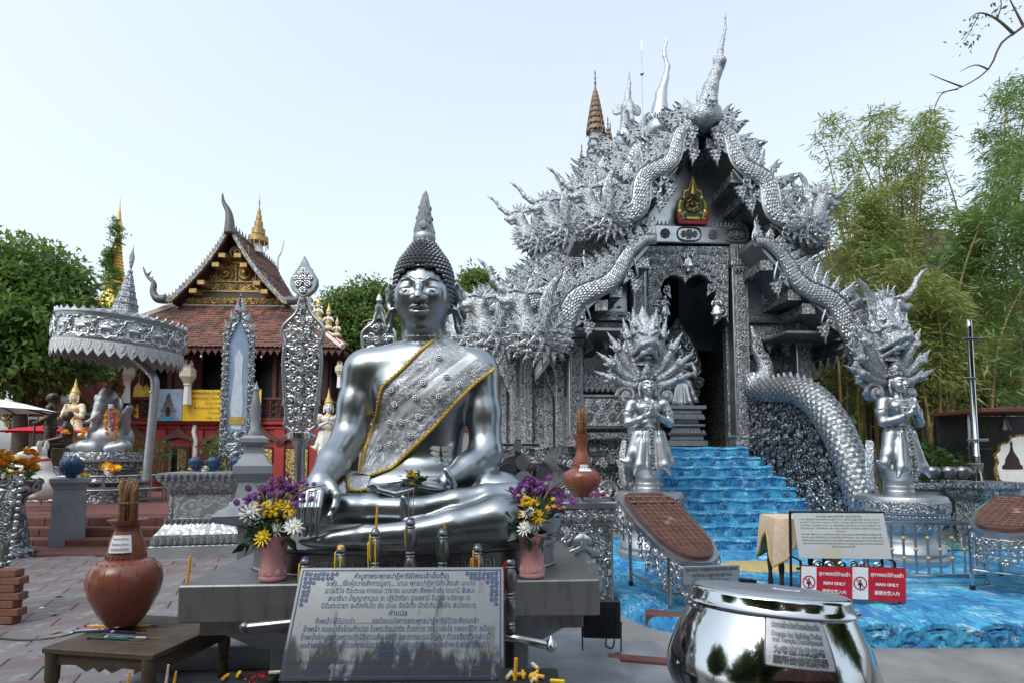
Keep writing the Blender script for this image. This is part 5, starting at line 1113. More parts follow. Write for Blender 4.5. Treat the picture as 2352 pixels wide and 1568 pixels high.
# head
HC = np.array(B(972, 690, 3.9)); h = SDF((-108,-105,-140), (108,110,165), 1.95)
h.ell((0,8,18), (61.5,68,74), k=10); h.ell((0,-6,-13), (58.5,58,63), k=18); h.ell((0,-30,-50), (29,24,19), k=16); h.ell((0,-45,-58), (14,12,11), k=9)
for e in (-1, 1):
 h.ell((e*30,-36,2), (24,23,30), k=16); z = 11
 h.ell((e*28,-72,z+5), (19,15,12), k=9, op='s'); h.ell((e*28,-46.5,z+4), (19,12.5,12.5), k=4)
 h.chain([(e*11,-57,z-.5),(e*21,-60,z-3),(e*32,-59,z-2.5),(e*44,-51,z)], [1.6,2.4,2.4,1.6], k=1.5); h.chain([(e*12,-58,z-4.6),(e*22,-61,z-7),(e*33,-59,z-6.5),(e*44,-51,z-2.8)], [1.2,2,2,1.4], k=1.2)
 h.chain([(e*4.5,-63,z+4),(e*9,-61,z+18),(e*22,-56.5,z+27),(e*38,-49,z+24),(e*52,-35,z+10)], [3.2,3.2,3,2.6,2], k=4)
 h.ell((e*10.5,-67,-12), (7,9,5.5), k=5); h.ell((e*5.5,-72,-17), (2.4,4,2), k=1.5, op='s')
 h.chain([(e*61,6,30),(e*73,14,40),(e*82,18,26),(e*81,16,4),(e*77,11,-16),(e*72,6,-24)], [5,5.5,5.5,5,5,5], k=4); h.ell((e*72,12,12), (9,4,24), k=5)
 h.chain([(e*72,6,-22),(e*82,9,-43),(e*84,9,-62),(e*79,8,-74),(e*74,8,-62),(e*70,7,-38),(e*66,6,-20)], [5.5,5,5.5,6,5,4.5,5], k=3)
h.chain([(0,-60,30),(0,-66,14),(0,-74,-3),(0,-77,-10)], [5,6,8.5,9], k=5)
h.chain([(-25,-54,-31),(-12,-62.5,-27.5),(-4,-65,-26.5),(0,-64.5,-27.5),(4,-65,-26.5),(12,-62.5,-27.5),(25,-54,-31)], [1.5,3.4,4,3.6,4,3.4,1.5], k=2.5)
h.chain([(-20,-56.5,-36.5),(-8,-62,-40),(0,-63,-40.5),(8,-62,-40),(20,-56.5,-36.5)], [2,4.4,5,4.4,2], k=2.5); h.chain([(-25,-57,-33),(0,-69,-33.2),(25,-57,-33)], 1.0, k=1.5, op='s')
h.chain([(0,12,-50),(0,16,-85),(0,18,-125)], [47,46,54], k=14)
for z in (-84, -100): h.chain([(47*math.cos(a), 15+47*math.sin(a), z+6*math.sin(a)) for a in np.linspace(-math.pi, 0, 14)], 1.8, k=4)
V, F = h.geo(); V = V*PX*np.array([1.05,1,1]); tl = R(3); V = V @ rotx(tl).T; HM = rotx(tl)*PX
hd = obj('head', npmesh('head', V+HC-BO, F, 'statue_silver'), bud)
def hp(x, y, z): return HC-BO+HM @ np.array([x, y, z], float)
for e in (-1, 1):
 MB().ball((0,0,0), (11.5*PX,4*PX,2.3*PX), 12, 6).build('eye', 'eye_white', hd).location = hp(e*29,-58.4,7.6); MB().ball((0,0,0), (3.4*PX,2*PX,2.6*PX), 10, 6).build('pupil', 'ink_black', hd).location = hp(e*29,-61.6,8.0)
# hair: cap with rows of snail curls
prof = [(-22,62),(-12,65),(-2,67),(8,68),(18,68.5),(28,69),(38,69),(48,68.5),(58,67),(68,65),(77,62),(86,58.5),(95,54),(103,48.5),(111,42.5),(119,37),(127,31.5),(134,26.5),(140,20)]
cap = MB().lathe([(r-3.5, z) for z, r in prof if z > 60]+[(0,142)], 40, (0,14,0), sy=1.04); cap.lathe([(r-3.5, z) for z, r in prof if z < 70], 30, (0,14,0), sy=1.04, a0=R(-28), a1=R(208)); hv = np.concatenate(cap.v); hb_ = MB().add((hv*PX) @ rotx(tl).T+HC-BO, cap.f); hair = hb_.build('hair', 'hair_silver', bud, 60)
cb = MB().lathe([(1.0,-.5),(1.02,0),(.85,.35),(.62,.52),(.60,.60),(.34,.78),(.30,.86),(0,1.0)], 10); CURL = cb.mesh('hair_curl', 'hair_silver', 60); C0 = np.concatenate(cb.v)
rest = MB(); cnt = 0; pts = []
for ri, (z, r) in enumerate(prof):
 n = int(2*math.pi*r/10.6)
 for j in range(n):
  a = 2*math.pi*(j+.5*(ri % 2))/n-math.pi/2; x, y = r*math.cos(a), 14+r*1.04*math.sin(a); fr = -math.sin(a)
  zl = interp(abs(x), 0, 69, 30, 66, 46, 50, 56, 20, 64, -12, 80, -20)
  if fr > -.15 and z < zl: continue
  z2, r2 = prof[min(ri+1, len(prof)-1)]; sl_ = math.atan2(r-r2, max(z2-z, 1))*.9 if ri < len(prof)-1 else 1.2
  nrm = np.array([math.cos(a)*math.cos(sl_), math.sin(a)*math.cos(sl_), math.sin(sl_)]); pts.append((fr, x, y, z, nrm))
pts.sort(key=lambda q: -q[0])
for q, (fr, x, y, z, nrm) in enumerate(pts):
 u = np.cross(nrm, (0,0,1.)); u /= np.linalg.norm(u)+1e-9; w = np.cross(nrm, u); M_ = rotx(tl) @ np.stack([u, w, nrm], 1)*(5.6*PX)
 if q < 298: place('hair_curl', CURL, hair, hp(x, y, z), M_)
 else: rest.add(C0 @ M_.T, cb.f, None, hp(x, y, z))
o = rest.build('hair_curls', 'hair_silver', hair, 60); o['kind'] = 'stuff'
# flame on the crown
fl = MB().lathe([(20,138),(26,142),(27,150),(25,158),(20,164),(8,168)], 24, (0,14,0), sy=.8);
for k, (sc, th) in enumerate([(1.0,9),(.76,14),(.52,18)]):
 o = [(-22,150),(-25,166),(-20,184),(-17,192),(-20,196),(-15,206),(-12,217),(-14.5,222),(-10,228),(-8,238),(-3,252),(4,262),(8,256),(11,240),(13,228),(17,222),(14.5,217),(16,206),(21,196),(18,192),(20,184),(25,166),(22,150)]
 fl.slab([(x*sc, 150+(z-150)*(1 if k == 0 else sc*1.06)) for x, z in o], 14-th, 14+th, 2.5)
fl.lathe([(5,3),(9,2.5),(9,0),(5,0)], 16, (0,-4,176), M=rotx(R(90)))
FVv = np.concatenate(fl.v); f2 = MB(); f2.add((FVv*PX) @ rotx(tl).T+HC-BO, fl.f); f2.build('flame_finial', 'dark_silver', bud, 40)
# ------------------------------------------------------------------ cloth thrown over the shoulder
bvh = BVHTree.FromPolygons([Vector(v) for v in BV], [tuple(f) for f in BF])
def hit(x, y, off=.008, fall=3.72):
 d = ray(x, y).normalized(); loc, nr, i, t = bvh.ray_cast(Vector((0,0,EYE)), d)
 if loc is None or loc.y > 4.05: return None
 return np.array(loc)+np.array(nr if nr.dot(d) < 0 else -nr)*off
U = [(1017,767),(971,801),(927,845),(897,872),(879,890),(871,919),(866,951),(853,990),(838,1035),(828,1086)]; L = [(1137,846),(1103,872),(1069,902),(1031,943),(996,982),(972,1006),(949,1028),(905,1069),(878,1082),(852,1091)]
def drape(Up, Lo, nu, nv, off, fall):
 a = spline([(x, y, 0) for x, y in Up], nu)[:, :2]; b = spline([(x, y, 0) for x, y in Lo], nu)[:, :2]; Pm = np.zeros((nu, nv, 3)); ok = np.zeros((nu, nv), bool); PXY = np.zeros((nu, nv, 2))
 for i in range(nu):
  for j in range(nv):
   x, y = a[i]+(b[i]-a[i])*j/(nv-1); PXY[i,j] = (x, y); q = hit(x, y, off)
   if q is not None and q[1] < 4.0: Pm[i,j] = q; ok[i,j] = True
 D = np.where(ok, Pm[..., 1], np.nan)
 for i in range(nu):
  r = D[i]; g_ = ~np.isnan(r); D[i] = np.interp(np.arange(nv), np.arange(nv)[g_], r[g_]) if g_.any() else fall
 for _ in range(7):                       # let the cloth bridge hollows instead of sinking into them
  E_ = np.pad(D, 1, mode='edge'); A_ = (E_[:-2,1:-1]+E_[2:,1:-1]+E_[1:-1,:-2]+E_[1:-1,2:])/4; D = np.where(ok, np.minimum(Pm[...,1], A_), A_)
 for i in range(nu):
  for j in range(nv): Pm[i,j] = P(*PXY[i,j], D[i,j]-.004)
 return Pm
def gridmesh(name, Pm, mat, par, th=.004):
 nu, nv = Pm.shape[:2]; I = np.arange(nu*nv).reshape(nu, nv); F = np.stack([I[:-1,:-1], I[:-1,1:], I[1:,1:], I[1:,:-1]], -1).reshape(-1, 4)
 V = Pm.reshape(-1, 3)-BO; V2 = V+np.array([0, th, 0]); n = nu*nv; rim = list(I[:,0])+list(I[-1,1:])+list(I[::-1,-1][1:])+list(I[0,::-1][1:-1])
 R_ = np.array([[a, b, b+n, a+n] for a, b in zip(rim, rim[1:]+rim[:1])]); return obj(name, npmesh(name, np.concatenate([V, V2]), np.concatenate([F, F[:, ::-1]+n, R_]), mat), par)
nu, nv = 90, 46; Pm = drape(U, L, nu, nv, .010, 3.74)
for i in range(nu):
 for j in range(nv): Pm[i,j,1] += .0012*math.sin(j*1.1+i*.13)*min(1, i/25)+.0008*math.sin(i*.5+j*.4)
sash = gridmesh('sash', Pm, 'sash_lace', bud)
def trim(path, par):
 p = np.asarray(path); d = np.concatenate([[0], np.cumsum(np.linalg.norm(np.diff(p, axis=0), axis=1))]); n = int(d[-1]/.016); q = np.stack([np.interp(np.linspace(0, d[-1], n), d, p[:,k]) for k in range(3)], 1)-BO; b = MB().tube(q+np.array([0,-.006,0]), .0095, 6)
 T = np.gradient(q, axis=0)
 for i in range(n): t = T[i]/(np.linalg.norm(T[i])+1e-9); nn = np.array([t[2],0,-t[0]]); b.ball(q[i]+nn*(.009 if i % 2 else .004)+np.array([0,-.008,0]), .0088, 5, 4)
 return b.build('gold_trim', 'gold_trim', par, 180)
trim(Pm[:,0], sash); trim(Pm[:,-1], sash)
for k, (fu, fv) in enumerate([(.36,.5),(.45,.72),(.5,.3),(.58,.55),(.62,.8),(.66,.35),(.74,.6),(.3,.75),(.26,.4),(.8,.4),(.42,.15),(.18,.6),(.12,.3),(.2,.85)]):      # silver rosettes stitched on the lace
 c = Pm[int(fu*(nu-1)), int(fv*(nv-1))]-BO; place('lace_rosette', orn('rosette', 'plain_silver'), sash, c+np.array([0,-.004,0]), xz(k), (.052,.05,.052))
E2 = drape([(799,1095),(826,1092),(852,1091)], [(802,1124),(822,1125),(842,1122)], 14, 10, .008, 3.6); se = gridmesh('sash_end', E2, 'sash_lace', bud); trim(list(E2[0])+list(E2[:,-1]), se)
# pleated robe end at the waist
m = MB(); c = hit(1012, 1035, .012); c = np.array(P(1012,1030,3.72)) if c is None else c
for i in range(5): w = .075-.008*i; z = c[2]+.03-.034*i; [m.add([(c[0]+e*.004,c[1]-.014,z),(c[0]+e*w,c[1]-.006,z+.008),(c[0]+e*w,c[1]-.012,z-.016),(c[0]+e*(.008+.010*i),c[1]-.02,z-.036),(c[0]+e*.03,c[1]+.03,z)], [(0,1,2,3)[::-e],(1,4,2)[::e]], None, -BO) for e in (-1, 1)]
m.build('robe_fold', 'plain_silver', bud, 40)
# ------------------------------------------------------------------ oval base with raised lettering, and the pedestal
ob = thing('oval_base', 'oval steel base with raised lettering under the seated silver statue', 'base', (-.68, 3.74, .9), R(3.6))
MB().lathe([(.96,0),(.97,.01),(.955,.02),(.955,.13),(.975,.14),(.975,.156),(.95,.162),(0,.162)], 72, sy=.46).build('drum', 'pedestal_steel', ob)
pl = []
for i in range(41): a = -math.pi/2+(i/40-.5)*1.62; pl.append((.968*math.cos(a), .968*.46*math.sin(a)))
V = [(x, y, z) for x, y in pl for z in (.022,.128)]; MB().add(V, [(2*i,2*i+2,2*i+3,2*i+1) for i in range(40)]).build('inscription_band', 'pewter', ob)
INS = 'พระพุทธปาฏิหาริย์ (พระเจ้าเจ็ดตื้อ)'
me = text_mesh(INS, .085, 'steel', .004); V = np.array([v.co for v in me.vertices]); V[:,0] *= 1.15/max(1e-6, V[:,0].max()-V[:,0].min())
for v, c in zip(me.vertices, V): t = c[0]/.96*1.02; a = -math.pi/2+t; r_ = .974; v.co = (r_*math.cos(a), r_*.46*math.sin(a)+c[1], c[2]+.072)
o = obj('inscription', me, ob)
ped = thing('statue_pedestal', 'broad stained steel pedestal carrying the seated silver statue', 'pedestal', (-.65, 3.2, 0), R(4))
def pb(name, c, d, mat='pedestal_steel', b=.008): return MB().box(c, d, None, b).build(name, mat, ped)
pb('table_top', (0, .72, .80), (2.30, 1.44, .20)); pb('moulding', (0, .72, .655), (2.14, 1.28, .09))
V = []; prof = [(1.0,.57,.61),(.82,.44,.47),(.80,.42,.47)]
m = MB()
for w, d, z in prof: m.v.append(np.array([(-w,.72-d,z),(w,.72-d,z),(w,.72+d,z),(-w,.72+d,z)], float)); m.n += 4
for i in range(2): m.f += [(i*4+j, (i+1)*4+j, (i+1)*4+(j+1) % 4, i*4+(j+1) % 4) for j in range(4)]
m.f += [(0,1,2,3),(8,11,10,9)]; m.build('cove', 'dark_silver', ped, 20)
pb('post', (.0, .76, .24), (1.56, .80, .48), 'stone_grey'); pb('base_block', (-1.15, 1.0, .33), (.8, .9, .15), 'stone_grey'); pb('base_block', (-1.1, .95, .127), (1.1, 1.1, .255), 'stone_grey'); pb('base_slab', (.1, .8, .03), (2.9, 2.1, .06), 'stone_grey')
# ------------------------------------------------------------------ trees
def lob(x, y, Y, r, d=None): return (tuple(P(x, y, Y+(0 if d is None else d))), r)
tree('broad_tree', 'dense dark green tree behind the silver parasol and the golden spire', (-16.6,19,0.3), [lob(40,640,19,(1.9,1.7,1.3)), lob(92,648,19.5,(1.4,1.6,1.2)), lob(135,700,20,(.9,1.2,.9)), lob(0,720,18,(1.7,1.6,1.6)), lob(70,760,18.5,(2.2,1.8,1.5)), lob(125,780,19.5,(1.3,1.5,1.1)), lob(20,830,18,(1.6,1.4,1.0)), lob(110,835,19,(1.5,1.4,.8)), lob(185,755,20.5,(.5,.8,.6))], 30000, .24, 'leaf_tree', .28, 3)
tree('broad_tree', 'low leafy tree behind the parasol pole, beside the red library', (-15.5,25,0), [lob(225,850,25,(1.1,1,.7)), lob(280,860,26,(.9,1,.6)), lob(200,835,25,(.8,.8,.6)), lob(250,745,24,(.5,.7,.9))], 6000, .22, 'leaf_tree', .16, 5)
tree('round_tree', 'bright green tree rising between the red library and the seated statue', (-7.6,27,0), [lob(790,710,27,(1.0,1.2,.9)), lob(850,690,27.5,(1.2,1.2,.9)), lob(765,755,27,(.6,1,1.0)), lob(840,760,27,(1.6,1.4,1.2)), lob(905,740,28,(1.2,1.2,1.3)), lob(800,810,27,(1.5,1.2,1.0)), lob(890,810,27,(1.5,1.2,1.0))], 22000, .24, 'leaf_bright', .25, 7)
tree('round_tree', 'bright green tree showing over the shoulder of the seated statue, before the dragon gable', (-2.0,30,0), [lob(1100,665,30,(1.1,1.2,.9)), lob(1070,710,30,(1.3,1.2,1.0)), lob(1135,710,30,(1.0,1.2,.8)), lob(1050,770,30,(1.2,1.2,1.2)), lob(1110,770,30,(1.5,1.2,1.2)), lob(1090,640,30,(.5,.7,.4))], 18000, .25, 'leaf_bright', .25, 9)
b = MB();
for pts, r0 in [([(900,772),(880,752),(855,735),(832,740)], .05), ([(880,752),(872,730),(862,712)], .035), ([(890,745),(884,718),(878,705)], .03)]: b.tube(spline([P(x, y, 17) for x, y in pts], 12), np.linspace(r0, .012, 12), 6)
b.build('bare_branch', 'dry_leaf', None, 180); tag(bpy.context.scene.collection.objects[-1], 'bare pale branch reaching out of the tree beside the statue head', 'branch')
# ------------------------------------------------------------------ golden spire with a creeper
YC = 42; c0 = P(264, 700, YC); chedi = thing('golden_chedi', 'golden ringed temple spire behind the dark tree', 'spire', (c0.x, YC, 0))
def zc(y): return P(264, y, YC).z
k = S(YC); pr = [(4.5,0),(4.5,4),(3.4,4.2),(3.2,6.5),(2.5,7.0),(60*k,zc(780)),(42*k,zc(715)),(32*k,zc(690)),(24*k,zc(675)),(20*k,zc(660)),(26*k,zc(655)),(26*k,zc(650)),(18*k,zc(645)),(18*k,zc(636))]
r_ = 17
for i in range(13): y = 634-7.4*i; pr += [(r_*k,zc(y)),((r_+.6)*k,zc(y-2.5)),((r_*.86)*k,zc(y-6))]; r_ *= .925
pr += [(5*k,zc(535)),(7.5*k,zc(528)),(8*k,zc(522)),(6*k,zc(514)),(5*k,zc(510)),(3*k,zc(500)),(2.4*k,zc(485)),(1.2*k,zc(470)),(.4*k,zc(452))]
MB().lathe(pr, 28).build('spire', 'gold_paint', chedi); m = MB()
for i, y in enumerate((512,503,495,488,481)): m.lathe([((6-i)*k*.8,zc(y)+.1),((6-i)*k,zc(y)-.05),((6-i)*k,zc(y)-.2)], 12)
m.build('parasol_tiers', 'gold_matt', chedi)
vl = [lob(262-.0+8*math.sin(y*.05)-(y-540)*.05, y, YC-.6, (.32+.4*max(0,(y-560)/130),.5,.35)) for y in range(505, 720, 9)]+[lob(245-.2*(y-600), y, YC-.6, (.15,.2,.3)) for y in range(580, 650, 12)]
vine = thing('creeper', 'green creeper climbing the golden spire', 'plant', (c0.x, YC, 0)); V, F = leaves(5200, [(np.array(a)-np.array([c0.x,YC,0]), np.array(r)) for a, r in vl], .2, seed=4, spread=.12); obj('foliage', npmesh('foliage', V, F, 'leaf_tree', 0), vine)
MB().tube(spline([np.array(a)-np.array([c0.x,YC,0]) for a, r in vl[:20]], 24), .06, 6).build('stem', 'bark', vine)
yb = thing('yellow_building', 'yellow plastered building glimpsed behind the tree and the pink roofed hut', 'building', P(205,1000,36)); MB().box((0,0,2.2), (5,4,6.0), None, .02).build('wall', 'old_gilt', yb); MB().slab([(-4,6.0),(4,6.0),(0,8.5)], -2.4, 2.4).build('roof', 'roof_tile', yb)
for i in range(3): MB().box((-2+2*i,-2.02,1.5), (.8,.08,1.5), None, .01).build('window', 'glass_blue', yb)
# ------------------------------------------------------------------ red library with timber upper floor
YR = 22.0; RC = -11.4
lib = thing('red_library', 'old temple library with red walls, timber upper floor and gilded gable', 'building', (RC, YR, 0), R(2.5))
def RL(x, y, yl=0): q = P(x, y, YR+yl); return (q.x-RC, q.z)
HW = 3.95; Z1 = 2.85; Z2 = 5.75
b = MB(); b.box((0,3.0,1.4), (2*HW,6.0,2.8), None, .02); b.build('wall', 'red_wall', lib); MB().box((0,3.0,2.86), (2*HW+.3,6.3,.16), None, .03).build('cornice', 'red_wall', lib); MB().box((0,3.0,2.66), (2*HW+.16,6.16,.1), None, .03).build('cornice', 'red_wall', lib)
for x in (-3.75,-2.1,-.7,1.0,2.4,3.75): MB().box((x,-.03,1.3), (.42,.16,2.6), None, .02).build('pilaster', 'red_wall', lib)
for x, op in ((-3.0,0),(-1.4,1),(.2,0),(1.75,0),(3.1,0)):
 d = MB(); d.box((0,-.06,1.0), (.92,.14,1.9), None, .02); dd = d.build('door', 'dark_wood', lib); dd.location = (x,0,0)
 for e in (-1, 1): MB().box((e*.24,-.14 if not op else -.2,1.0), (.36,.05,1.7), rotz(0 if not op else e*.9), .01).build('door_leaf', 'gold_relief', dd)
 if op: MB().box((0,-.14,1.0), (.5,.03,1.7)).build('door_gap', 'black_paint', dd)  # black sheet stands in for the dark of the open doorway
 o = [(-.75,1.95),(-.85,2.1),(-.7,2.2),(-.5,2.35),(-.3,2.42),(-.12,2.6),(0,2.78),(.12,2.6),(.3,2.42),(.5,2.35),(.7,2.2),(.85,2.1),(.75,1.95),(.55,2.0),(.5,2.12),(.3,2.22),(0,2.28),(-.3,2.22),(-.5,2.12),(-.55,2.0)]
 MB().slab(o, -.16, -.02, .02).build('door_hood', 'maroon_wood', dd)
up = MB().box((0,3.2,4.3), (2*HW-.9,4.9,2.9)); up.build('inner_room', 'black_paint', lib)  # solid black block in place of the shaded room behind the posts
for x in (-3.85,-2.95,-1.9,-.8,.2,1.15,2.1,3.0,3.85): MB().box((x,.12,4.3), (.16,.18,2.85), None, .01).build('post', 'maroon_wood', lib)
for y in (1.3,2.6,3.9,5.6): MB().box((3.85,y,4.3), (.16,.18,2.85), None, .01).build('post', 'maroon_wood', lib)
for (x0, x1) in [(-3.8,-3.05),(-1.8,-.95),(.3,1.05),(2.2,2.9)]: MB().box(((x0+x1)/2,.2,4.35), (x1-x0,.08,2.75), None, .005).build('siding_panel', 'siding', lib)
for y in (.7, 3.2): MB().box((3.82,y,4.35), (.08,.9,2.75), None, .005).build('siding_panel', 'siding', lib)
for side in (0, 1):                 # pierced balcony rail
 n = 22 if side == 0 else 16
 for i in range(n):
  m = MB(); m.box((0,0,0), (.03,.03,.74)); [m.tube([(a*.14,0,-.36+.24*j),(0,0,-.24+.24*j),(a*.14,0,-.12+.24*j)], .028, 4) for j in range(3) for a in (-1, 1)]
  o = m.build('lattice', 'maroon_wood', lib, 0); o.location = (-3.9+7.8*i/(n-1), -.12, 3.38) if side == 0 else (4.05, .1+5.6*i/(n-1), 3.38)
  if side: o.rotation_euler = (0,0,R(90))
 c, d = ((0,-.12,3.8),(8.0,.09,.09)) if side == 0 else ((4.05,2.9,3.8),(.09,6.0,.09)); MB().box(c, d, None, .01).build('hand_rail', 'maroon_wood', lib); c = (c[0], c[1], 2.99); MB().box(c, d, None, .01).build('bottom_rail', 'maroon_wood', lib)
 MB().box((0,-.06,3.38) if side == 0 else (3.99,2.9,3.38), (7.9,.02,.7) if side == 0 else (.02,5.8,.7)).build('rail_board', 'dark_wood', lib)
# skirt roof (hipped) and gable roof, tiled course by course
ZE, ZT = 5.62, 7.75
lo_, hi_ = [(-5.05,-1.15),(5.05,-1.15),(5.05,7.2),(-5.05,7.2)], [(-2.35,1.25),(2.35,1.25),(2.35,4.8),(-2.35,4.8)]
m = MB(); m.add([(x,y,ZE) for x,y in lo_]+[(x,y,ZT) for x,y in hi_]+[(x,y,ZE-.12) for x,y in lo_], [(0,1,5,4),(1,2,6,5),(2,3,7,6),(3,0,4,7),(4,5,6,7),(8,11,10,9),(0,8,9,1),(1,9,10,2),(2,10,11,3),(3,11,8,0)]); m.build('roof_deck', 'dark_wood', lib, 20)
TILE = MB().slab([(-.085,.0),(.085,0),(.085,-.2),(.05,-.25),(0,-.275),(-.05,-.25),(-.085,-.2)], -.018, 0).mesh('roof_tile', 'roof_tile', 0)
def tile_face(a, b, c, d, par, keep, seed, sw=.17, sh=.16, mesh=None):
 a, b, c, d = (np.array(q, float) for q in (a, b, c, d)); rg = random.Random(seed); up = (c+d)/2-(a+b)/2; H = np.linalg.norm(up); rows = int(H/sh); al = (b-a)/np.linalg.norm(b-a); nn = np.cross(al, up/H); rest = MB(); cnt = 0
 V0 = np.array([v.co for v in (mesh or TILE).vertices]); F0 = [tuple(p.vertices) for p in (mesh or TILE).polygons]
 for r_ in range(rows):
  t = (r_+1)/rows; L0 = a+(d-a)*t; L1 = b+(c-b)*t; n = int(np.linalg.norm(L1-L0)/sw)
  for i in range(n):
   p = L0+(L1-L0)*((i+.5+.25*((r_ % 2)-.5))/n)+nn*(.03+rg.uniform(-.006,.01)); tilt = .10+rg.uniform(-.03,.05); zz = up/H*math.cos(tilt)-nn*math.sin(tilt)*1.0; yy = np.cross(zz, al); M_ = np.stack([al, -np.cross(al, zz)*-1 if False else np.cross(zz, al), zz], 1)
   if cnt < keep: place('roof_tile', mesh or TILE, par, p, M_); cnt += 1
   else: rest.add(V0, F0, M_, p)
 if rest.v: o = rest.build('roof_tiles', 'roof_tile', par, 0); o['kind'] = 'stuff'
def e3(i, z, arr): return (arr[i][0], arr[i][1], z)
tile_face(e3(0,ZE,lo_), e3(1,ZE,lo_), e3(1,ZT,hi_), e3(0,ZT,hi_), lib, 290, 1); tile_face(e3(1,ZE,lo_), e3(2,ZE,lo_), e3(2,ZT,hi_), e3(1,ZT,hi_), lib, 0, 2)
for i, j in ((0,0),(1,1)):
 p, q = np.array(e3(i,ZE,lo_)), np.array(e3(j,ZT,hi_));
 for k in range(14): t = (k+.5)/14; c = p+(q-p)*t; d = (q-p)/np.linalg.norm(q-p); x = np.cross(d, (0,0,1)); x /= np.linalg.norm(x); MB().box((0,0,0), (.34,.37,.13), None, .02).build('ridge_tile', 'ridge_tile' if k > 6 or i else 'ridge_tile', lib).matrix_local = Matrix.Translation(Vector(c+np.array([0,0,.1]))) @ Matrix(np.stack([x, d, np.cross(x, d)], 1).tolist()).to_4x4()
 MB().tube([p+np.array([0,-.1,.02]), q+np.array([0,-.1,.04])], .12, 6).build('ridge_mortar', 'white_plaster', lib)
MB().box((0,1.2,ZT+.02), (4.8,.2,.12), None, .02).build('ridge_mortar', 'white_plaster', lib)
for i in range(40): place('eave_lace', orn('spike', 'maroon_wood'), lib, (-4.9+.251*i, -1.16, ZE-.08), xz(math.pi), (.25,.2,.24))
for i in range(30): place('eave_lace', orn('spike', 'maroon_wood'), lib, (5.06, -1.0+.27*i, ZE-.08), rotz(R(90)) @ xz(math.pi), (.27,.2,.24))
for i in range(9): MB().lathe([(.03,.1),(.06,.02),(.09,-.08),(.02,-.1),(.0,-.2)], 10, (-4.6+1.1*i,-1.0,ZE-.3)).build('eave_bell', 'pewter', lib)
# gable storey
AP = RL(541,506,-.2); GE = 2.2; GZ = 8.0
gm = MB().slab([(-1.75,GZ+.15),(1.75,GZ+.15),(0,AP[1]-.75)], 1.2, 1.3); gm.build('gable_panel', 'gold_relief', lib)
for (x, z, w, h) in [(0,8.35,3.3,.1),(0,8.75,2.7,.06),(0,9.55,1.5,.06),(-.8,9.1,.06,.8),(.8,9.1,.06,.8),(0,9.1,.06,.8),(-.45,9.95,.05,.7),(.45,9.95,.05,.7)]: MB().box((x,1.16,z), (w,.08,h), None, .01).build('gable_rib', 'old_gilt', lib)
for (x, z, s_) in [(-1.05,9.0,.5),(-.4,9.1,.7),(.4,9.1,.7),(1.05,9.0,.5),(0,9.95,.75),(-1.2,8.55,.3),(-.6,8.55,.3),(0,8.55,.3),(.6,8.55,.3),(1.2,8.55,.3),(0,10.55,.45)]: place('gilt_scroll', orn('curl', 'old_gilt'), lib, (x,1.16,z), xz(x*3), s_*.8)
MB().box((0,1.15,8.12), (3.9,.2,.28), None, .02).build('gable_beam', 'dark_wood', lib); MB().box((0,1.1,7.92), (3.9,.16,.26), None, .02).build('gable_frieze', 'gold_relief', lib)
for i in range(15): place('gilt_scroll', orn('curl', 'old_gilt'), lib, (-1.82+.26*i,1.02,7.92), xz(i), .24)
for sx in (-1, 1):
 ln = slope((0,AP[1]-.1), (GE,GZ-.25), .16, 9); V = []; m = len(ln)
 for th in (0,-.12):
  for yy in (.55, 5.6): V += [(sx*x, yy, z+th) for x, z in ln]
 F = []
 for j in range(m-1): F += [(j,j+1,m+j+1,m+j),(2*m+j,3*m+j,3*m+j+1,2*m+j+1),(j,2*m+j,2*m+j+1,j+1)]
 MB().add(V, [f[::sx] for f in F]).build('roof_deck', 'dark_wood', lib, 40)
 if sx > 0:
  for j in range(m-1): a, b_ = ln[j+1], ln[j]; tile_face((a[0],.6,a[1]),(a[0],5.6,a[1]),(b_[0],5.6,b_[1]),(b_[0],.6,b_[1]), lib, 0, 20+j, mesh=TILED if j else None) if False else tile_face((a[0],.6,a[1]),(a[0],5.6,a[1]),(b_[0],5.6,b_[1]),(b_[0],.6,b_[1]), lib, 0, 20+j)
 p = spline([(sx*x,.45,z+.06) for x, z in ln]+[(sx*(GE+.35),.45,GZ-.22)], 24); bb = MB(); V = []
 for q in p: V += [(q[0],.40,q[2]-.13),(q[0],.40,q[2]+.13),(q[0],.56,q[2]+.13),(q[0],.56,q[2]-.13)]
 F = [(4*i+a,4*i+(a+1) % 4,4*i+4+(a+1) % 4,4*i+4+a) for i in range(23) for a in range(4)]+[(0,1,2,3),(95,94,93,92)]; bb.add(V, [f if sx < 0 else f[::-1] for f in F]).build('bargeboard', 'mirror_mosaic', lib, 30)
 for i in range(22): q = p[1+i]; place('leaf_crocket', orn('flame' if sx < 0 else 'flame_m', 'mosaic_dark'), lib, (q[0],.48,q[2]+.12), xz(sx*-.35), .17)
 hk = MB().tube(spline([(sx*(GE+.2),.46,GZ-.2),(sx*(GE+.55),.46,GZ-.18),(sx*(GE+.72),.46,GZ+.12),(sx*(GE+.7),.46,GZ+.45),(sx*(GE+1.0),.46,GZ+.75),(sx*(GE+1.15),.46,GZ+1.1)], 22), np.linspace(.2,.02,22), 8); hk.build('hook_finial', 'mosaic_dark', lib, 180)
 for i in range(4): place('leaf_crocket', orn('flame' if sx < 0 else 'flame_m', 'mosaic_dark'), lib, (sx*(GE+.72+.08*i),.46,GZ+.1+.22*i), xz(-sx*(-.6)), .24)
 for i in range(4): t = .25+.2*i; q = ln[int(t*8)]; MB().box((sx*(q[0]-.15),.85,q[1]-.25), (.3,.7,.2), None, .02).build('rafter_end', 'old_gilt', lib)
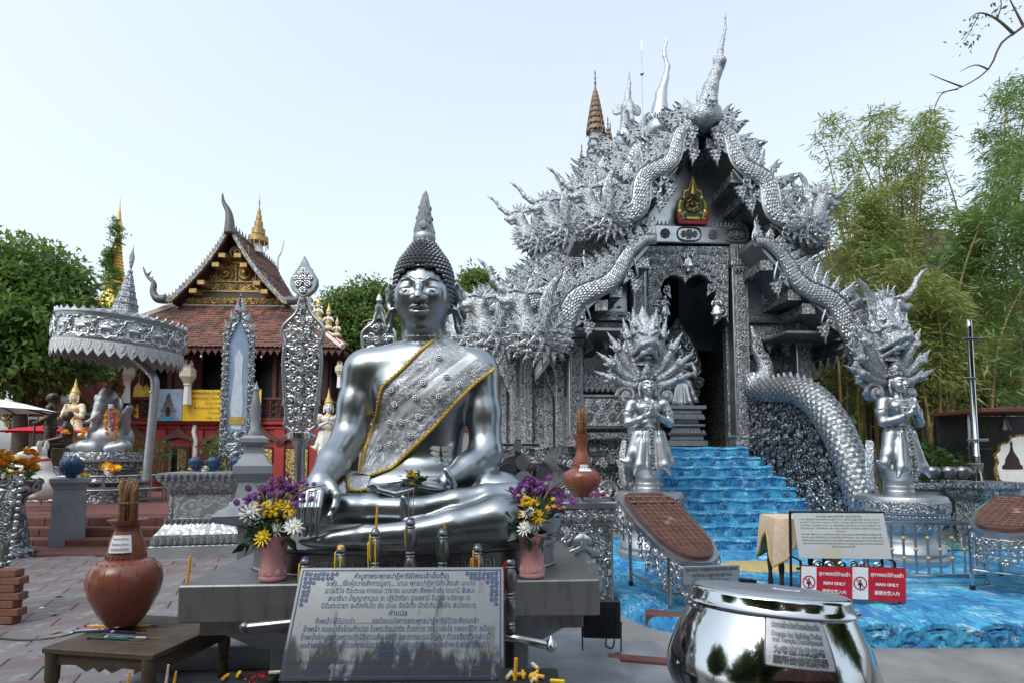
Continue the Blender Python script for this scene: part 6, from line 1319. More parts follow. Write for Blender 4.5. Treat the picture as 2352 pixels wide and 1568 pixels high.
MB().tube(spline([(0,.45,AP[1]-.3),(0,.42,AP[1]+.2),(-.06,.4,AP[1]+.6),(-.26,.38,AP[1]+1.0),(-.3,.36,AP[1]+1.35)], 20), np.linspace(.24,.02,20), 8).build('apex_finial', 'mosaic_dark', lib, 180)
rd = MB()
for i in range(16): rd.merge(ornmb('flame'), np.diag([.22,.3,.26]) @ np.eye(3), (0,.7+.3*i,AP[1]+.02))
rd.tube([(0,.5,AP[1]),(0,5.6,AP[1])], .08, 6); o = rd.build('ridge_crest', 'mosaic_dark', lib); o['kind'] = 'stuff'
MB().tube(spline([(0,5.5,AP[1]-.1),(.0,5.6,AP[1]+.5),(.15,5.7,AP[1]+.9),(.3,5.7,AP[1]+1.6)], 12), np.linspace(.14,.02,12), 7).build('apex_finial', 'white_plaster', lib, 180)
# tiered gilt parasol on the ridge
tp = MB(); z = AP[1]+.25
for i, w in enumerate((.42,.28,.18,.12,.08)):
 tp.lathe([(w*.8,z+.32),(w,z+.28),(w*1.03,z+.02),(w*.95,z)], 18)
 if i == 0: [tp.box((w*math.cos(a), w*math.sin(a), z-.12), (.03,.03,.22)) for a in np.linspace(0, 6.28, 13)]
 z += .36*(1-.1*i)
tp.lathe([(.03,AP[1]),(.03,z),(.05,z+.1),(.02,z+.2),(.04,z+.4),(.01,z+.6),(.0,z+1.1)], 8); o = tp.build('ridge_parasol', 'old_gilt', lib); o.location = (.15,2.9,0)
MB().lathe([(.25,-.3),(.2,0),(.12,.15),(.16,.25),(.05,.4)], 12, (.15,2.9,AP[1]+.1)).build('parasol_foot', 'white_plaster', lib)
# guardian ornaments on the hips: crowned white and gilt figures, and a goose with rider
def hipfig(p, s=1):
 m = MB(); m.ball((0,0,.28*s), (.13*s,.13*s,.26*s)); m.ball((0,-.02*s,.62*s), .09*s); m.lathe([(.1*s,.66*s),(.11*s,.7*s),(.06*s,.78*s),(.03*s,.9*s),(0,1.05*s)], 10); [m.tube([(e*.1*s,0,.45*s),(e*.2*s,-.1*s,.3*s),(e*.03*s,-.16*s,.38*s)], [.05*s,.045*s,.03*s], 7) for e in (-1, 1)]; m.box((0,0,.02), (.4*s,.5*s,.12), None, .03)
 o = m.build('hip_figure', 'ivory', lib, 60); o.location = p; MB().lathe([(.105*s,.66*s),(.115*s,.7*s),(.065*s,.78*s),(.035*s,.9*s),(0,1.07*s)], 10).build('gilt_crown', 'gold_matt', o); MB().lathe([(.135*s,.2*s),(.14*s,.24*s),(.135*s,.28*s)], 12).build('gilt_belt', 'gold_matt', o)
for t, s_ in ((.14,.75),(.3,1.0),(.5,1.0),(.68,.9)): p = np.array(e3(1,ZE,lo_))*(1-t)+np.array(e3(1,ZT,hi_))*t; hipfig(p+np.array([.05,-.05,.18]), s_)
p = np.array(e3(0,ZE,lo_))*.7+np.array(e3(0,ZT,hi_))*.3; m = MB(); m.ball((0,0,.25), (.42,.2,.2)); m.tube(spline([(-.3,0,.28),(-.45,0,.5),(-.42,0,.72),(-.6,0,.72),(-.72,0,.66)], 14), np.linspace(.12,.04,14), 8); m.tube([(.3,0,.3),(.55,0,.4)], [.14,.03], 7); o = m.build('goose_figure', 'white_plaster', lib, 180); o.location = p+np.array([0,0,.15]); q = MB(); q.ball((.12,0,.58), (.13,.1,.2)); q.lathe([(.08,.8),(.1,.86),(.05,.96),(0,1.15)], 10, (.12,0,0)); q.build('rider', 'gold_matt', o)
# lanterns under the eaves, yellow robed figures upstairs
for k, (x, y) in enumerate([(432,862),(292,858),(780,850)]):
 a = RL(x, y, -.6); l = thing('paper_lantern', ['pale paper lantern hanging in the open bay of the red library, over the yellow banner', 'paper lantern hanging half behind the bent parasol pole', 'small lamp hanging under the library eave beside the silver fan'][k], 'lantern', TLIB if False else (RC+a[0], YR-.6, a[1])); s_ = 1 if k < 2 else .6
 MB().lathe([(.12*s_,.42*s_),(.3*s_,.2*s_),(.3*s_,-.05*s_),(.14*s_,-.3*s_),(.17*s_,-.36*s_)], 8).build('shade', 'lantern_paper', l, 20); MB().lathe([(.13*s_,-.36*s_),(.17*s_,-1.1*s_)], 6, cap=False).build('tail', 'canvas_white', l, 0); MB().tube([(0,0,.4*s_),(0,0,Z2-a[1]+.2)], .01, 4).build('cord', 'cable', l)
 for i in range(4): MB().slab([(-.08,.4),(.08,.4),(0,.62)], -.01, .01, M=rotz(i*math.pi/2)*s_, t=(.12*math.cos(i*1.57)*s_,.12*math.sin(i*1.57)*s_,0)).build('shade_tip', 'lantern_paper', l, 0)
yf = thing('robed_figure', 'tall yellow draped figure standing upstairs in the red library', 'statue', (RC+RL(322,890,0)[0], YR+.1, 2.95)); m = MB(); m.lathe([(.34,0),(.3,.8),(.26,1.3),(.1,1.55),(.13,1.7),(.12,1.85),(.03,2.0),(0,2.3)], 14); m.tube([(.22,0,1.3),(.38,-.1,.9),(.2,-.2,.7)], .07, 7); m.build('body', 'yellow_paint', yf, 60)
# banner along the balcony
a, b_ = RL(358,893,-.3), RL(600,894,-.3); bn = thing('yellow_banner', 'yellow printed banner with a temple picture, tied to the library balcony', 'banner', (RC, YR-.36, 0), R(2.5))
x0, x1, zt, zb = a[0], b_[0], a[1], RL(358,966,-.3)[1]; n = 30; V = []; F = []
for i in range(n+1): x = x0+(x1-x0)*i/n; w = .02*math.sin(i*.9)+.015*math.sin(i*2.1); V += [(x,w,zt-.03*math.sin(i/n*math.pi)),(x,w*.6-.01,(zt+zb)/2),(x,w*.5,zb)]
for i in range(n): F += [(3*i+1,3*i+4,3*i+3,3*i),(3*i+2,3*i+5,3*i+4,3*i+1)]
MB().add(V, F).build('cloth', 'banner_yellow', bn, 60); W = x1-x0; H = zt-zb
MB().box((x0+W*.14,-.03,(zt+zb)/2), (W*.27,.012,H*.98)).build('picture_sky', 'photo_blue', bn); cx = x0+W*.15; t = MB();
for (w, h, z) in [(.86,.34,zb+.17),(.66,.24,zb+.46),(.4,.24,zb+.7),(.2,.2,zb+.92)]: t.slab([(cx-w*.5,z-h/2),(cx+w*.5,z-h/2),(cx+w*.2,z+h*.62),(cx-w*.2,z+h*.62)], -.05, -.035)
t.build('picture_temple', 'pewter', bn, 0); MB().box((cx,-.056,zb+.3), (.16,.01,.44)).build('picture_door', 'black_paint', bn); MB().box((cx,-.058,zb+.08), (.44,.01,.16)).build('picture_stairs', 'painted_water', bn)
for i, (tx, sz) in enumerate([('พระบาทสมเด็จพระเจ้าอยู่หัว ทรงพระกรุณาโปรดเกล้าฯ',.15),('พระราชทานผ้าพระกฐินแก่ บริษัท ปตท. จำกัด (มหาชน)',.13),('โดย นายพุทธพล',.12),('ในโอกาสมหากฐินกาล พ.ศ. ๒๕๖๑',.12),('ในวันพฤหัสบดี',.11),('(ขึ้น ๔ ค่ำ เดือน)',.11)]): lettering(bn, tx, sz, 'ink_black', (x0+W*.64, -.05, zt-H*(.13+.155*i)), maxw=W*(.62 if i < 2 else (.3 if i in (2,4,5) else .5)))
m = MB().slab([(0,0),(.16,.02),(.2,.2),(.12,.14),(.06,.22)], -.045, -.03); o = m.build('flame_logo', 'sign_red', bn, 0); o.location = (x1-.3,0,zb+.22)
# drain pipe, potted shrubs
MB().tube([(0,0,.2),(0,0,2.2),(-.08,0,2.5),(-.08,.1,2.75)], .08, 8).build('drain_pipe', 'white_paint', lib).location = (RL(452,1000,-.1)[0],-.16,0)
for k, (x, Y) in enumerate([(355,18.5),(470,18.8),(508,18.5),(300,19.5)]):
 p = G(x, 1118, .4) ; p = P(x, 1100, Y); sh = thing('shrub', ['thin green shrub beside the bent parasol pole', 'leafy shrub behind the blue lotus buds', 'small shrub beside the portrait stand', 'thin shrub by the library door behind the pedestal'][k], 'plant', (p.x, Y, .45)); V, F = leaves(500, [((0,0,1.0),(.45,.45,.6)),((.2,0,1.4),(.3,.3,.35)),((-.2,0,.6),(.3,.3,.3))], .12, seed=30+k, cl=8, spread=.12); obj('foliage', npmesh('foliage', V, F, 'leaf_shrub', 0), sh); m = MB(); [m.tube(spline([(0,0,0),(.06*i,0,.5),(.2*(i-1),.1*i-.1,1.3)], 6), .015, 5) for i in range(3)]; m.build('stems', 'bark', sh); MB().lathe([(.2,-.0),(.26,.3),(.28,.32)], 14).build('pot', 'terracotta', sh)
# white and gilt guardian beside the library
def deity(name, label, loc, rz, s, mat, gold='gold_matt'):
 r = thing(name, label, 'statue', loc, rz, None, s); obj('body', npmesh('body', FV, FF, mat), r); MB().lathe([(.112,1.62),(.128,1.65),(.115,1.69),(.12,1.73),(.09,1.78),(.09,1.82),(.05,1.88),(.03,2.0),(0,2.15)], 14).build('crown', gold, r)
 MB().lathe([(.175,.9),(.19,.93),(.175,.98)], 20, sy=.86).build('belt', gold, r); MB().lathe([(.10,1.38),(.16,1.34),(.19,1.28),(.17,1.27)], 20, sy=.8, cap=False).build('collar', gold, r); MB().lathe([(.24,.42),(.262,.44),(.255,.5)], 20, sy=.85, cap=False).build('hem', gold, r)
 for e in (-1, 1): MB().lathe([(.075,0),(.085,.02),(.075,.06)], 14, (e*.29,-.02,1.15)).build('armlet', gold, r)
 MB().box((0,0,-.12), (.7,.6,.24), None, .03).build('plinth', mat, r)
 return r
p = P(752,1060,16); deity('white_deity', 'white praying statue with gold crown against the red library wall', (p.x,16,p.z-.05), R(20), 1.0, 'white_plaster')
p = P(168,1000,17); deity('white_deity', 'cream and gold crowned statue behind the seated bronze figure', (p.x,17,p.z-.5), R(-10), 1.05, 'cream')
# ------------------------------------------------------------------ unseen trees, hall and shelter, added behind the viewer to darken the silver's reflections
for k, (x, y, hgt, r) in enumerate([(-9,-6,9,4.5),(-3,-8,11,5),(4.5,-13,9,4.5),(12,-9,8,4),(14,1.5,9,4.2),(-15,0,8,4)]):  # added trees, sized and spaced to darken reflections and dim the front light
 rr = random.Random(60+k); lo = [((x+rr.uniform(-.5,.5)*r, y+rr.uniform(-.4,.4)*r, hgt*rr.uniform(.45,1.0)), r*rr.uniform(.42,.62)) for _ in range(7)]
 tree('court_tree', ['tall dark tree behind the viewer at the court corner by the jar table', 'tall dark tree behind the viewer, facing the seated statue', 'tall dark tree behind the viewer, facing the donation bowl', 'tall dark tree behind the viewer at the corner by the concrete yard', 'tall dark tree beside the concrete yard, next to the bamboo', 'dark tree beside the paved court, past the terrace steps'][k], (x, y, 0), lo, 11000, .62, 'leaf_shade', .3, 80+k, 'trees round the court', spread=.5)
hall = thing('assembly_hall', 'long low hall with a dark tiled roof facing the statue across the court', 'building', (0,-20,0)); MB().box((0,0,2.2), (34,6,4.4), None, .02).build('wall', 'cream', hall); MB().slab([(-19,4.2),(19,4.2),(16,8),(-16,8)], -4, 4).build('roof', 'roof_tile', hall)  # unseen hall added as dark surroundings for the polished metal
for i in range(8): MB().box((-14+4*i,3.02,1.5), (1.6,.1,2.6), None, .02).build('door', 'dark_wood', hall)
sh = thing('visitor_shelter', 'dark timber visitor shelter standing behind the viewer, facing the donation bowl', 'shelter', (3.2,-5.5,0)); MB().slab([(-4.6,3.0),(4.6,3.0),(3.4,4.1),(-3.4,4.1)], -2, 2, .03).build('roof', 'roof_tile', sh); MB().box((0,-1.6,1.4), (8.4,.1,2.8)).build('back_wall', 'dark_wood', sh)  # unseen shelter added to darken the bowl's belly and the statue's lower reflections
for x in (-4,-1.4,1.4,4): MB().box((x,1.6,1.5), (.16,.16,3.0), None, .01).build('post', 'maroon_wood', sh)
for x in (-2.6,0,2.6): MB().box((x,.2,.45), (1.8,.4,.06), None, .01).build('bench_seat', 'dark_wood', sh)
bw = thing('boundary_wall', 'long cream temple boundary wall far behind the court', 'wall', (2,33,0)); MB().box((0,0,1.5), (44,.4,3.0), None, .02).build('body', 'white_plaster', bw); MB().box((0,0,3.1), (44.4,.7,.2), None, .02).build('coping', 'ridge_tile', bw)
tree('far_tree', 'green tree beyond the boundary wall behind the silver temple', (-1.5,37,0), [((-2,37,4),(2,2,1.8)),((0,37,5.5),(2,2,1.6)),((2,37,4),(2.2,2,1.8))], 5000, .4, 'leaf_tree', .3, 91)
# ------------------------------------------------------------------ silver parasol on a bent pole
YU = 13.6; uc = P(277, 806, YU); um = thing('silver_parasol', 'wide pierced silver parasol on a bent steel pole over the elephant-headed statue', 'parasol', (uc.x, YU, 0)); um_z = uc.z
cn = MB(); RU = 127*S(YU); can = thing('canopy_pivot', '', '', (0,0,0)) if False else None
def tilt(V): return V
cb = MB().lathe([(RU*1.0,-.02),(RU*1.005,0),(RU*.985,.62),(RU*1.0,.66),(RU*.95,.70),(RU*.5,.86),(0,.92)], 64, cap=False); co = cb.build('canopy', 'plain_silver', um); co.location = (0,0,um_z); co.rotation_euler = (R(0), R(4.2), 0)
MB().lathe([(RU*1.008,.10),(RU*1.003,.55)], 64, cap=False).build('embossed_band', 'relief_pale', co)
for i in range(40): a = 2*math.pi*i/40; place('crown_spike', orn('spike', 'plain_silver'), co, (RU*math.cos(a), RU*math.sin(a), .64), rotz(a+math.pi/2), (.24,.2,.12)); place('fringe_panel', orn('lotus', 'relief_pale'), co, (RU*1.0*math.cos(a), RU*1.0*math.sin(a), .04), rotz(a+math.pi/2) @ xz(math.pi), (.25,.1,.36))
med = MB(); t = np.linspace(0, 2*np.pi, 33)[:-1]; med.tube([((.25+.025*math.cos(8*q))*math.cos(q), -.0, (.22+.025*math.cos(8*q))*math.sin(q)) for q in t], .018, 5, closed=True); med.ball((0,.0,-.02), (.13,.03,.07), 8, 5); med.ball((.11,0,.05), (.06,.03,.05), 7, 5); [med.tube([(x,0,-.05),(x+.02,0,-.14)], .02, 5) for x in (-.1,-.05,.06,.1)]; MED = med.mesh('medallion', 'plain_silver', 60)
pil = MB(); pil.tube([(.08*np.sign(math.cos(q))*abs(math.cos(q))**.5, 0, .2*np.sign(math.sin(q))*abs(math.sin(q))**.5) for q in t], .014, 5, closed=True); [pil.ball((0,0,z), .045, 6, 4) for z in (-.1,0,.1)]; PIL = pil.mesh('pillar_motif', 'plain_silver', 60)
for i in range(16): a = 2*math.pi*i/16; place('medallion', MED, co, (RU*1.01*math.cos(a), RU*1.01*math.sin(a), .33), rotz(a+math.pi/2)); a += math.pi/16; place('pillar_motif', PIL, co, (RU*1.01*math.cos(a), RU*1.01*math.sin(a), .33), rotz(a+math.pi/2))
f = MB(); z = .82
for w, h in ((.30,.30),(.25,.16),(.20,.16),(.16,.16),(.12,.14),(.09,.12)): f.prismn((0,0,0), [(w,z),(w*1.12,z+.02),(w*.92,z+.05),(w*.85,z+h)], 8, 0); z += h
f.lathe([(.05,z),(.06,z+.1),(.02,z+.14),(.05,z+.34),(.06,z+.45),(.02,z+.62),(.0,z+.78)], 10); f.build('finial', 'relief_fine', co)
pp = [P(x, y, YU) for x, y in [(290,800),(300,812),(340,850),(353,866),(356,890),(350,960),(342,1040),(335,1108)]]; MB().tube(spline([(p.x-uc.x,0,p.z) for p in pp], 40), .095, 14).build('pole', 'matt_silver', um, 180)
for (x, y) in ((346,857),(353,900)): p = P(x, y, YU); MB().lathe([(.1,-.02),(.104,0),(.1,.02)], 14, (p.x-uc.x,0,p.z)).build('weld_ring', 'steel', um)
# ------------------------------------------------------------------ elephant-headed statue on a round pedestal
YG = 14.2; gp = P(243, 1145, YG); gb = thing('round_pedestal', 'tiered round silver pedestal under the elephant-headed statue', 'pedestal', (gp.x, YG, .46)); r0 = 84*S(YG); hz = lambda y: P(243, y, YG).z-.46
MB().lathe([(r0*1.02,0),(r0*1.02,.06),(r0*.96,.1),(r0*.96,.3),(r0*1.0,.34),(r0*.85,.42),(r0*.95,.5),(r0*.8,.66),(r0*.74,.7),(r0*.74,.76),(r0*.86,.8),(r0*.86,.98),(r0*.98,1.02),(r0*.98,1.12),(r0*.94,hz(1037)),(0,hz(1037))], 48).build('drum', 'relief_silver', gb)
for z, h in ((.34,.05),(.98,.06)): MB().lathe([(r0*1.0,z),(r0*1.03,z+.01),(r0*1.03,z+h),(r0*1.0,z+h+.01)], 48, cap=False).build('band', 'plain_silver', gb)
gz = P(243, 1037, YG).z; gan = thing('elephant_headed_statue', 'silver elephant-headed seated statue with gilt crown and orange garlands', 'statue', (gp.x, YG, gz)); GO = np.array([gp.x, YG, gz]); Q = lambda x, y, d=0: np.array(P(x, y, YG+d))-GO
s = SDF((-1.1,-.75,-.02), (.95,.75,1.75), .02); s.ell(Q(255,1005), (.50,.48,.42), k=.08); s.ell(Q(262,965), (.36,.34,.34), k=.1); s.chain([Q(225,1025,-.3), Q(190,1025,-.35), Q(160,1028,-.3)], [.18,.15,.09], k=.06); s.chain([Q(285,1025,-.3), Q(250,1030,-.45)], [.18,.12], k=.06)
s.ell(Q(244,922,-.15), (.22,.26,.26), k=.06); s.ell(Q(250,905,-.05), (.2,.22,.18), k=.06); s.chain([Q(232,930,-.35), Q(222,955,-.42), Q(216,980,-.42), Q(206,992,-.4)], [.15,.11,.08,.05], k=.06); s.ell(Q(274,930,-.12), (.17,.05,.21), rotz(-.5), k=.02); s.ell(Q(222,915,.1), (.06,.05,.12), k=.03)
s.chain([Q(272,955,0), Q(285,985,-.15), Q(290,950,-.25), Q(298,935,-.28)], [.14,.12,.09,.08], k=.04); s.chain([Q(262,960,-.2), Q(258,975,-.4), Q(255,942,-.5)], [.11,.09,.07], k=.04); s.chain([Q(225,985,-.1), Q(205,1000,-.2), Q(185,1000,-.25)], [.12,.1,.08], k=.04)
for i in range(4): s.chain([Q(251+3*i,940,-.52), Q(250+3.5*i,928,-.53)], [.028,.02], k=.01)
V, F = s.geo(); obj('body', npmesh('body', V, F, 'matt_silver'), gan)
MB().tube(spline([Q(228,945,-.45),Q(212,960,-.55),Q(202,966,-.58),Q(196,966,-.58)], 12), np.linspace(.05,.012,12), 8).build('tusk', 'ivory', gan, 180)
MB().ball(Q(233,917,-.37), (.035,.02,.022), 8, 5).build('eye', 'ink_black', gan)
c = MB().lathe([(.26,0),(.30,.05),(.27,.14),(.28,.2),(.24,.28),(.24,.33),(.17,.42),(.16,.48),(.09,.56),(.1,.62),(.04,.7),(.05,.78),(0,.9)], 18); co = c.build('crown', 'gilt_carving', gan); co.location = Q(256,902,.05); co.rotation_euler = (R(-8), R(16), 0); co.scale = (.78,.78,.82)
for i in range(10): a = i*.63; place('crown_leaf', orn('flame', 'gilt_carving'), co, (.27*math.cos(a), .27*math.sin(a), .08), rotz(a+math.pi/2), .26)
MB().lathe([(.42,.42),(.44,.46),(.42,.5)], 24, Q(258,1030)*np.array([1,1,0])+np.array([0,0,.0]), sy=.9, cap=False).build('waist_cloth', 'gold_matt', gan)
def garland(label, pts, Y, r=.055, mat='marigold', n=None, cat='garland'):
 p = spline([P(x, y, Y+(d or 0)) for x, y, d in pts], 60); d = np.concatenate([[0], np.cumsum(np.linalg.norm(np.diff(p, axis=0), axis=1))]); n = n or int(d[-1]/(r*1.05)); o = thing('flower_garland', label, cat, p[0]); rg = random.Random(int(pts[0][0]))
 for i in range(n): c = np.array([np.interp(d[-1]*(i+.5)/n, d, p[:,k]) for k in range(3)])-p[0]; place('flower', BLOOM[mat], o, c, rotz(rg.uniform(0,6)) @ rotx(rg.uniform(0,3)), r*rg.uniform(.85,1.15))
 return o
def bloom(mat):
 b = MB()
 for k, (n, r, z) in enumerate([(9,.95,0),(7,.7,.3),(5,.4,.5)]):
  for i in range(n): a = 2*math.pi*(i+.5*k)/n; b.add([(.1*math.cos(a),.1*math.sin(a),z-.3),(r*math.cos(a-.3),r*math.sin(a-.3),z),(r*1.08*math.cos(a),r*1.08*math.sin(a),z+.16),(r*math.cos(a+.3),r*math.sin(a+.3),z)], [(0,1,2,3)])
 b.ball((0,0,.05), (.6,.6,.5), 7, 5); return b.mesh('flower', mat, 0)
BLOOM = {m: bloom(m) for m in ('marigold','petal_yellow','petal_white','petal_purple','petal_pink')}
garland('long orange garland hanging from the elephant-headed statue raised hand', [(247,1000,-.6),(243,970,-.66),(246,945,-.66),(258,938,-.62),(267,945,-.6),(268,970,-.62),(264,1010,-.62)], YG); garland('orange garland loop over the arm of the elephant-headed statue', [(188,990,-.45),(193,985,-.5),(190,1000,-.52),(182,998,-.5)], YG, .06)
garland('short pink and orange garland beside the long one on the elephant-headed statue', [(256,945,-.66),(260,965,-.68),(257,985,-.66)], YG, .045, 'petal_pink')
# steel ring rail round the pedestal
rl = thing('ring_railing', 'curved stainless steel railing round the elephant-headed statue pedestal', 'railing', (gp.x, YG, .46)); R1 = 118*S(YG)
for z in (.34,.66): MB().tube([(R1*math.cos(a), R1*math.sin(a), z) for a in np.linspace(-2.6, .6, 50)], .03, 8).build('rail', 'steel', rl, 180)
for a in np.linspace(-2.6, .6, 9): MB().tube([(R1*math.cos(a), R1*math.sin(a), 0), (R1*math.cos(a), R1*math.sin(a), .66)], .026, 8).build('post', 'steel', rl)
# ------------------------------------------------------------------ square pillar with a blue lotus bud, and more buds
YL = 10.1; lp = P(158, 1200, YL); pl = thing('square_pillar', 'grey square pillar on the brick steps with a blue lotus bud on top', 'pillar', (lp.x, YL, .30), R(34)); hp_ = P(158, 1097, YL).z-.30; w = .255
MB().prismn((0,0,0), [(w*1.4,-.3),(w*1.22,hp_-.18)], 4, math.pi/4).build('shaft', 'stone_grey', pl, 20); MB().prismn((0,0,0), [(w*1.3,hp_-.18),(w*1.35,hp_-.13),(w*1.5,hp_-.08),(w*1.55,hp_-.07),(w*1.55,hp_)], 4, math.pi/4).build('capital', 'stone_grey', pl, 20)
def lotus(label, loc, r):
 o = thing('lotus_bud', label, 'lotus bud', loc, 0, 'blue glazed lotus buds'); MB().ball((0,0,r*1.0), r*.86, 16, 10).build('core', 'blue_glaze', o, 180); MB().lathe([(r*.5,0),(r*.42,.1*r),(r*.5,.3*r)], 14).build('foot', 'blue_glaze', o); rows = 8
 for k in range(rows):
  ph = -0.95+2.1*k/(rows-1); n = max(5, int(14*math.cos(ph*.95)))
  for i in range(n): a = 2*math.pi*(i+.5*(k % 2))/n; nn = np.array([math.cos(ph)*math.cos(a), math.cos(ph)*math.sin(a), math.sin(ph)]); al = np.array([-math.sin(a), math.cos(a), 0]); upv = np.cross(nn, al); place('petal', PETAL, o, nn*r*.84+np.array([0,0,r]), np.stack([al, nn, upv], 1), r*.42)
 return o
pm = MB(); V = []
for j in range(5):
 t = j/4; wd = .55*math.sin(math.pi*(.18+.80*t))**.7 if t < 1 else 0.0
 for i in range(5): u = (i-2)/2; V.append((u*wd, .02-.16*u*u+.30*t*t, -.55+1.15*t))
pm.add(V, [(j*5+i, j*5+i+1, (j+1)*5+i+1, (j+1)*5+i) for j in range(4) for i in range(4)]); PETAL = pm.mesh('petal', 'blue_glaze', 180)
lotus('large blue lotus bud on the square pillar by the brick steps', (lp.x, YL, .30+hp_), 26*S(YL))
# ------------------------------------------------------------------ silver altar plinth
YA = 8.9; ap = P(432, 1278, YA); al = thing('altar_plinth', 'silver altar plinth with bands of embossed leaves, standing on a steel slab', 'plinth', (ap.x, YA+.55, 0), R(12)); aw = .58
MB().box((0,0,.11), (1.32,1.2,.22), None, .01).build('slab', 'matt_silver', al)
MB().prismn((0,0,0), [(.86,.22),(.86,.38),(.80,.42),(.70,.55),(.66,.60),(.62,.62),(.62,1.02),(.66,1.05),(.78,1.18),(.82,1.20),(.82,1.33),(0,1.33)], 4, math.pi/4, sy=.92).build('body', 'cast_silver', al, 20)
for i in range(13):
 x = -.54+.09*i
 place('lotus_leaf', orn('lotus', 'relief_fine'), al, (x,-.545,1.32), xz(math.pi), (.09,.2,.12)); place('lotus_leaf', orn('lotus', 'relief_fine'), al, (x*1.04,-.575,.23), None, (.09,.2,.14)); place('lotus_leaf', orn('lotus', 'relief_fine'), al, (x*.86,-.46,.62), xz(math.pi), (.08,.15,.10)); place('lotus_leaf', orn('lotus', 'relief_fine'), al, (x*.8,-.42,1.0), None, (.075,.15,.09))
 place('lotus_leaf', orn('lotus', 'relief_fine'), al, (-.59,x*.92,1.32), rotz(R(-90)) @ xz(math.pi), (.09,.2,.12)); place('lotus_leaf', orn('lotus', 'relief_fine'), al, (-.62,x*.95,.23), rotz(R(-90)), (.09,.2,.14))
for e in (-1, 1): MB().box((e*.43,-.41,.82), (.05,.03,.42), None, .01).build('corner_strip', 'relief_fine', al)
for k, (x, y) in enumerate([(449,1068),(482,1078),(530,1078)]): p = P(x, y, 9.6); lotus(['blue lotus bud on the altar plinth, beside a tray of small flowers', 'blue lotus bud on the altar plinth, next to the portrait stand', 'blue lotus bud half hidden by the portrait stand'][k], (p.x, 9.6+.1*k, 1.34), .125)
# ------------------------------------------------------------------ stone lantern post with a spike
YS = 6.9; sp = P(583, 1080, YS); sl_ = thing('stone_post', 'grey stone post with stepped roof and tall spike, beside the altar plinth', 'post', (sp.x, YS, 0), R(20)); zz = lambda y: P(583, y, YS).z
MB().prismn((0,0,0), [(.30,0),(.30,.2),(.24,.26),(.24,.34),(.2,.38),(.2,zz(1205)),(.3,zz(1200)),(.5,zz(1190)),(.56,zz(1176)),(.54,zz(1172)),(.36,zz(1160)),(.26,zz(1140)),(.21,zz(1105)),(.24,zz(1100)),(.30,zz(1085)),(.30,zz(1068)),(.25,zz(1062)),(.15,zz(1040)),(.14,zz(1025)),(.22,zz(1015)),(.22,zz(1006)),(.15,zz(1000)),(.07,zz(998))], 4, math.pi/4).build('post', 'stone_grey', sl_, 20)
MB().lathe([(.07,zz(1000)),(.075,zz(992)),(.055,zz(985)),(.055,zz(960)),(.065,zz(940)),(.032,zz(905)),(.03,zz(897)),(.042,zz(894)),(.03,zz(890)),(.014,zz(882)),(0,zz(873))], 18).build('spike', 'stone_grey', sl_)
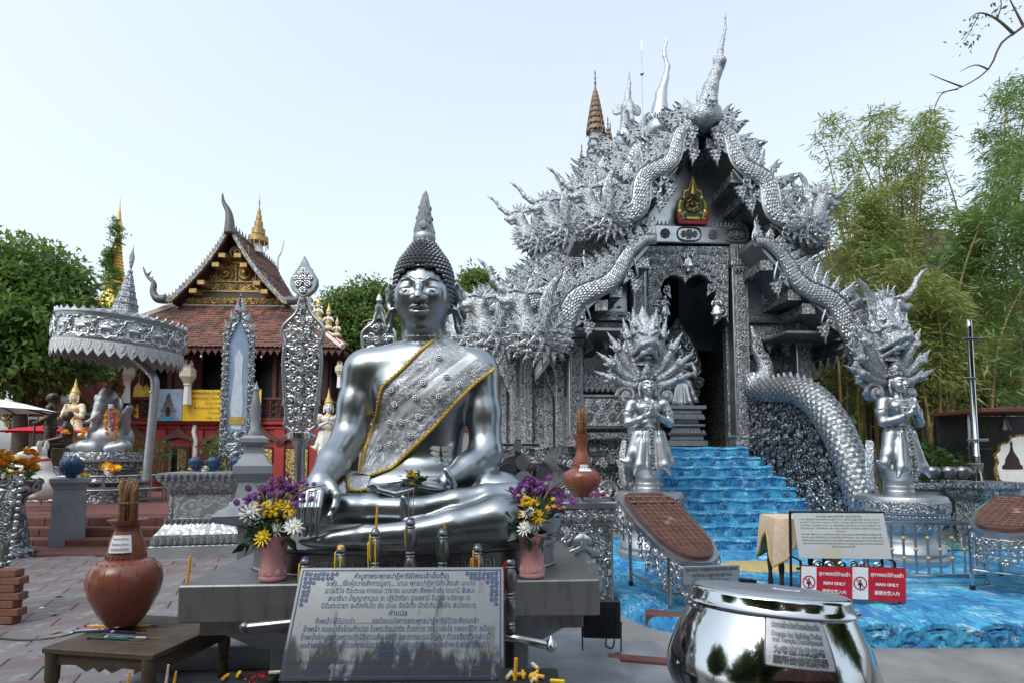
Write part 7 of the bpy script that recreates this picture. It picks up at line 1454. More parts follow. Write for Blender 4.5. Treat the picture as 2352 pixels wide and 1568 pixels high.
# ------------------------------------------------------------------ pierced silver standards and the portrait stand
def standard(label, x, ytop, ybot, Y, wpx, spade=True, tail=False, rz=0):
 k = S(Y); c = P(x, 1000, Y); r = thing('pierced_standard', label, 'standard', (c.x, Y, 0), rz, 'pierced silver standards'); z = lambda y: P(x, y, Y).z; w = wpx*k/2
 hw = [(0,z(ytop+ (80 if spade else 15))),(.18,z(ytop+(100 if spade else 30))),(.36,z(ytop+(130 if spade else 50))),(.98,z(ytop+(160 if spade else 70))),(1.0,z(ytop+(185 if spade else 100))),(.88,z(ytop+(200 if spade else 130))),(.95,z(ytop+240)),(.85,z(ytop+310)),(.72,z(ytop+370)),(.8,z(ytop+385)),(.55,z(ytop+395)),(.4,z(ytop+400))]
 fr = MB()
 for e in (-1, 1): fr.tube(spline([(e*a*w,0,b) for a, b in hw], 40), .022*w/.2, 6)
 fr.build('rim', 'plain_silver', r, 180); rg = random.Random(int(x)); cnt = 0
 zs = np.linspace(hw[0][1]-.1, hw[-1][1]+.03, 17 if spade else 14)      # the open scrollwork inside the rim, scroll by scroll
 for i, zz_ in enumerate(zs):
  ww = np.interp(-zz_, [-b for a, b in hw], [a for a, b in hw])*w
  n = max(1, int(ww/(.055*w/.2)))
  for j in range(n):
   for e in (-1, 1): place('scrollwork', orn('ocurl', 'plain_silver'), r, (e*(j+.5)*ww*.92/n, 0, zz_+(.02 if j % 2 else -.02)), xz(i*1.3+j*2+e, 1, e < 0), min(.115*w/.2, ww*1.2/n+.02)*(1.0 if (i+j) % 2 else 1.15));
  place('centre_leaf', orn('pendant' if i % 2 else 'flame', 'plain_silver'), r, (0,-.015,zz_+(.05 if i % 2 else -.05)), None, .11*w/.2)
 MB().slab([(a*w*.9, b) for a, b in hw]+[(-a*w*.9, b) for a, b in hw[::-1]], .03, .035).build('back_plate', 'dark_silver', r) if not spade else None
 MB().lathe([(.09*w/.2,z(ytop+400)),(.13*w/.2,z(ytop+404)),(.13*w/.2,z(ytop+416)),(.08*w/.2,z(ytop+422)),(.05,z(ytop+440)),(.05,z(ybot))], 14).build('pole', 'steel', r)
 for e in (-1, 1): MB().slab([(0,z(ytop+402)),(e*.62*w,z(ytop+405)),(e*.78*w,z(ytop+412)),(e*.62*w,z(ytop+419)),(0,z(ytop+420))], -.04, .04, .008).build('collar', 'plain_silver', r)
 if spade:
  o = [(0,z(ytop)),(-.25*w,z(ytop+22)),(-.68*w,z(ytop+52)),(-.70*w,z(ytop+66)),(-.55*w,z(ytop+80)),(-.2*w,z(ytop+92)),(0,z(ytop+96))]; o = o+[(-a, b) for a, b in o[::-1][1:-1]]
  MB().slab(o, -.03, .03, .012).build('spade_leaf', 'matt_silver', r); m_ = (z(ytop+24)+z(ytop+86))/2
  for (a, b, s_) in [(0,.0,.15),(-.2,-.05,.12),(.2,-.05,.12),(-.3,.02,.09),(.3,.02,.09),(0,.1,.1),(0,-.12,.12),(-.12,.07,.08),(.12,.07,.08)]: place('leaf_relief', orn('rosette', 'chrome'), r, (a*w*1.2,-.035,m_+b*.9), None, s_*w/.2*.7)
  MB().tube([(0,0,z(ytop+82)),(0,0,z(ytop+135))], .028, 8).build('neck', 'steel', r); MB().lathe([(.03,-.02),(.045,0),(.03,.02)], 12, (0,0,z(ytop+100))).build('neck_ring', 'steel', r)
 else: MB().lathe([(.02,-.12),(.05,-.06),(.05,0),(.02,.03),(.045,.07),(.03,.12),(0,.17)], 12, (0,0,z(ytop+12))).build('knob', 'plain_silver', r)
 return r
standard('tall pierced silver standard with a spade-shaped leaf on top, before the red library', 690, 590, 1110, 5.6, 92); standard('round-topped pierced silver standard behind the seated statue shoulder', 866, 692, 1180, 7.2, 74, False); standard('pierced silver standard mostly hidden behind the seated statue neck', 930, 752, 1180, 7.6, 76, False)
YF = 10.1; fc = P(541, 1050, YF); ps = thing('portrait_stand', 'tall pointed silver frame holding a pale portrait, beside the yellow banner', 'frame', (fc.x, YF, 0), R(24)); z = lambda y: P(541, y, YF).z; w = .255
o = [(-w*1.05,z(1050)),(-w,z(780)),(-w*.92,z(762)),(-w*.55,z(735)),(-w*.2,z(700)),(0,z(676)),(w*.2,z(700)),(w*.55,z(735)),(w*.92,z(762)),(w,z(780)),(w*1.05,z(1050))]; inn = [(a*.62, b) for a, b in [(-w,z(990)),(-w,z(790)),(-w*.6,z(765)),(0,z(735)),(w*.6,z(765)),(w,z(790)),(w,z(990))]]
for e in (0, 1):
 half_ = [q for q in o if (q[0] <= 0 if e == 0 else q[0] >= 0)]; hi2 = [q for q in inn if (q[0] <= 0 if e == 0 else q[0] >= 0)]
 pts = half_+hi2[::-1] if e == 0 else half_+hi2[::-1]; MB().slab(pts if e == 0 else pts, -.03, .03, .01).build('frame_side', 'relief_silver', ps)
MB().box((0,0,(z(990)+z(1050))/2), (w*2.0,.064,z(990)-z(1050)), None, .01).build('frame_foot', 'relief_silver', ps); MB().slab(inn, .0, .02).build('portrait', 'photo_blue', ps)
MB().slab([(-.09,z(985)),(-.11,z(930)),(-.06,z(860)),(-.07,z(820)),(0,z(800)),(.07,z(820)),(.06,z(860)),(.09,z(930)),(.07,z(985))], -.008, 0).build('painted_robe', 'robe_pale', ps); MB().box((0,-.012,z(965)), (.24,.01,.14)).build('painted_flowers', 'gold_matt', ps);
for i in range(72): place('frame_curl', orn('ocurl', 'plain_silver'), ps, ((-1 if i % 2 else 1)*w*(.76 if i % 4 < 2 else .93),-.035,z(1045)+(z(770)-z(1045))*(i//2)/35.5), xz(i), .075)
for i in range(6): a = (i-2.5)/3; place('frame_flame', orn('flame', 'plain_silver'), ps, (a*w*.8,-.03,z(700+62*abs(a))-.05), xz(-a*.6), .2)
for e in (-1, 1): MB().box((e*.14,0,z(1050)/2), (.04,.04,z(1050)), None, .005).build('leg', 'steel', ps)
# ------------------------------------------------------------------ bronze figures, mouse attendants, hut, canopies
def man(name, label, loc, rz, sc, seated=False):
 r = thing(name, label, 'statue', loc, rz, None, sc); s = SDF((-.45,-.85,-.02), (.45,.4,1.8), .018)
 if not seated:
  for e in (-1, 1): s.chain([(e*.1,0,.92),(e*.12,-.02,.5),(e*.12,0,.08)], [.11,.085,.065], k=.03); s.ell((e*.12,-.07,.04), (.055,.14,.045), k=.02)
  zc_ = 0
 else:
  zc_ = -.42
  for e in (-1, 1): s.chain([(e*.1,0,.52),(e*.16,-.42,.52),(e*.16,-.46,.08)], [.12,.1,.065], k=.04); s.ell((e*.16,-.54,.04), (.05,.13,.04), k=.02)
 s.ell((0,0,1.0+zc_), (.18,.13,.18), k=.06); s.ell((0,0,1.28+zc_), (.2,.13,.22), k=.08); s.cap((0,0,1.45+zc_), (0,-.01,1.55+zc_), .065, .06, k=.03); s.ell((0,-.02,1.65+zc_), (.085,.105,.125), k=.02); s.chain([(0,-.11,1.66+zc_),(0,-.135,1.62+zc_)], [.012,.018], k=.01); s.ell((0,.02,1.7+zc_), (.092,.105,.09), k=.02)
 for e in (-1, 1): s.ell((e*.215,0,1.4+zc_), (.08,.08,.08), k=.04); s.chain([(e*.23,0,1.38+zc_),(e*.27,-.02,1.12+zc_),(e*.14,-.27,1.0+zc_)] if not seated else [(e*.23,0,1.38+zc_),(e*.28,-.05,1.1+zc_),(e*.22,-.35,1.02+zc_)], [.075,.06,.045], k=.03); s.ell((e*.12,-.3,1.0+zc_) if not seated else (e*.2,-.4,1.01+zc_), (.05,.06,.04), k=.02); s.ell((e*.088,0,1.65+zc_), (.015,.03,.035), k=.01)
 V, F = s.geo(); obj('body', npmesh('body', V, F, 'bronze'), r)
 if not seated: MB().tube([(0,-.34,0),(0,-.32,1.02)], .02, 8).build('cane', 'bronze', r); MB().lathe([(.2,.86),(.22,.88),(.2,.92)], 20, sy=.75, cap=False).build('belt', 'bronze', r); MB().box((.22,.02,.65), (.05,.05,.7), rotx(.1), .01).build('sword', 'bronze', r)
 else: MB().box((0,.05,.22), (.6,.6,.44), None, .02).build('seat', 'bronze', r)
 return r
p = P(112,1062,14.5); man('bronze_man', 'dark bronze standing man in a jacket leaning on a cane, on a plinth', (p.x,14.5,p.z), R(-62), 1.0); pb_ = thing('stone_plinth', 'low grey plinth under the bronze figures', 'plinth', (p.x+.3,14.6,.46)); MB().box((0,0,(p.z-.46)/2), (1.6,1.3,p.z-.46), None, .02).build('block', 'relief_silver', pb_)
p = P(150,1068,14.0); man('bronze_man', 'dark bronze seated man with a cap and orange sash, beside the standing one', (p.x,14.0,p.z), R(-60), .98, True); garland('blue and orange sash across the seated bronze man', [(158,995,-.2),(150,990,-.3),(140,993,-.3)], 14.0, .06)
def mouse(label, x, y, Y, mat, rz, sc):
 p = P(x, y, Y); r = thing('mouse_statue', label, 'statue', (p.x, Y, p.z), rz, None, sc); s = SDF((-.4,-.6,-.02), (.4,.5,1.35), .02); s.ell((0,.05,.3), (.26,.3,.32), k=.08); s.ell((0,0,.68), (.19,.19,.28), k=.1); s.ell((0,-.1,1.02), (.15,.18,.15), k=.06); s.chain([(0,-.2,1.0),(0,-.38,.98),(0,-.44,.98)], [.11,.06,.035], k=.05)
 for e in (-1, 1): s.ell((e*.15,0,1.18), (.1,.03,.12), k=.02); s.chain([(e*.18,-.05,.72),(e*.2,-.25,.66),(e*.12,-.4,.72)], [.07,.06,.04], k=.03); s.ell((e*.17,-.2,.08), (.09,.22,.08), k=.05)
 V, F = s.geo(); obj('body', npmesh('body', V, F, mat), r); MB().lathe([(.17,0),(.2,.03),(.17,.06)], 18, (0,-.03,.84), cap=False).build('collar', 'sign_red', r); [MB().ball((e*.1,-.21,1.07), .022, 7, 5).build('eye', 'ink_black', r) for e in (-1, 1)]; return r
mouse('white mouse statue with a red collar sitting on the terrace behind the square pillar', 92, 1146, 11.6, 'white_plaster', R(-75), .92); mouse('brown gilt mouse statue sitting beside the white one', 62, 1142, 12.2, 'gold_matt', R(-70), .85)
hut = thing('pink_roofed_hut', 'small hut with pink corrugated roof and gilded bargeboards', 'hut', (P(145,1000,21).x, 21, .45)); hx = hut.location.x; HL = lambda x, y: (P(x, y, 21).x-hx, P(x, y, 21).z-.45)
ax, az = HL(148,866); lx, lz = HL(20,948); rx, rz2 = HL(218,940)
MB().box(((lx+rx)/2,2.2,lz/2-.3), (rx-lx-.8,3.6,lz+.2), None, .02).build('wall', 'dark_wood', hut); MB().slab([(lx+.4,lz-.1),(rx-.3,lz-.1),(ax,az-.2)], .3, .4).build('gable', 'maroon_wood', hut)
V = [(ax,0,az),(rx,0,rz2),(rx+.8,5,rz2),(ax+.8,5,az)]; m = MB(); n = 26
for i in range(n):
 u0, u1, um = i/n, (i+1)/n, (i+.5)/n; A_ = lambda u, t, h: np.array(V[0])*(1-u)*(1-t)+np.array(V[3])*u*(1-t)+np.array(V[2])*u*t+np.array(V[1])*(1-u)*t+np.array([0,0,h]); m.add([A_(u0,0,0),A_(um,0,.05),A_(um,1,.05),A_(u0,1,0),A_(u1,0,0),A_(u1,1,0)], [(0,3,2,1),(1,2,5,4)])
m.build('roof_sheet', 'pink_roof', hut, 0); MB().add([(ax,0,az),(lx,0,lz),(lx+.8,5,lz),(ax+.8,5,az)], [(0,1,2,3)]).build('roof_sheet', 'pink_roof', hut, 0)
for (x0, z0), (x1, z1) in (((ax,az),(lx,lz)), ((ax,az),(rx,rz2))):
 e = 1 if x1 > x0 else -1; d = np.array([x1-x0, z1-z0]); L_ = np.linalg.norm(d); d /= L_; nn = np.array([-d[1], d[0]])*(1 if e > 0 else -1)
 MB().slab([(x0,z0+.05),(x1,z1+.05),(x1,z1-.2),(x0,z0-.2)], -.1, 0).build('bargeboard', 'gilt_carving', hut, 20)
 for i in range(14): q = np.array([x0,z0])+d*L_*(i+.5)/14; place('gilt_scroll', orn('curl', 'gilt_carving'), hut, (q[0],-.12,q[1]-.12), xz(i), .3); place('gilt_leaf', orn('pendant', 'gilt_carving'), hut, (q[0],-.1,q[1]-.2), None, .22)
 place('gilt_scroll', orn('scroll', 'gilt_carving'), hut, (x1,-.12,z1-.05), xz(e*-.5, 1, e < 0), .6)
sgn = thing('black_signboard', 'small black signboard with white lettering on the pink roofed hut', 'sign', P(185,958,20.4)); MB().box((0,0,0), (1.55,.05,.75), None, .02).build('board', 'black_paint', sgn); lettering(sgn, 'ศูนย์จนกรรณาศรี', .16, 'white_paint', (0,-.03,.14), maxw=1.3); lettering(sgn, 'ศรีสุพรรณ', .16, 'white_paint', (0,-.03,-.16), maxw=.9)
med2 = MB().lathe([(0,.06),(.3,.05),(.42,.03),(.46,0)], 24, M=rotx(R(90))); o = med2.build('round_emblem', 'pewter', hut); o.location = (HL(150,905)[0],.2,HL(150,905)[1])
def brolly(label, x, y, Y, r, h, mat, name='market_parasol'):
 p = P(x, y, Y); o = thing(name, label, 'parasol', (p.x, Y, 0)); MB().lathe([(r,p.z-h),(r*.5,p.z-h*.42),(0,p.z)], 10, cap=False).build('canopy', mat, o, 20); MB().tube([(0,0,0),(0,0,p.z+.06)], .025, 8).build('pole', 'dark_wood', o)
 for i in range(10): a = 2*math.pi*i/10; MB().tube([(0,0,p.z-.03),(r*math.cos(a),r*math.sin(a),p.z-h-.01)], .012, 4).build('rib', 'dark_wood', o)
 return o
brolly('red cloth parasol open behind the bronze figures', 118, 975, 17, 1.35, .22, 'red_canvas'); brolly('second red cloth parasol beside the hut wall', 215, 978, 19, .9, .2, 'red_canvas'); brolly('plain white canvas parasol over the offering tables', -30, 910, 8.5, .85, .2, 'canvas_white')
# offerings at the left edge: silver stand, marigolds, leaning frame on bricks
st_ = thing('offering_stand', 'embossed silver offering stand heaped with marigolds by the terrace', 'stand', (P(25,1100,9.0).x-.15, 9.0, 0)); MB().lathe([(.5,0),(.5,.1),(.4,.16),(.36,.5),(.3,.8),(.34,.95),(.5,1.05),(.52,1.2),(.48,1.22)], 32).build('body', 'relief_silver', st_)
rg = random.Random(8); V, F = leaves(160, [((.0,0,1.3),(.4,.3,.15))], .13, seed=77, cl=8, spread=.07); obj('greenery', npmesh('greenery', V, F, 'leaf_shrub', 0), st_)['kind'] = 'stuff'
def heap(label, x, y, Y, r, n, mat, sz=.07, flat=.6):
 p = P(x, y, Y); o = thing('flower_heap', label, 'flowers', p); rg = random.Random(int(x*3+y))
 mats = mat if isinstance(mat, tuple) else (mat,)
 for i in range(n): d = Vector((rg.gauss(0,1), rg.gauss(0,1), rg.gauss(0,1))).normalized()*r*rg.random()**.4; place('flower', BLOOM[mats[i % len(mats)]], o, (d.x, d.y*.8, d.z*flat), rotz(rg.uniform(0,6)) @ rotx(rg.uniform(-.7,1.2)), sz*rg.uniform(.8,1.2))
 return o
heap('bunch of orange marigolds beside the white mouse statue', 72, 1058, 9.3, .19, 26, 'marigold', .07, 1); heap('orange marigolds under the white parasol', 4, 1054, 9.0, .16, 18, 'marigold', .07, 1); heap('small marigold offering on the ring railing', 252, 1076, 13.2, .22, 14, ('marigold','petal_yellow','petal_white'), .1, .5); heap('white and yellow flowers on a tray between blue lotus buds', 462, 1078, 9.7, .22, 18, ('petal_white','petal_yellow'), .05, .3); heap('pale flowers offered behind the blue lotus bud of the square pillar', 190, 1090, 10.2, .13, 12, ('petal_white','petal_yellow'), .05, .5); garland('orange garland round the neck of the brown mouse statue', [(88,1038,-.3),(92,1050,-.35),(86,1060,-.3)], 12.0, .06)
lfm = thing('leaning_frame', 'silver embossed frame post leaning on a stack of bricks', 'frame', (P(12,1320,5.6).x, 5.6, 0)); lo_pt = [P(x, y, 5.6) for x, y in [(8,1320),(14,1240),(25,1150),(42,1092)]]; b = MB().tube([(p.x-lfm.location.x, 0, p.z) for p in lo_pt], .045, 8, flat=.6); b.build('post', 'relief_silver', lfm)
for i in range(16): q = np.array(lo_pt[0])*(1-i/15)+np.array(lo_pt[-1])*(i/15); place('bead', BEAD, lfm, (q[0]-lfm.location.x+.05+.01*math.sin(i/15*3.1), -.02, q[2]), None, .022)
MB().box((-.35,.05,.95), (.6,.03,.7), roty(R(8)), .01).build('panel', 'relief_silver', lfm)
bx = P(18,1430,5.5).x
for i in range(7):
 for j in range(3): o = MB().box((0,0,0), (.215,.11,.068), rotz(random.uniform(-.05,.05)), .006).build('stacked_brick', 'brick', None); o.location = (bx-.02-.225*j+(.05 if i % 2 else 0), 5.5, .06+.072*i); tag(o, 'red brick in the low stack under the leaning silver frame', 'brick', 'bricks stacked under the frame')
cab = MB().tube(spline([G(-40,1462,.02), G(60,1470,.02), G(140,1462,.02), G(230,1440,.02), G(330,1448,.02), G(430,1440,.02)], 50), .012, 6).build('power_cable', 'cable', None, 180); tag(cab, 'black power cable lying across the paving behind the jar table', 'cable')
# ------------------------------------------------------------------ bamboo
def bamboo(label, x, Y, w, n, seed, mat, htop, lean=.5, fans=2200, leafbot=.3):
 p = P(x, 1140, Y); r = thing('bamboo_clump', label, 'bamboo', (p.x, Y, 0), 0, 'bamboo clumps by the hut'); rg = np.random.default_rng(seed); paths = []
 for i in range(n):
  bx, by = rg.normal(0, w*.3), rg.normal(0, .5); H = htop*rg.uniform(.7,1.05); lx, ly = rg.normal(0, lean), rg.normal(0, lean*.7)-.3; pts = spline([(bx,by,0),(bx+lx*.12,by+ly*.1,H*.35),(bx+lx*.5,by+ly*.4,H*.7),(bx+lx*1.3,by+ly*1.0,H*.93),(bx+lx*2.0,by+ly*1.5,H)], 26); paths.append(pts)
  rad = np.linspace(.04*rg.uniform(.7,1.2), .004, 26); rad[::3] *= 1.22; MB().tube(pts, rad, 6, cap=False).build('culm', 'bamboo', r, 180)
 P0 = []; D0 = []
 for f in range(fans):
  q = paths[rg.integers(n)]; t = leafbot+(1-leafbot)*rg.random()**1.0; k = int(t*25); c = q[k]; a = rg.uniform(0, 6.28); L = rg.uniform(.1,1.0)*(1.15-t)+.05; d = np.array([math.cos(a), math.sin(a), rg.uniform(-.1,.6)]); P0.append(c+d*L); D0.append(d)
 P0 = np.array(P0); D0 = np.array(D0); m = 9; pp = np.repeat(P0, m, 0)+rg.normal(size=(fans*m,3))*.10; d = np.repeat(D0, m, 0)*.5+rg.normal(size=pp.shape)*np.array([.7,.7,.35])+np.array([0,0,-.35]); d /= np.linalg.norm(d, axis=1)[:,None]; s = np.cross(d, rg.normal(size=d.shape)); s /= np.linalg.norm(s, axis=1)[:,None]; L = rg.uniform(.12,.26,(len(pp),1)); W = L*.075
 V = np.stack([pp, pp+d*L*.35+s*W, pp+d*L+np.array([0,0,-.1])*L, pp+d*L*.35-s*W], 1).reshape(-1,3); obj('foliage', npmesh('foliage', V, np.arange(len(V)).reshape(-1,4), mat, 0), r); return r
bamboo('yellowing bamboo clump rising behind the dragon gable', 2010, 14.5, 1.6, 16, 1, 'leaf_bamboo', 8.6, .55, 1500, .3); bamboo('tall feathery bamboo clump with bare tops', 2090, 15.5, 1.6, 18, 2, 'leaf_bamboo', 11.3, .4, 1700, .3); bamboo('dense green bamboo clump behind the steel lamp pole', 2270, 13.5, 1.8, 20, 3, 'leaf_bamboo_green', 7.6, .6, 2300, .28); bamboo('tall green bamboo clump at the end of the low wall', 2370, 15, 1.8, 16, 4, 'leaf_bamboo_green', 11.6, .45, 1700, .3); bamboo('low yellowish bamboo clump with thick stems behind the guardian statue', 2150, 12.8, 1.4, 16, 5, 'leaf_bamboo', 5.6, .35, 1500, .42)
# small undergrowth
for k, (x, Y, h) in enumerate([(2150,11.6,.9),(2115,12,1.0),(2180,12.2,.7),(1905,11.2,1.5)]):
 p = P(x, 1150, Y); sh = thing('garden_shrub', ['leafy shrub growing behind the row of alms bowls', 'leafy shrub between the guardian statue and the bamboo stems', 'small shrub at the foot of the lamp pole pillar', 'green shrub behind the arching serpent body'][k], 'plant', (p.x, Y, 0)); V, F = leaves(900, [((0,0,.9*h+.3),(.5,.4,.6*h)),((.2,0,1.2*h+.3),(.3,.3,.3))], .16, seed=50+k, cl=8, spread=.14); obj('foliage', npmesh('foliage', V, F, 'leaf_shrub', 0), sh); m = MB(); [m.tube(spline([(0,0,0),(.1*(i-1),0,.4),(.25*(i-1),.1,1.0*h+.2)], 6), .02, 5) for i in range(3)]; m.build('stems', 'bark', sh)
# hut behind the bamboo, hall roof beyond
ht = thing('thatched_hut', 'dark timber hut with a thatched roof and carved eave behind the bamboo', 'hut', (P(2260,1100,18).x, 18, 0)); MB().box((0,1.5,1.9), (7.5,3,3.8), None, .02).build('wall', 'black_paint', ht); MB().slab([(-5.6,3.9),(5,3.9),(4.2,6.6),(-4.4,6.6)], -1.0, 3.5, .1).build('roof', 'thatch', ht)
for i in range(36): place('eave_lace', orn('spike', 'gilt_carving'), ht, (-5.4+.29*i,-1.02,3.9), xz(math.pi), (.28,.2,.28))
for i in range(6): MB().box((-3.4+1.35*i,-.05,1.9), (.16,.16,3.8), None, .01).build('post', 'maroon_wood', ht)
hr = thing('far_hall', 'far hall with a weathered grey roof showing between the bamboo', 'building', (P(1990,900,30).x, 30, 0)); a = P(1990,560,30).z; MB().slab([(-5.5,a-3.2),(5.5,a-3.2),(3.5,a),(-.5,a+.2)], -2, 4, .1).build('roof', 'thatch', hr); MB().box((0,1,(a-3.2)/2), (9,5,a-3.2), None, .05).build('wall', 'maroon_wood', hr)
for i in range(5): MB().box((-3.5+1.7*i,-1.52,2.2), (.8,.1,1.6), None, .02).build('window', 'dark_wood', hr)
r2 = thing('red_roofed_shed', 'shed with a dull red roof seen through the bamboo leaves', 'shed', (P(2200,1000,24).x, 24, 0)); a = P(2200,740,24).z; MB().slab([(-5.5,a-3.6),(6,a-3.6),(4.5,a),(-2.5,a)], -1, 4, .1).build('roof', 'pink_roof', r2); MB().box((0,2,(a-3.6)/2), (9,4,a-3.6), None, .02).build('wall', 'dark_wood', r2)
# kiosk with a signboard at the right edge
ks = thing('notice_kiosk', 'open kiosk with a low maroon roof and a hanging spotlight', 'kiosk', (P(2290,1100,11.2).x, 11.2, 0)); z = P(2290,945,11.2).z; MB().box((.2,0,z), (1.9,1.3,.08), roty(R(-1)), .01).build('roof', 'maroon_wood', ks)
for x in (-.35, .9): MB().box((x,.2,z/2), (.06,.06,z), None, .005).build('post', 'steel', ks)
MB().box((.25,.2,1.75), (1.3,.04,.05), None, .005).build('rail', 'steel', ks); MB().box((.2,.55,1.3), (1.9,.06,2.2)).build('back_board', 'black_paint', ks)
m = MB().lathe([(.05,.1),(.06,0),(.10,-.1),(.09,-.11)], 14, (-.22,-.5,z-.28), M=None); m.tube([(-.22,-.5,z-.05),(-.22,-.5,z-.2)], .015, 6); m.build('spotlight', 'dark_metal', ks)
kb = thing('illustrated_board', 'white board with a painted brown stupa in a carved frame', 'sign', P(2332,1050,10.9)); o = [(-.32,-.42),(-.36,-.2),(-.32,-.1),(-.36,.05),(-.28,.12),(-.26,.24),(-.12,.28),(-.05,.38),(.1,.4),(.6,.44),(.6,-.6),(.1,-.62),(-.1,-.52)]; MB().slab([(x*1.12, y*1.12) for x, y in o], .0, .04, .01).build('frame', 'gilt_carving', kb); MB().slab(o, -.02, .01).build('board', 'white_paint', kb); MB().lathe([(.2,-.22),(.2,-.16),(.15,-.12),(.13,-.02),(.09,.04),(.04,.12),(.02,.24),(.035,.26),(0,.34)], 16, (-.08,-.02,.0), sy=.05).build('painted_stupa', 'dark_wood', kb)
# ------------------------------------------------------------------ low wall with alms bowls, pillar and lamp pole
YW = 10.2; wl = thing('garden_wall', 'low grey wall with embossed bands along the bamboo garden', 'wall', (P(2190,1250,YW).x, YW, 0), R(-4)); zt = P(2100,1107,YW).z
MB().box((-.15,0,zt/2), (1.7,.3,zt-.06), None, .01).build('body', 'stone_grey', wl); MB().box((-.15,0,zt-.06), (1.8,.42,.12), None, .02).build('coping', 'relief_fine', wl); MB().box((-.15,-.16,zt*.45), (1.7,.05,.3), None, .01).build('medallion_band', 'relief_dense', wl)
for i in range(6): place('medallion', orn('rosette', 'stone_grey'), wl, (-.85+.28*i,-.2,zt*.45), None, .3)
AB = MB().lathe([(.06,0),(.07,.02),(.05,.05),(.09,.08),(.145,.15),(.15,.21),(.12,.27),(.11,.275),(.10,.25)], 22).mesh('bowl', 'pewter', 60)
for k, x in enumerate((2105,2140,2178,2210,2320)):
 p = P(x, 1109, YW); b = bpy.data.objects.new('alms_bowl', AB); COL.objects.link(b); b.location = (p.x, YW if k < 4 else 9.2, zt+.004 if k < 4 else P(2320,1141,9.2).z); tag(b, 'dark metal alms bowl standing on the low garden wall' if k < 4 else 'dark metal alms bowl standing beside the lamp pole pillar', 'bowl', 'alms bowls on the garden wall')
pr_ = thing('wall_pillar', 'grey embossed pillar at the wall end carrying the steel lamp pole', 'pillar', (P(2262,1250,9.6).x, 9.6, 0), R(10)); zp = P(2262,1104,9.6).z; MB().prismn((0,0,0), [(.42,0),(.42,.15),(.36,.22),(.36,zp-.35),(.44,zp-.25),(.48,zp-.2),(.48,zp-.14),(.55,zp-.1),(.55,zp),(0,zp)], 4, math.pi/4).build('body', 'relief_fine', pr_, 20); MB().box((.55,.1,zp-.2), (.5,.4,.15), None, .01).build('ledge', 'stone_grey', pr_)
lpz = P(2222,735,9.6).z; lp_ = thing('steel_lamp_pole', 'polished steel pole with short cross arms on the wall pillar', 'pole', (P(2246,1104,9.6).x, 9.6, zp)); MB().lathe([(.07,0),(.07,.02),(.055,.12),(.05,.4),(.055,.42),(.042,.44),(.042,lpz-zp-.14),(.047,lpz-zp-.12),(.042,lpz-zp-.1),(.038,lpz-zp)], 18).build('pole', 'chrome', lp_)
for k, (y, l0, l1) in enumerate(((780,-.18,.16),(870,-.2,0),(1010,-.2,.16))): zc_ = P(2230,y,9.6).z-zp; MB().box(((l0+l1)/2,-.06,zc_), (l1-l0,.05,.04), None, .006).build('cross_arm', 'steel', lp_)
for i in range(7): place('foot_leaf', orn('pendant', 'relief_fine'), lp_, (.06*math.cos(i*.9), .06*math.sin(i*.9), .3), rotz(i*.9+math.pi/2), .16)
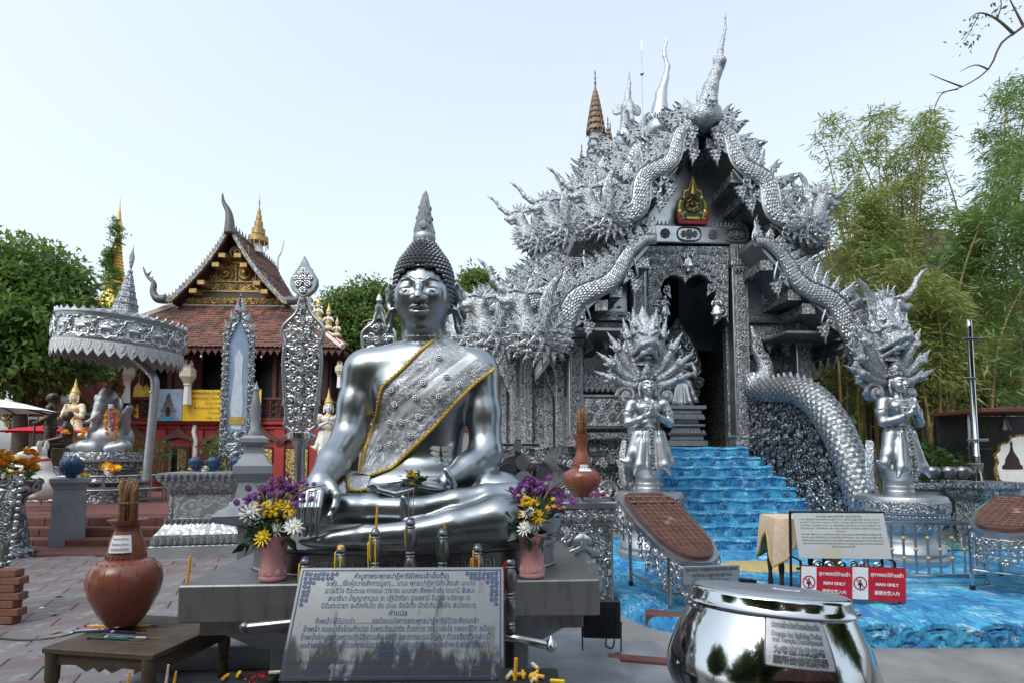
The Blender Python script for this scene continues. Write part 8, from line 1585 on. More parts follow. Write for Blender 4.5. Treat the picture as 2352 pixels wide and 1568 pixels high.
# ------------------------------------------------------------------ footprint stands
def footprint(label, loc, rz, tilt_, L, W, legs, txt=None):
 r = thing('footprint_stand', label, 'footprint', loc, rz, 'bronze footprint slabs on pierced steel stands'); t = tilt_; n = 40
 def out(s):
  o = []
  for i in range(n):
   a = 2*math.pi*i/n; x = W/2*math.cos(a)*s; y = math.sin(a); xx = np.sign(x)*abs(math.cos(a))**(.45 if y > 0 else .8)*W/2*s*(1.0 if y > 0 else .94); yy = np.sign(y)*abs(y)**(.35 if y > 0 else .8)*(L/2)*(1 if s == 1 else 1-(1-s)*W/L); o.append((xx, yy))
  return o
 def lay(o, z): return [(x, y*math.cos(t)+z*-math.sin(t), y*math.sin(t)+z*math.cos(t)) for x, y in o]
 def shell(name, s, z0, z1, mat):
  o = out(s); V = lay(o, z0)+lay(o, z1); MB().add(V, [tuple(range(n))[::-1], tuple(range(n, 2*n))]+[(i,(i+1) % n,n+(i+1) % n,n+i) for i in range(n)]).build(name, mat, r, 40)
 shell('tray', 1.0, -.05, .0, 'plain_silver'); shell('slab', .86, -.01, .035, 'copper_slab')
 for i in range(9):                                # ridges of the carved grid
  x = -W*.36+W*.09*i; V = lay([(x-.004,-L*.36*math.sqrt(max(0,1-(x/(W*.42))**2))),(x+.004,L*.22)], .04); y0 = -L*.42*math.sqrt(max(0,1-(x/(W*.46))**2)); MB().tube(lay([(x,y0),(x,L*.40)], .038), .004, 4).build('grid_ridge', 'copper_light', r)
 for i in range(13): y = -L*.36+L*.06*i; hw = W*.40*(math.sqrt(max(0,1-(min(y,0)/(L*.46))**2)) if y < 0 else 1); MB().tube(lay([(-hw,y),(hw,y)], .038), .004, 4).build('grid_ridge', 'copper_light', r)
 for k in range(3): MB().tube(lay([(.07*(k+1)/3*W/.6*math.cos(a), .07*(k+1)/3*W/.6*math.sin(a)) for a in np.linspace(0, 6.28, 25)], .04), .005, 4).build('wheel_ring', 'copper_light', r)
 for k in range(10): x, y = -W*.32+W*.16*(k % 5), L*.30+L*.09*(k//5); c = lay([(x,y)], .035)[0]; MB().ball((0,0,0), (W*.07,L*.035,.012), 8, 5).build('toe_panel', 'copper_light', r).location = c
 o = out(1.0); P3 = lay(o, -.02); b_ = MB()
 for i in range(n):
  p, q = np.array(P3[i]), np.array(P3[(i+1) % n]);
  if p[1] > L*.40: continue
  c = (p+q)/2; d = q-p; l_ = np.linalg.norm(d); d /= l_; nn = np.array([d[1],-d[0],0]); nn /= np.linalg.norm(nn)+1e-9; M_ = np.stack([d*np.array([1,1,1]), -nn, np.array([0,0,1.])], 1)
  for j in range(3): place('pierced_scroll', orn('ocurl', 'plain_silver'), r, c+np.array([0,0,-.10-.085*j])+nn*.004, M_ @ xz(i*1.1+j*2, 1, (i+j) % 2), .105*(1-.12*j))
  if i % 3 == 0: place('pierced_leaf', orn('pendant', 'plain_silver'), r, c+np.array([0,0,-.26]), M_, .13)
  b_.add([p, q, q+np.array([0,0,-.07]), p+np.array([0,0,-.07])], [(0,1,2,3)])
 b_.build('skirt_band', 'plain_silver', r, 0)
 for x, y, zb in legs: top = lay([(x,y)], -.04)[0]; MB().tube([(x,y*math.cos(t),zb),(top[0],top[1],top[2])], .022, 10).build('leg', 'steel', r); MB().lathe([(.028,0),(.028,.05)], 10, (x,y*math.cos(t),zb)).build('rubber_foot', 'black_paint', r)
 yy = [y*math.cos(t) for x, y, zb in legs]; zb = legs[0][2]+.22; MB().tube([(legs[0][0],yy[0],zb),(legs[2][0],yy[2],zb)], .014, 8).build('brace', 'steel', r); MB().tube([(legs[1][0],yy[1],zb),(legs[3][0],yy[3],zb)], .014, 8).build('brace', 'steel', r); MB().tube([(legs[0][0],yy[0],zb),(legs[1][0],yy[1],zb)], .014, 8).build('brace', 'steel', r)
 if txt:
  pl_ = MB().box((W*.10,-L*.5*math.cos(t)-.02,-L*.5*math.sin(t)-.11), (W*.8,.012,.17), None, .004).build('name_plate', 'matt_silver', r)
  for i, tx in enumerate(txt): lettering(pl_, tx, .045, 'pewter', (W*.10,-L*.5*math.cos(t)-.03,-L*.5*math.sin(t)-.055-.055*i), maxw=W*(.72-.12*i))
 return r
footprint('bronze footprint slab on a tilted pierced steel stand beside the blue stairs', (1.70,6.25,.86), R(9), R(20), 1.62, .72, [(-.26,-.62,-.83),(.26,-.62,-.78),(-.26,.5,-.75),(.26,.5,-.75)], ['คุณ ศรีวรา เสาวริสมาลา อินทร์เฉลิม สุขสันต์','พร้อมลูกหลาน','น้อมถวาย 22 พ.ศ. 2561'])
footprint('bronze footprint slab on a pierced steel stand beside the railing and the wall pillar', (5.80,6.6,.93), R(-52), R(10), 1.7, .78, [(-.3,-.62,-.82),(.3,-.62,-.82),(-.3,.6,-.82),(.3,.6,-.82)])
o = MB().box((0,0,.06), (.36,.16,.13), rotz(R(-14)), .012).build('brick_block', 'step_brick', None); o.location = G(1528,1436,0); tag(o, 'red brick block under the leg of the footprint stand', 'brick')
# ------------------------------------------------------------------ railing, cloth table, notices
YT = 6.75; rx0, rx1 = P(1985,1250,YT).x, P(2260,1250,YT).x; ra = thing('steel_railing', 'stainless steel railing with gilt balls in front of the guardian pedestal', 'railing', ((rx0+rx1)/2, YT, .1), R(-1)); hw = (rx1-rx0)/2; zt_ = P(2100,1200,YT).z-.1; zb_ = P(2100,1322,YT).z-.1
for z_ in (zt_, zb_): MB().tube([(-hw,0,z_),(hw,0,z_)], .026, 10).build('rail', 'steel', ra)
MB().tube([(-hw,-.1,.0),(hw,-.1,.0)], .02, 8).build('floor_bar', 'steel', ra)
n = 10
for i in range(n):
 x = -hw+2*hw*(i+.3)/n; MB().tube([(x,0,zb_),(x,0,zt_)], .014, 8).build('baluster', 'steel', ra)
 for zz_ in ((.34,.72) if i % 2 else (.5,)): MB().ball((x,0,zb_+(zt_-zb_)*zz_), .024, 10, 7).build('gilt_ball', 'gold_matt', ra)
for x in (-hw, hw): MB().tube([(x,0,-.05),(x,0,zt_)], .024, 10).build('post', 'steel', ra)
tb_ = thing('cloth_table', 'small turned-leg table under a tan cloth with an orange fringe', 'table', (P(1828,1260,6.3).x+.05, 6.4, .1), R(-8)); h = P(1810,1190,6.2).z-.1
for sx in (-1, 1):
 for sy in (-1, 1): MB().lathe([(.025,0),(.03,.08),(.02,.16),(.032,.3),(.022,.42),(.035,.6),(.03,h-.03)], 12, (sx*.22,sy*.2,0)).build('leg', 'dark_wood', tb_)
MB().box((0,0,h-.02), (.52,.48,.03), None, .005).build('table_top', 'dark_wood', tb_); N_ = 24; V = []; F = []
for i in range(N_):
 a = 2*math.pi*i/N_; e = max(abs(math.cos(a)), abs(math.sin(a))); x, y = .285*math.cos(a)/e, .265*math.sin(a)/e; cr_ = abs(math.cos(a)*math.sin(a))*2; dz = .16+.34*cr_**2; ox = 1+.10*cr_+.02*math.sin(5*a); V += [(x,y,h+.004),(x*1.04,y*1.04,h-.02),(x*ox*1.05,y*ox*1.05,h-dz*.6),(x*ox*1.08,y*ox*1.08,h-dz)]
V.append((0,0,h+.004)); L_ = len(V)-1
for i in range(N_): j = (i+1) % N_; F += [(4*i+k,4*i+k+1,4*j+k+1,4*j+k) for k in range(3)]+[(L_,4*i,4*j)]
MB().add(V, F).build('cloth', 'cloth_tan', tb_, 60); MB().tube([V[4*i+3] for i in range(N_)], .012, 5, closed=True).build('fringe', 'gold_trim', tb_)
mt = MB().lathe([(0,.02),(.5,.016),(.56,0)], 40, sy=.7).build('straw_mat', 'sand_mat', None); p = G(1745,1300,.115); mt.location = (p.x, p.y, .115); tag(mt, 'round straw mat lying on the blue painted floor', 'mat')
YN = 5.95; nb = thing('notice_stand', 'steel stand with a printed metal notice, beside the red signs', 'sign', (P(1935,1230,YN).x, YN, 0), R(-3)); x0, x1 = P(1828,1230,YN).x-nb.location.x, P(2045,1230,YN).x-nb.location.x; z1 = P(1935,1180,YN).z; z0 = P(1935,1282,YN).z; tl2 = R(14)
for x in (x0+.01, x1-.03):
 MB().tube([(x,.16,0),(x,.12,z1+.01)], .014, 8).build('back_leg', 'dark_metal', nb); MB().tube([(x+.05,-.06,0),(x+.03,-.02,z0-.02)], .014, 8).build('front_leg', 'dark_metal', nb); MB().tube([(x,.14,z0),(x+.03,-.02,z0-.02)], .011, 6).build('side_bar', 'dark_metal', nb)
MB().tube([(x0,.12,z1+.01),(x1,.12,z1+.01)], .014, 8).build('top_bar', 'dark_metal', nb); MB().tube([(x0,-.02,z0-.1),(x1,-.02,z0-.1)], .014, 8).build('bottom_bar', 'dark_metal', nb)
for i in range(6): place('wrought_scroll', orn('curl', 'steel'), nb, (x0+.2+.12*i,-.03,z0-.06), xz(i*2, 1, i % 2), .09)
Mt = rotx(-tl2); pc = ((x0+x1)/2+.01, .05, (z0+z1)/2); H_ = (z1-z0)/math.cos(tl2); bd = place('notice', MB().box((0,0,0), (x1-x0-.05,.01,H_), None, .002).mesh('notice', 'board_steel_clean', 30), nb, pc, Mt)
TXT = ['คำบูชาพระพุทธปาฏิหาริย์ฯ (พระเจ้าเจ็ดตื้อ)','อะหัง (ชื่อผู้ถวายการสักการบูชา) นามะ พุทธะปาฏิหาริยัง สิระสา นะมามิ','ยาวะชีวัง ติระตะเน กาเยนะ วาจายะ มะนะสา สัพพะโทสัง ขะมามิ สีเลนะ','สะมาธินา ปัญญาภาเวนะ จะ ปฏิปัตติยา ปูเชสสามิ อิมายะ จะริยายะ จะ','นิรันตะรายา อะติกกันโต ยัง ปะนะ อิจฉิตัง ปัตถิตัง มัยหัง สะมิชฌะตุ','คำแปล','ข้าพเจ้า ผู้มีนามว่า ขอน้อมนมัสการพระพุทธปาฏิหาริย์ด้วยเศียรเกล้า','ข้าพเจ้า ขอขมาซึ่งโทษทั้งปวง ในพระรัตนตรัย ด้วยกาย วาจา และใจ ตลอดชีวิต อนึ่ง','ข้าพเจ้าจักบูชาด้วยการปฏิบัติ ตามศีล สมาธิ และการอบรมปัญญา ด้วยจริยาดังกล่าวนี้','ขอข้าพเจ้า จงเป็นผู้ปราศจากอันตรายทั้งปวง ความปรารถนาของข้าพเจ้าจงสำเร็จเถิด','วิธีการขอพรดังนี้']
wb = x1-x0-.05
for i, tx in enumerate(TXT): lettering(bd, tx, .03 if i == 0 else .024, 'grey_dark', (0,-.006,H_/2-.035-.031*i), maxw=wb*(.5 if i == 0 else (.1 if i == 5 else (.25 if i == 10 else .88))), ext=.0006)
for k in range(2):
 xa, xb = ((1840,1955),(1957,2078))[k]; ya, yb = ((1300,1374),(1302,1378))[k]; Y_ = YN-.14; c = P((xa+xb)/2, (ya+yb)/2, Y_); w_ = (xb-xa)*S(Y_); h_ = (yb-ya)*S(Y_)*1.0; sg = thing('prohibition_sign', ['red and white MAN ONLY sign partly hidden by the donation bowl', 'red and white MAN ONLY sign hanging clear beside the first one'][k], 'sign', c, R(-2)); sg.rotation_euler = (0, R(2.5), R(-2))
 MB().box((0,0,0), (w_,.008,h_), None, .002).build('board', 'ink_black', sg); MB().box((0,-.003,0), (w_*.985,.008,h_*.97)).build('red_field', 'sign_red', sg); MB().box((-w_*.34,-.005,0), (w_*.29,.008,h_*.93)).build('white_field', 'sign_white', sg)
 r_ = w_*.115; MB().tube([(-w_*.34+r_*math.cos(a),-.010,r_*math.sin(a)) for a in np.linspace(0, 6.283, 33)[:-1]], .006, 6, closed=True).build('ring', 'sign_red', sg); MB().tube([(-w_*.34-r_*.7,-.011,r_*.7),(-w_*.34+r_*.7,-.011,-r_*.7)], .005, 6).build('bar', 'sign_red', sg)
 f = MB().slab([(-.012,.0),(.012,0),(.020,-.03),(.008,-.03),(.007,-.065),(.001,-.065),(0,-.032),(-.001,-.065),(-.007,-.065),(-.008,-.03),(-.020,-.03)], -.002, .001, t=(-w_*.34,-.0095,.012)); f.ball((-w_*.34,-.010,.026), (.010,.003,.010), 10, 6); [f.tube([(-w_*.34+e*.012,-.0105,.01),(-w_*.34+e*.024,-.0105,-.022)], .0032, 5) for e in (-1, 1)]; f.build('figure', 'ink_black', sg)
 lettering(sg, 'สุภาพสตรีห้ามเข้า', .05, 'sign_white', (w_*.15,-.009,h_*.27), maxw=w_*.6, bold=.0006); lettering(sg, 'MAN ONLY', .042, 'sign_white', (w_*.15,-.009,-.004), maxw=w_*.42, bold=.001); lettering(sg, '謝絕女性入內', .045, 'sign_white', (w_*.15,-.009,-h_*.26), maxw=w_*.45, bold=.0006)
# ------------------------------------------------------------------ donation bowl
YB = 2.45; bc = P(1772, 1480, YB); db = thing('donation_bowl', 'big polished steel lidded donation bowl with an engraved plate', 'bowl', (bc.x-.08, YB-.10, -.012)); db.rotation_euler = (R(-6), R(4.2), 0); k = S(YB); zz = lambda y: P(1772, y, YB).z; RB = 218*k
zl = zz(1368)
MB().lathe([(RB*.5,.0),(RB*.5,.25),(RB*.62,.32),(RB*.88,zz(1600)),(RB*.99,zz(1545)),(RB*1.0,zz(1520)),(RB*.975,zz(1490)),(RB*.90,zz(1440)),(RB*.80,zz(1395)),(RB*.76,zz(1378)),(RB*.74,zz(1372))], 80, cap=False).build('bowl', 'chrome', db, 180)
MB().lathe([(RB*.76,zz(1381)),(RB*.80,zz(1380)),(RB*.805,zz(1377)),(RB*.79,zz(1374)),(RB*.77,zz(1366)),(RB*.765,zz(1352)),(RB*.755,zz(1346)),(RB*.72,zz(1343))], 80, cap=False).build('lid', 'chrome', db, 50); MB().lathe([(RB*.725,zz(1343)),(RB*.72,zz(1341.5)),(RB*.4,zz(1337)),(0,zz(1336))], 64, cap=False).build('lid_top', 'matt_silver', db, 60)
MB().box((-.02,.16,zz(1334)), (.075,.03,.022), None, .004).build('coin_slot', 'dark_metal', db); st = MB().box((.04,-.08,zz(1337)+.002), (.10,.06,.002), rotz(R(-25))).build('sticker', 'white_paint', db); MB().box((.04,-.08,zz(1337)+.0035), (.075,.04,.001), rotz(R(-25))).build('sticker_print', 'photo_blue', db)
for e in (-1, 1): MB().tube(spline([(e*RB*.80,-.05,zz(1385)),(e*RB*.86,-.06,zz(1380)),(e*RB*.86,-.02,zz(1384)),(e*RB*.80,.03,zz(1388))], 12), .008, 6).build('clasp', 'steel', db)
def wrap(a, z):   # a point on the bowl's wall, seen from the front
 zs = [zz(1600), zz(1545), zz(1520), zz(1490), zz(1440), zz(1395), zz(1378)]; rs = [RB*.88,RB*.99,RB*1.0,RB*.975,RB*.90,RB*.80,RB*.76]; r = np.interp(z, zs, rs); return np.array([r*math.sin(a), -r*math.cos(a), z])
V = []; n = 16; YF_ = YB-RB*.9; zz2 = lambda y: P(1832, y, YF_).z; za, zb = zz2(1441), zz2(1546); AC = R(-8)
for i in range(n+1):
 for j in range(9): a = AC+R(36)*(i/n-.5); zq = za+(zb-za)*j/8; p = wrap(a, zq); V.append(p*np.array([1.012,1.012,1]))
MB().add(V, [(i*9+j,i*9+j+1,(i+1)*9+j+1,(i+1)*9+j) for i in range(n) for j in range(8)]).build('engraved_plate', 'matt_silver', db, 180)
MB().tube([np.array(V[i*9]) for i in range(n+1)]+[np.array(V[n*9+j]) for j in range(9)]+[np.array(V[i*9+8]) for i in range(n,-1,-1)]+[np.array(V[j]) for j in range(8,-1,-1)], .003, 5).build('plate_rim', 'pewter', db, 180)
def wraptext(tx, size, y, wdeg, mat='pewter'):
 me = text_mesh(tx, size, mat, .0012, bold=.0008); co = np.array([v.co for v in me.vertices]); w = co[:,0].max()-co[:,0].min(); s_ = R(wdeg)/w
 for v, c in zip(me.vertices, co): v.co = wrap(AC+c[0]*s_, zz2(y+24)+c[2])*np.array([1.018,1.018,1])+np.array([0,c[1],0])
 obj('engraved_lettering', me, db)
for tx, sz, y, w_ in [('บริจาคสร้างห้องน้ำและพัฒนาวัด',.024,1433,29),('Donate for Building Toilet',.023,1452,29),('and Temple Development',.023,1464,28),('为寺庙的发展与',.028,1486,27),('厕所的修建募捐',.028,1507,28)]: wraptext(tx, sz, y, w_)
# ------------------------------------------------------------------ prayer board in front of the pedestal
YQ0, YQ1 = 2.92, 2.66; A_ = P(690,1303,YQ0); B_ = P(1150,1303,YQ0); C_ = P(1156,1562,YQ1); D_ = P(655,1565,YQ1); W_ = (B_-A_).length; H_ = ((A_-D_).length+(B_-C_).length)/2; cen = (A_+B_+C_+D_)/4; lean = math.atan2(YQ0-YQ1, A_.z-D_.z)
pbd = thing('prayer_board', 'soot-stained steel board printed with blue prayers, leaning before the pedestal', 'sign', cen); pbd.rotation_euler = (-lean, 0, R(1)); W_ = 1.02
MB().box((0,0,0), (W_,.02,H_), None, .004).build('board', 'board_steel', pbd)
for (x, z, a, h) in [(0,H_/2-.017,W_-.03,.006),(0,-H_/2+.017,W_-.03,.006),(-W_/2+.017,0,.006,H_-.03),(W_/2-.017,0,.006,H_-.03)]: MB().box((x,-.0105,z), (a,.002,h)).build('printed_border', 'ink_blue', pbd)
for e in (-1, 1):
 for i in range(26): u = i/25; rr = (1-u)*.17; x, z = (i % 6)*.026, 0;
 for i in range(9):
  for j in range(9-i):
   if i*i+j*j > 62: continue
   place('printed_scroll', orn('curl', 'ink_blue'), pbd, (e*(W_/2-.038-.021*i), -.0106, H_/2-.036-.021*j), xz(i*1.7+j*2.3, 1, (i+j) % 2), (.021,.003,.021)) if (i+j) < 8 and (i < 2 or j < 2 or i+j < 5) else None
TX = ['คำบูชาพระพุทธปาฏิหาริย์(พระเจ้าเจ็ดตื้อ)','อะหัง....(ชื่อผู้ถวายสักการบูชา).... นามะ พุทธะปาฏิหาริยัง สิระสา นะมามิ']+TXT[2:5]+['คำแปล','ข้าพเจ้า ผู้มีนามว่า..............ขอน้อมนมัสการพระพุทธปาฏิหาริย์ด้วยเศียรเกล้า']+TXT[7:11]+['กล่าวคำบูชาแล้ว ถวายเครื่องสักการะตามสมควร และ อธิษฐานจิตขอความสำเร็จ ตามเจตนาและตั้งมั่นในการปฏิบัติธรรม','ศรัทธา น.ส. เปมิกา ดวงใจกล้า นาย ณภัทร ศักดิ์ประไพศิริ และครอบครัว']
wd = [.46,.72,.72,.68,.73,.085,.76,.86,.87,.86,.17,.93,.80]
for i, (tx, w_) in enumerate(zip(TX, wd)): lettering(pbd, tx, .036 if i not in (11,12) else .026, 'ink_blue', (0,-.0112,H_/2-.046-.0362*i), maxw=W_*w_, ext=.0007, bold=.0004 if i in (0,5,10) else 0)
# ------------------------------------------------------------------ row of turned metal incense holders behind the board
HOLD = MB().lathe([(.026,0),(.028,.02),(.02,.03),(.027,.04),(.02,.05),(.025,.06),(.034,.09),(.036,.115),(.03,.145),(.02,.165),(.026,.172),(.018,.18),(.026,.19),(.018,.198),(.024,.206),(.034,.235),(.036,.265),(.03,.295),(.02,.315),(.027,.322),(.02,.33),(.027,.338),(.024,.352),(.018,.36),(.016,.34)], 20)
hm = HOLD.mesh('turned_holder', 'pewter', 50); rg = random.Random(4)
for i, (x, yt, c) in enumerate([(701,1282,'yellow'),(783,1255,'yellow'),(862,1216,'orange'),(943,1192,'blue'),(1017,1216,'green'),(1097,1252,'amber')]):
 p = P(x, yt, 3.0); hl = thing('incense_holder', ['short turned pewter holder with blue wax, beside the statue hand', 'turned pewter holder streaked with yellow wax', 'turned pewter holder holding an orange taper', 'tall turned pewter holder with yellow and blue wax and two sticks', 'turned pewter holder topped with green wax', 'turned pewter holder with an amber wax lump'][i], 'candle holder', (p.x, 3.0, p.z-.36), 0, 'turned holders behind the prayer board'); o = bpy.data.objects.new('post', hm); COL.objects.link(o); o.parent = hl
 MB().tube([(0,0,-.3),(0,0,.02)], .02, 8).build('stem', 'pewter', hl)
 w = MB(); [w.tube(spline([(.034*math.cos(a),.034*math.sin(a),.34-.02*q),(.036*math.cos(a),.036*math.sin(a),.26),(.03*math.cos(a+.1),.03*math.sin(a+.1),.2-.05*q)], 8), [.003,.004,.0045,.004,.004,.0035,.003,.002], 6) for q, a in enumerate((-2.2,-1.3,-2.7)[:1+i % 3])]; w.build('wax', {'yellow':'petal_yellow','orange':'petal_yellow','blue':'gold_matt','green':'green_lacquer','amber':'candle_wax'}[c], hl, 180)
 MB().ball((.0,-.0,.36), (.02,.02,.012), 10, 6).build('wax_cap', {'blue':'ink_blue','green':'green_lacquer','amber':'green_lacquer','yellow':'candle_wax','orange':'pewter'}[c] if i else 'ink_blue', hl)
 if c == 'orange': MB().tube([(.004,0,.35),(.008,0,.48)], [.007,.006], 6).build('taper', 'candle_wax', hl)
 if c == 'green': MB().tube([(.01,0,.35),(.012,-.01,.40)], [.006,.003], 6).build('taper', 'candle_wax', hl)
 if c == 'blue': [MB().tube([(e*.012,0,.35),(e*.014,0,.53)], .0022, 5).build('stick', 'steel', hl) for e in (-1, 1)]
p = P(1172,1440,2.95); hl = thing('candle_bracket', 'turned pewter post with red wax and a side arm, right beside the prayer board', 'candle holder', (p.x, 2.95, p.z-.02)); o = bpy.data.objects.new('post', hm); COL.objects.link(o); o.parent = hl; MB().tube([(-.1,.03,-.02),(.02,.0,-.03),(.17,-.02,-.06),(.20,-.02,-.062)], [.022,.022,.022,.014], 10).build('arm', 'steel', hl); MB().lathe([(.012,-.03),(.026,-.02),(.032,0),(.024,.02),(.014,.03),(.0,.05)], 14, (.205,-.02,-.062), M=None).build('knob', 'steel', hl); MB().tube(spline([(-.02,-.03,.35),(-.036,-.03,.3),(-.03,-.03,.2)], 8), .008, 6).build('wax', 'crest_red', hl); MB().tube([(0,.02,-.02),(0,.02,-p.z+.1)], .025, 10).build('stem', 'dark_metal', hl)
p = P(585,1437,2.98); hl = thing('candle_bracket', 'dark side arm with a knob under the statue pedestal edge', 'candle holder', (p.x, 2.98, p.z)); MB().tube([(-.04,0,-.005),(.25,.02,.02)], .022, 10).build('arm', 'pewter', hl); MB().ball((-.05,0,-.006), .03, 12, 8).build('knob', 'pewter', hl); MB().tube([(.25,.02,.02),(.25,.02,-p.z+.06)], .022, 8).build('stem', 'dark_metal', hl)
# trays at the bottom with candle ends
def tray(label, x, y, Y, w, d, items):
 p = P(x, y, Y); t = thing('candle_tray', label, 'tray', (p.x, Y, p.z)); MB().box((0,0,-.03), (w,d,.06), None, .006).build('tray', 'black_paint', t); MB().box((0,0,-.06-(p.z-.06)/2), (w*.5,d*.5,p.z-.06), None, .01).build('stand', 'dark_metal', t); rg = random.Random(int(x))
 for i in range(items): a = rg.uniform(0, 6.28); q = np.array([rg.uniform(-.4,.4)*w, rg.uniform(-.4,.4)*d, .012]); e = MB().tube([q, q+np.array([math.cos(a)*.06, math.sin(a)*.06, .004])], .008, 6).build('candle_end', ('candle_wax','ivory','petal_yellow')[i % 3], t)
 return t
t = tray('black candle tray with wax ends and one standing orange candle', 1215, 1556, 2.5, .26, .24, 9); MB().tube([(-.06,-.02,0),(-.055,-.02,.09)], .008, 8).build('candle', 'candle_wax', t)
t = tray('black oil lamp tray under the prayer board, with red cloth scraps', 560, 1562, 2.75, .26, .22, 3); V, F = leaves(24, [((0.06,0,.01),(.05,.05,.01))], .035, seed=5, cl=6, spread=.03); obj('red_scraps', npmesh('red_scraps', V, F, 'red_canvas', 0), t)
cd = MB().tube([(0,0,0),(.012,0,.145)], [.008,.007], 8).build('standing_candle', 'candle_wax', None); cd.location = G(430,1338,.902); tag(cd, 'thin orange candle standing on the corner of the statue pedestal', 'candle')
# ------------------------------------------------------------------ flower vases
def vase(label, x, y, Y, h, seed):
 p = P(x, y, Y); v = thing('pink_vase', label, 'vase', (p.x, Y, .902), 0, 'pink vases on the pedestal'); s_ = h/.29
 b = MB().lathe([(.078*s_,0),(.088*s_,.012*s_),(.086*s_,.03*s_),(.079*s_,.045*s_),(.078*s_,.15*s_),(.084*s_,.2*s_),(.1*s_,.27*s_),(.106*s_,.29*s_),(.1*s_,.292*s_),(.09*s_,.27*s_),(.07*s_,.12*s_),(.0,.1*s_)], 32); b.build('vessel', 'pink_glaze', v, 60)
 for i in range(9): a = 2*math.pi*i/9; place('moulded_petal', orn('lotus', 'pink_glaze'), v, (.078*s_*math.cos(a), .078*s_*math.sin(a), .19*s_), rotz(a+math.pi/2), (.05*s_,.03,.07*s_)); place('moulded_petal', orn('lotus', 'pink_glaze'), v, (.08*s_*math.cos(a), .08*s_*math.sin(a), .035*s_), rotz(a+math.pi/2), (.05*s_,.03,.05*s_))
 bq = thing('flower_bouquet', label.replace('pink glazed vase holding flowers', 'yellow, white and purple bouquet'), 'flowers', (p.x, Y, .902+.27*s_), 0, 'bouquets in the pink vases'); rg = random.Random(seed)
 for i in range(13): a = rg.uniform(0, 6.28); rr = rg.uniform(.02,.14); q = np.array([rr*math.cos(a)*1.2, rr*math.sin(a)*.8-.05, rg.uniform(.02,.19)]); m = ('petal_white','petal_yellow','petal_white')[i % 3]; place('daisy', DAISY[m], bq, q, rotx(R(55)+rg.uniform(-.3,.3)) @ roty(rg.uniform(-.5,.5)), .054*rg.uniform(.85,1.15)); MB().tube(spline([(0,0,-.1),q*.5,q], 6), .004, 4).build('stem', 'leaf_dark', bq)
 for i in range(120): a = rg.uniform(0, 6.28); c = rg.choice([(-.07,.02,.24),(.09,.03,.26),(.16,0,.2),(-.15,0,.16),(.02,.05,.29)]); q = np.array(c)+np.array([rg.gauss(0,.035), rg.gauss(0,.03), rg.gauss(0,.03)]); place('statice', BLOOM['petal_purple'], bq, q, rotx(rg.uniform(0,2)), .019*rg.uniform(.7,1.3))
 for i in range(44): q = np.array([rg.gauss(0,.06), -.05+rg.gauss(0,.02), .17+rg.gauss(0,.03)]); place('goldenrod', BLOOM['petal_yellow'], bq, q, rotx(rg.uniform(0,2)), .013)
 V, F = leaves(90, [((0,-.03,.06),(.1,.07,.08))], .085, seed=seed, cl=6, spread=.03); obj('leaves', npmesh('leaves', V, F, 'leaf_dark', 0), bq)
 bl = MB()
 for i in range(16): a = rg.uniform(-2.6,-.5)+rg.choice((0,2.2)); L_ = rg.uniform(.26,.42); e = math.cos(a); pts = spline([(0,0,-.05),(e*L_*.3,rg.uniform(-.05,.05),L_*.6),(e*L_*.75,rg.uniform(-.05,.08),L_*(.95-.2*abs(e)))], 8); bl.tube(pts, [.007,.009,.009,.008,.007,.005,.003,.001], 4, flat=.25)
 bl.build('grass_blades', 'grass_blade', bq, 180)
def daisy(m):
 b = MB()
 for i in range(22): a = 2*math.pi*i/22+(.14 if i % 2 else 0); r = 1.0 if i % 2 else .82; z = 0 if i % 2 else .16; b.add([(.15*math.cos(a),.15*math.sin(a),z*.5),(r*.7*math.cos(a-.14),r*.7*math.sin(a-.14),z+.05),(r*math.cos(a),r*math.sin(a),z+.12),(r*.7*math.cos(a+.14),r*.7*math.sin(a+.14),z+.05)], [(0,1,2,3)])
 b.ball((0,0,.15), (.24,.24,.14), 8, 5); return b.mesh('daisy', m, 0)
DAISY = {m: daisy(m) for m in ('petal_white','petal_yellow')}
vase('pink glazed vase holding flowers on the pedestal, beside the statue hand on its knee', 627, 1318, 3.26, .245, 5); vase('pink glazed vase holding flowers on the pedestal, in front of the clay jar cabinet', 1222, 1318, 3.34, .25, 9)
hf = thing('hand_posy', 'small yellow posy with green leaves laid in the statue open hand', 'flowers', P(945,1102,3.42)); [place('flower', BLOOM[m], hf, q, rotx(R(40)), s_) for q, m, s_ in (((0,0,.03),'petal_yellow',.034),((.03,.0,.005),'petal_white',.018),((.005,-.01,-.015),'petal_yellow',.018),((-.02,0,.0),'petal_yellow',.02))]; V, F = leaves(42, [((0,.01,.0),(.05,.02,.03))], .06, seed=3, cl=6, spread=.02, aspect=.6); obj('leaves', npmesh('leaves', V, F, 'leaf_dark', 0), hf)
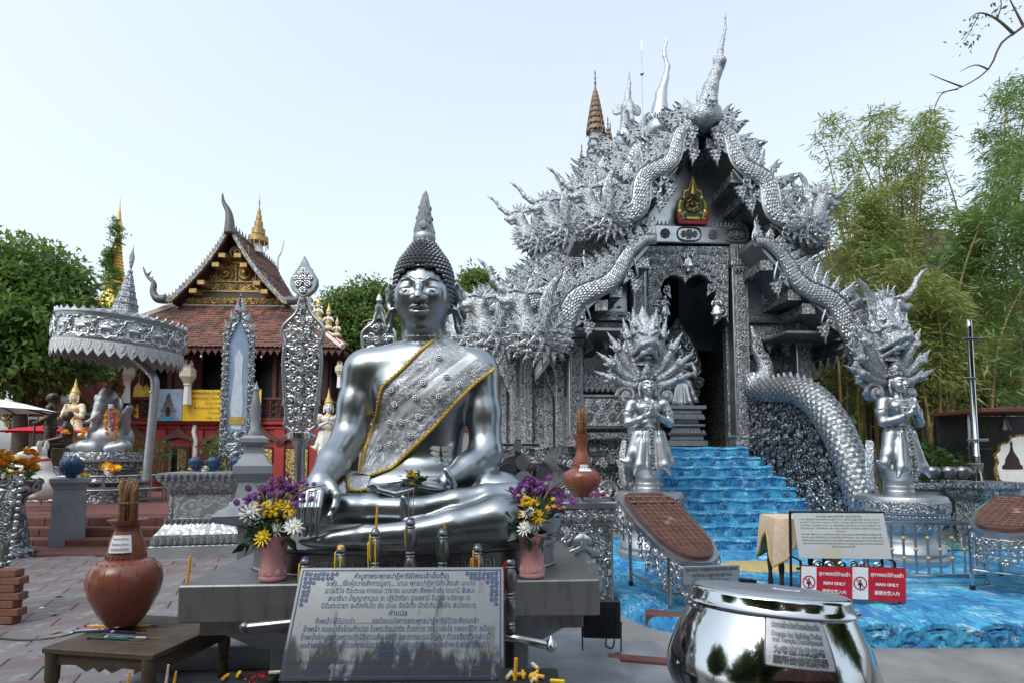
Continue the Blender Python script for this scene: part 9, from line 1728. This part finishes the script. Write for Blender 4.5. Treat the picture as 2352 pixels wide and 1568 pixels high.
# ------------------------------------------------------------------ clay water jars
def jar(label, x, y, Y, h, rz, paper, neck=0):
 p = P(x, y, Y); j = thing('clay_jar', label, 'jar', (p.x, Y, p.z), rz, 'clay water jars'); s_ = h
 if neck == 0: prof = [(.15,0),(.17,.02),(.24,.12),(.325,.28),(.352,.40),(.345,.48),(.30,.565),(.22,.615),(.185,.625),(.18,.655),(.178,.70),(.155,.80),(.12,.885),(.112,.90),(.13,.94),(.175,.985),(.195,1.0),(.18,1.0),(.10,.9)]
 else: prof = [(.15,0),(.17,.02),(.25,.12),(.30,.22),(.31,.30),(.27,.38),(.18,.435),(.14,.45),(.145,.5),(.14,.56),(.10,.66),(.085,.74),(.09,.82),(.14,.94),(.15,.97),(.135,.97),(.07,.8)]
 prof = [(a*(.9 if neck == 0 else .94), b) for a, b in prof]; MB().lathe([(a*s_, b*s_) for a, b in prof], 44).build('vessel', 'terracotta', j, 60)
 for z, r in ((.588,.232),(.645,.166)) if neck == 0 else ((.43,.174),):
  for i in range(22): a = 2*math.pi*i/22; MB().tube([(r*s_*1.02*math.cos(a),r*s_*1.02*math.sin(a),(z-.012)*s_),(r*s_*1.0*math.cos(a+.14),r*s_*1.0*math.sin(a+.14),(z+.014)*s_)], .0022, 4).build('incised_tick', 'step_brick', j)
 for i in range(14): a = 2*math.pi*i/14; zz_ = [(.36,.311),(.42,.317),(.50,.302),(.56,.273)] if neck == 0 else [(.2,.273),(.27,.293),(.34,.277),(.39,.244)]; MB().tube([(r*s_*math.cos(a),r*s_*math.sin(a),z*s_) for z, r in zz_], .0022, 4).build('rib', 'terracotta', j)
 bd_ = MB(); rg = random.Random(3)
 for i in range(46): a = rg.uniform(0,6.28); r = .05*math.sqrt(rg.random())*s_/.66; t = rg.uniform(-.04,.04); bd_.tube([(r*math.cos(a),r*math.sin(a),.8*s_),(r*math.cos(a)*1.1+t*.3,r*math.sin(a)*1.1,1.25*s_),(r*math.cos(a)*.9+t,r*math.sin(a)*.9,(1.36+rg.uniform(-.03,.04))*s_)], [.006,.007,.004], 4)
 o = bd_.build('straw_bundle', 'straw', j, 180); o['kind'] = 'stuff'; MB().lathe([(.064*s_/.66,-.005),(.066*s_/.66,0),(.064*s_/.66,.005)], 14, (0,0,1.16*s_), cap=False).build('tie', 'straw', j)
 V = []; n = 12; z0, z1, hwid = (.70,.86,.62) if neck == 0 else (.40,.50,.75)
 for i in range(n+1):
  for jx in range(5):
   z = z0+(z1-z0)*jx/4; r = np.interp(z, [q[1] for q in prof[:14]], [q[0] for q in prof[:14]])*s_*1.04+.004; a = -math.pi/2+(i/n-.5)*2*hwid*(1 if neck == 0 else .62); V.append((r*math.cos(a), r*math.sin(a), z*s_))
 pp = MB().add(V, [(i*5+k,(i+1)*5+k,(i+1)*5+k+1,i*5+k+1) for i in range(n) for k in range(4)]).build('paper_label', 'sign_white', j, 180)
 for q, (tx, sz, zf) in enumerate(paper):
  me = text_mesh(tx, sz*s_, 'ink_blue', .0006); co = np.array([v.co for v in me.vertices]); w = co[:,0].max()-co[:,0].min(); zl_ = (z0+(z1-z0)*zf); r = np.interp(zl_, [a[1] for a in prof[:14]], [a[0] for a in prof[:14]])*s_*1.04+.006; sc_ = min(1, hwid*1.5*r/w)
  for v, c in zip(me.vertices, co): a = -math.pi/2+c[0]*sc_/r; v.co = (r*math.cos(a), r*math.sin(a)+c[1]-.002, zl_*s_+c[2]*sc_)
  obj('lettering', me, pp)
 return j
LBL = [('โปรดร่วมบริจาค',.035,.80),('โปรยธรรม ล้านนา',.045,.50),('DONATION',.038,.20)]
jar('round bellied clay water jar with straw bundle and paper label on the wooden table', 283, 1432, 3.42, .61, R(12), LBL); jar('slender necked clay water jar with straw bundle on the silver cabinet', 1337, 1139, 6.1, .68, R(8), [('โปรยธรรม ล้านนา',.03,.6),('DONATION',.022,.3)], 1)
# wooden table for the near jar
TZ = .585; c1, c2, c3 = G(100,1487,TZ), G(345,1503,TZ), G(415,1422,TZ); ux = (c2-c1); wx = ux.length; ux.normalize(); rzt = math.atan2(ux.y, ux.x); dy = max(.34, (c3-c2).length*.98); wt = thing('wooden_table', 'small weathered wooden table with turned legs under the clay jar', 'table', (c1.x, c1.y, 0), rzt)
for i in range(4): MB().box((wx/2,dy*(i+.5)/4,TZ-.015), (wx+.03,dy/4-.003,.03), None, .004).build('plank', 'dark_oak', wt)
o = [(0,0),(wx,0),(wx,-.11),(wx-.03,-.10),(wx-.07,-.06),(wx*.72,-.055),(wx*.62,-.085),(wx*.55,-.06),(wx*.5,-.085),(wx*.45,-.06),(wx*.38,-.085),(wx*.28,-.055),(.07,-.06),(.03,-.10),(0,-.11)]
for y in (.02, dy-.03): MB().slab([(x, TZ-.03+z) for x, z in o], y, y+.02, .003).build('apron', 'dark_oak', wt)
for x in (.01, wx-.03): MB().box((x+.01,dy/2,TZ-.07), (.02,dy-.06,.08), None, .003).build('side_apron', 'dark_oak', wt)
for x in (.03, wx-.03):
 for y in (.03, dy-.03): MB().lathe([(.018,0),(.03,.04),(.022,.10),(.034,.2),(.03,.3),(.022,.34),(.032,.36),(.024,.38),(.034,.42),(.036,TZ-.03)], 14, (x,y,0)).build('leg', 'dark_oak', wt)
rg = random.Random(9)
for i in range(12):
 q = G(rg.uniform(165,300), rg.uniform(1432,1470), TZ+.008); a = R(rg.uniform(-14,14)); L_ = rg.uniform(.16,.26); mt_ = ('blue_glaze','green_lacquer','petal_purple','chrome','petal_yellow','teal_tile','petal_pink')[i % 7]
 w = thing('offering_stick', ['thin bamboo stick wrapped in %s foil on the wooden table' % c for c in ('blue','green','purple','silver','yellow','teal','pink')][i % 7], 'stick', q, a, 'foil wrapped sticks by the clay jar'); MB().tube([(0,0,0),(L_,0,0)], .006, 6).build('foil', mt_, w); MB().tube([(L_,0,0),(L_+.07,0,0)], .0025, 5).build('stick', 'straw', w); place('tassel', BLOOM['petal_white' if i % 2 else 'petal_purple'], w, (0,0,0), None, .014)
# wooden legs of a second stool under the table edge: upright half-burnt tapers
for i, x in enumerate((292,380,398)): q = P(x, 1568, 2.6); o = MB().tube([(0,0,0),(.01,0,.08+.03*(i % 2))], [.008,.005], 6).build('burnt_taper', 'candle_wax' if i % 2 == 0 else 'ivory', None); o.location = (q.x, 2.6, q.z-.03); tag(o, ['short burnt orange taper standing below the wooden table', 'pale burnt taper standing below the wooden table', 'orange taper stub standing below the wooden table edge'][i], 'candle')
# ------------------------------------------------------------------ silver cabinet under the slender jar, floodlight, leaf offerings
YK = 6.0; kx0, kx1 = P(1255,1300,YK).x, P(1416,1300,YK).x; zk = P(1340,1152,YK).z; ck = thing('silver_cabinet', 'silver cabinet embossed with a crowned figure, carrying the slender clay jar', 'cabinet', ((kx0+kx1)/2, YK+.3, 0), R(3)); wk = kx1-kx0
MB().box((0,0,zk/2-.1), (wk*.9,.55,zk-.2), None, .01).build('body', 'plain_silver', ck); MB().box((0,0,zk-.035), (wk,.66,.07), None, .01).build('top', 'plain_silver', ck); MB().box((0,0,zk-.12), (wk*.97,.62,.10), None, .01).build('cornice', 'relief_fine', ck); MB().box((0,-.28,zk*.42), (wk*.82,.02,zk*.72), None, .004).build('panel', 'relief_dense', ck)
for i in range(9): place('lotus_petal', orn('lotus', 'relief_fine'), ck, (-wk*.44+wk*.11*i,-.31,zk-.16), xz(math.pi), (wk*.1,.15,.07))
o = [(-.2,-.38),(-.24,-.1),(-.16,.02),(-.2,.1),(-.1,.2),(-.06,.3),(0,.42),(.06,.3),(.1,.2),(.2,.1),(.16,.02),(.24,-.1),(.2,-.38)]; t_ = spline([(a, 0, b) for a, b in o], 40); MB().tube([(a, -.30, zk*.5+c) for a, _, c in t_], .014, 6).build('niche_rim', 'plain_silver', ck, 180)
for i in range(18): q = t_[1+i*2]; place('niche_curl', orn('curl', 'plain_silver'), ck, (q[0]*1.12,-.295,zk*.5+q[2]*1.08), xz(i), .09)
place('crowned_figure', FIGME, ck, (0,-.27,zk*.5-.62), None, (.62,.3,.62)); MB().lathe([(.08,1.0),(.085,1.03),(.05,1.08),(.03,1.16),(0,1.26)], 14, (0,-.27,zk*.5-.62), sy=.5).build('figure_crown', 'relief_fine', ck); MB().lathe([(.10,0),(.13,.01),(.13,.0)], 24, (0,-.285,zk*.5+.36), M=rotx(R(90))).build('halo', 'plain_silver', ck)
heap('heap of small pink, white and purple flowers beside the slender clay jar', 1378, 1133, 5.95, .11, 34, ('petal_pink','petal_white','petal_purple','petal_pink'), .022, .35)
fl = thing('floodlight', 'black finned floodlight on a wire stand on the stone slab', 'floodlight', G(1382,1496,.045), R(-6)); MB().box((0,0,.26), (.30,.06,.30), None, .012).build('housing', 'dark_metal', fl)
for i in range(14): MB().box((-.12+.0185*i,-.038,.24), (.006,.02,.24)).build('fin', 'black_paint', fl)
MB().tube([(-.155,0,.24),(-.15,-.02,.02),(-.14,-.04,.008),(.14,-.04,.008),(.15,-.02,.02),(.155,0,.24)], .006, 6).build('bracket', 'dark_metal', fl); MB().tube(spline([(.04,-.03,.12),(.03,-.06,.07),(.08,-.05,.05),(.1,-.03,.11)], 14), .007, 6).build('wire', 'cable', fl)
lfo = [(0,0),(-.28,.18),(-.42,.45),(-.36,.75),(-.15,.98),(0,1.12),(.15,.98),(.36,.75),(.42,.45),(.28,.18)]
for i, (x, y, a, s_, d) in enumerate([(1185,1010,2.9,.17,0),(1170,1060,3.4,.3,-.05),(1205,1080,2.2,.3,.02),(1180,1100,1.5,.28,-.04),(1230,1095,1.2,.26,.03),(1160,1090,.5,.3,.05),(1198,1040,3.1,.26,.05)]):
 o = MB().slab([(u*s_*.62, v*s_*.62) for u, v in lfo], -.004, .004).build('metal_leaf', ('dark_silver','pewter','bronze')[i % 3], None); o.location = P(x, y, 5.2+d); o.rotation_euler = (R(-12), a, R(15*(i % 3-1))); tag(o, ['tarnished heart-shaped metal leaf behind the statue elbow', 'dull pewter heart-shaped leaf behind the statue elbow', 'brown heart-shaped metal leaf behind the statue elbow'][i % 3], 'leaf', ['tarnished', 'pewter', 'brown'][i % 3]+' metal leaves behind the elbow')
ls = thing('leaf_stand', 'dark stand behind the statue elbow strung with metal leaves', 'stand', P(1190,1200,5.3)*1.0); ls.location.z = 0; MB().tube([(0,.1,0),(0,.1,1.75)], .03, 8).build('post', 'dark_metal', ls); [MB().tube([(-.2,.1,z),(.2,.1,z)], .012, 6).build('arm', 'dark_metal', ls) for z in (1.2,1.45,1.7)]
# bare branch overhead on the right
br = thing('overhanging_branch', 'thin bare branch with a few leaves hanging into the sky', 'branch', P(2352,60,7.0)); bo = br.location.copy(); b = MB()
for pts, r0 in [([(2420,-10),(2352,60),(2300,100),(2270,160),(2210,200),(2150,215)], .022), ([(2270,160),(2240,150),(2205,165)], .012), ([(2210,200),(2170,185),(2135,170)], .012), ([(2200,205),(2165,215),(2148,245),(2146,262)], .010), ([(2330,80),(2290,45),(2250,30),(2225,45)], .02), ([(2352,62),(2330,20),(2310,-20)], .018), ([(2290,45),(2300,10),(2290,-20)], .010), ([(2250,30),(2235,60),(2215,95)], .008)]: b.tube(spline([np.array(P(x, y, 7.0))-np.array(bo) for x, y in pts], 16), np.linspace(r0, .003, 16), 5)
b.build('twigs', 'bark', br, 180); V, F = leaves(60, [(np.array(P(x, y, 7.0))-np.array(bo), np.full(3,.12)) for x, y in [(2215,95),(2240,45),(2300,10),(2225,80),(2310,30)]], .07, seed=12, cl=4, spread=.08); obj('leaves', npmesh('leaves', V, F, 'leaf_tree', 0), br)
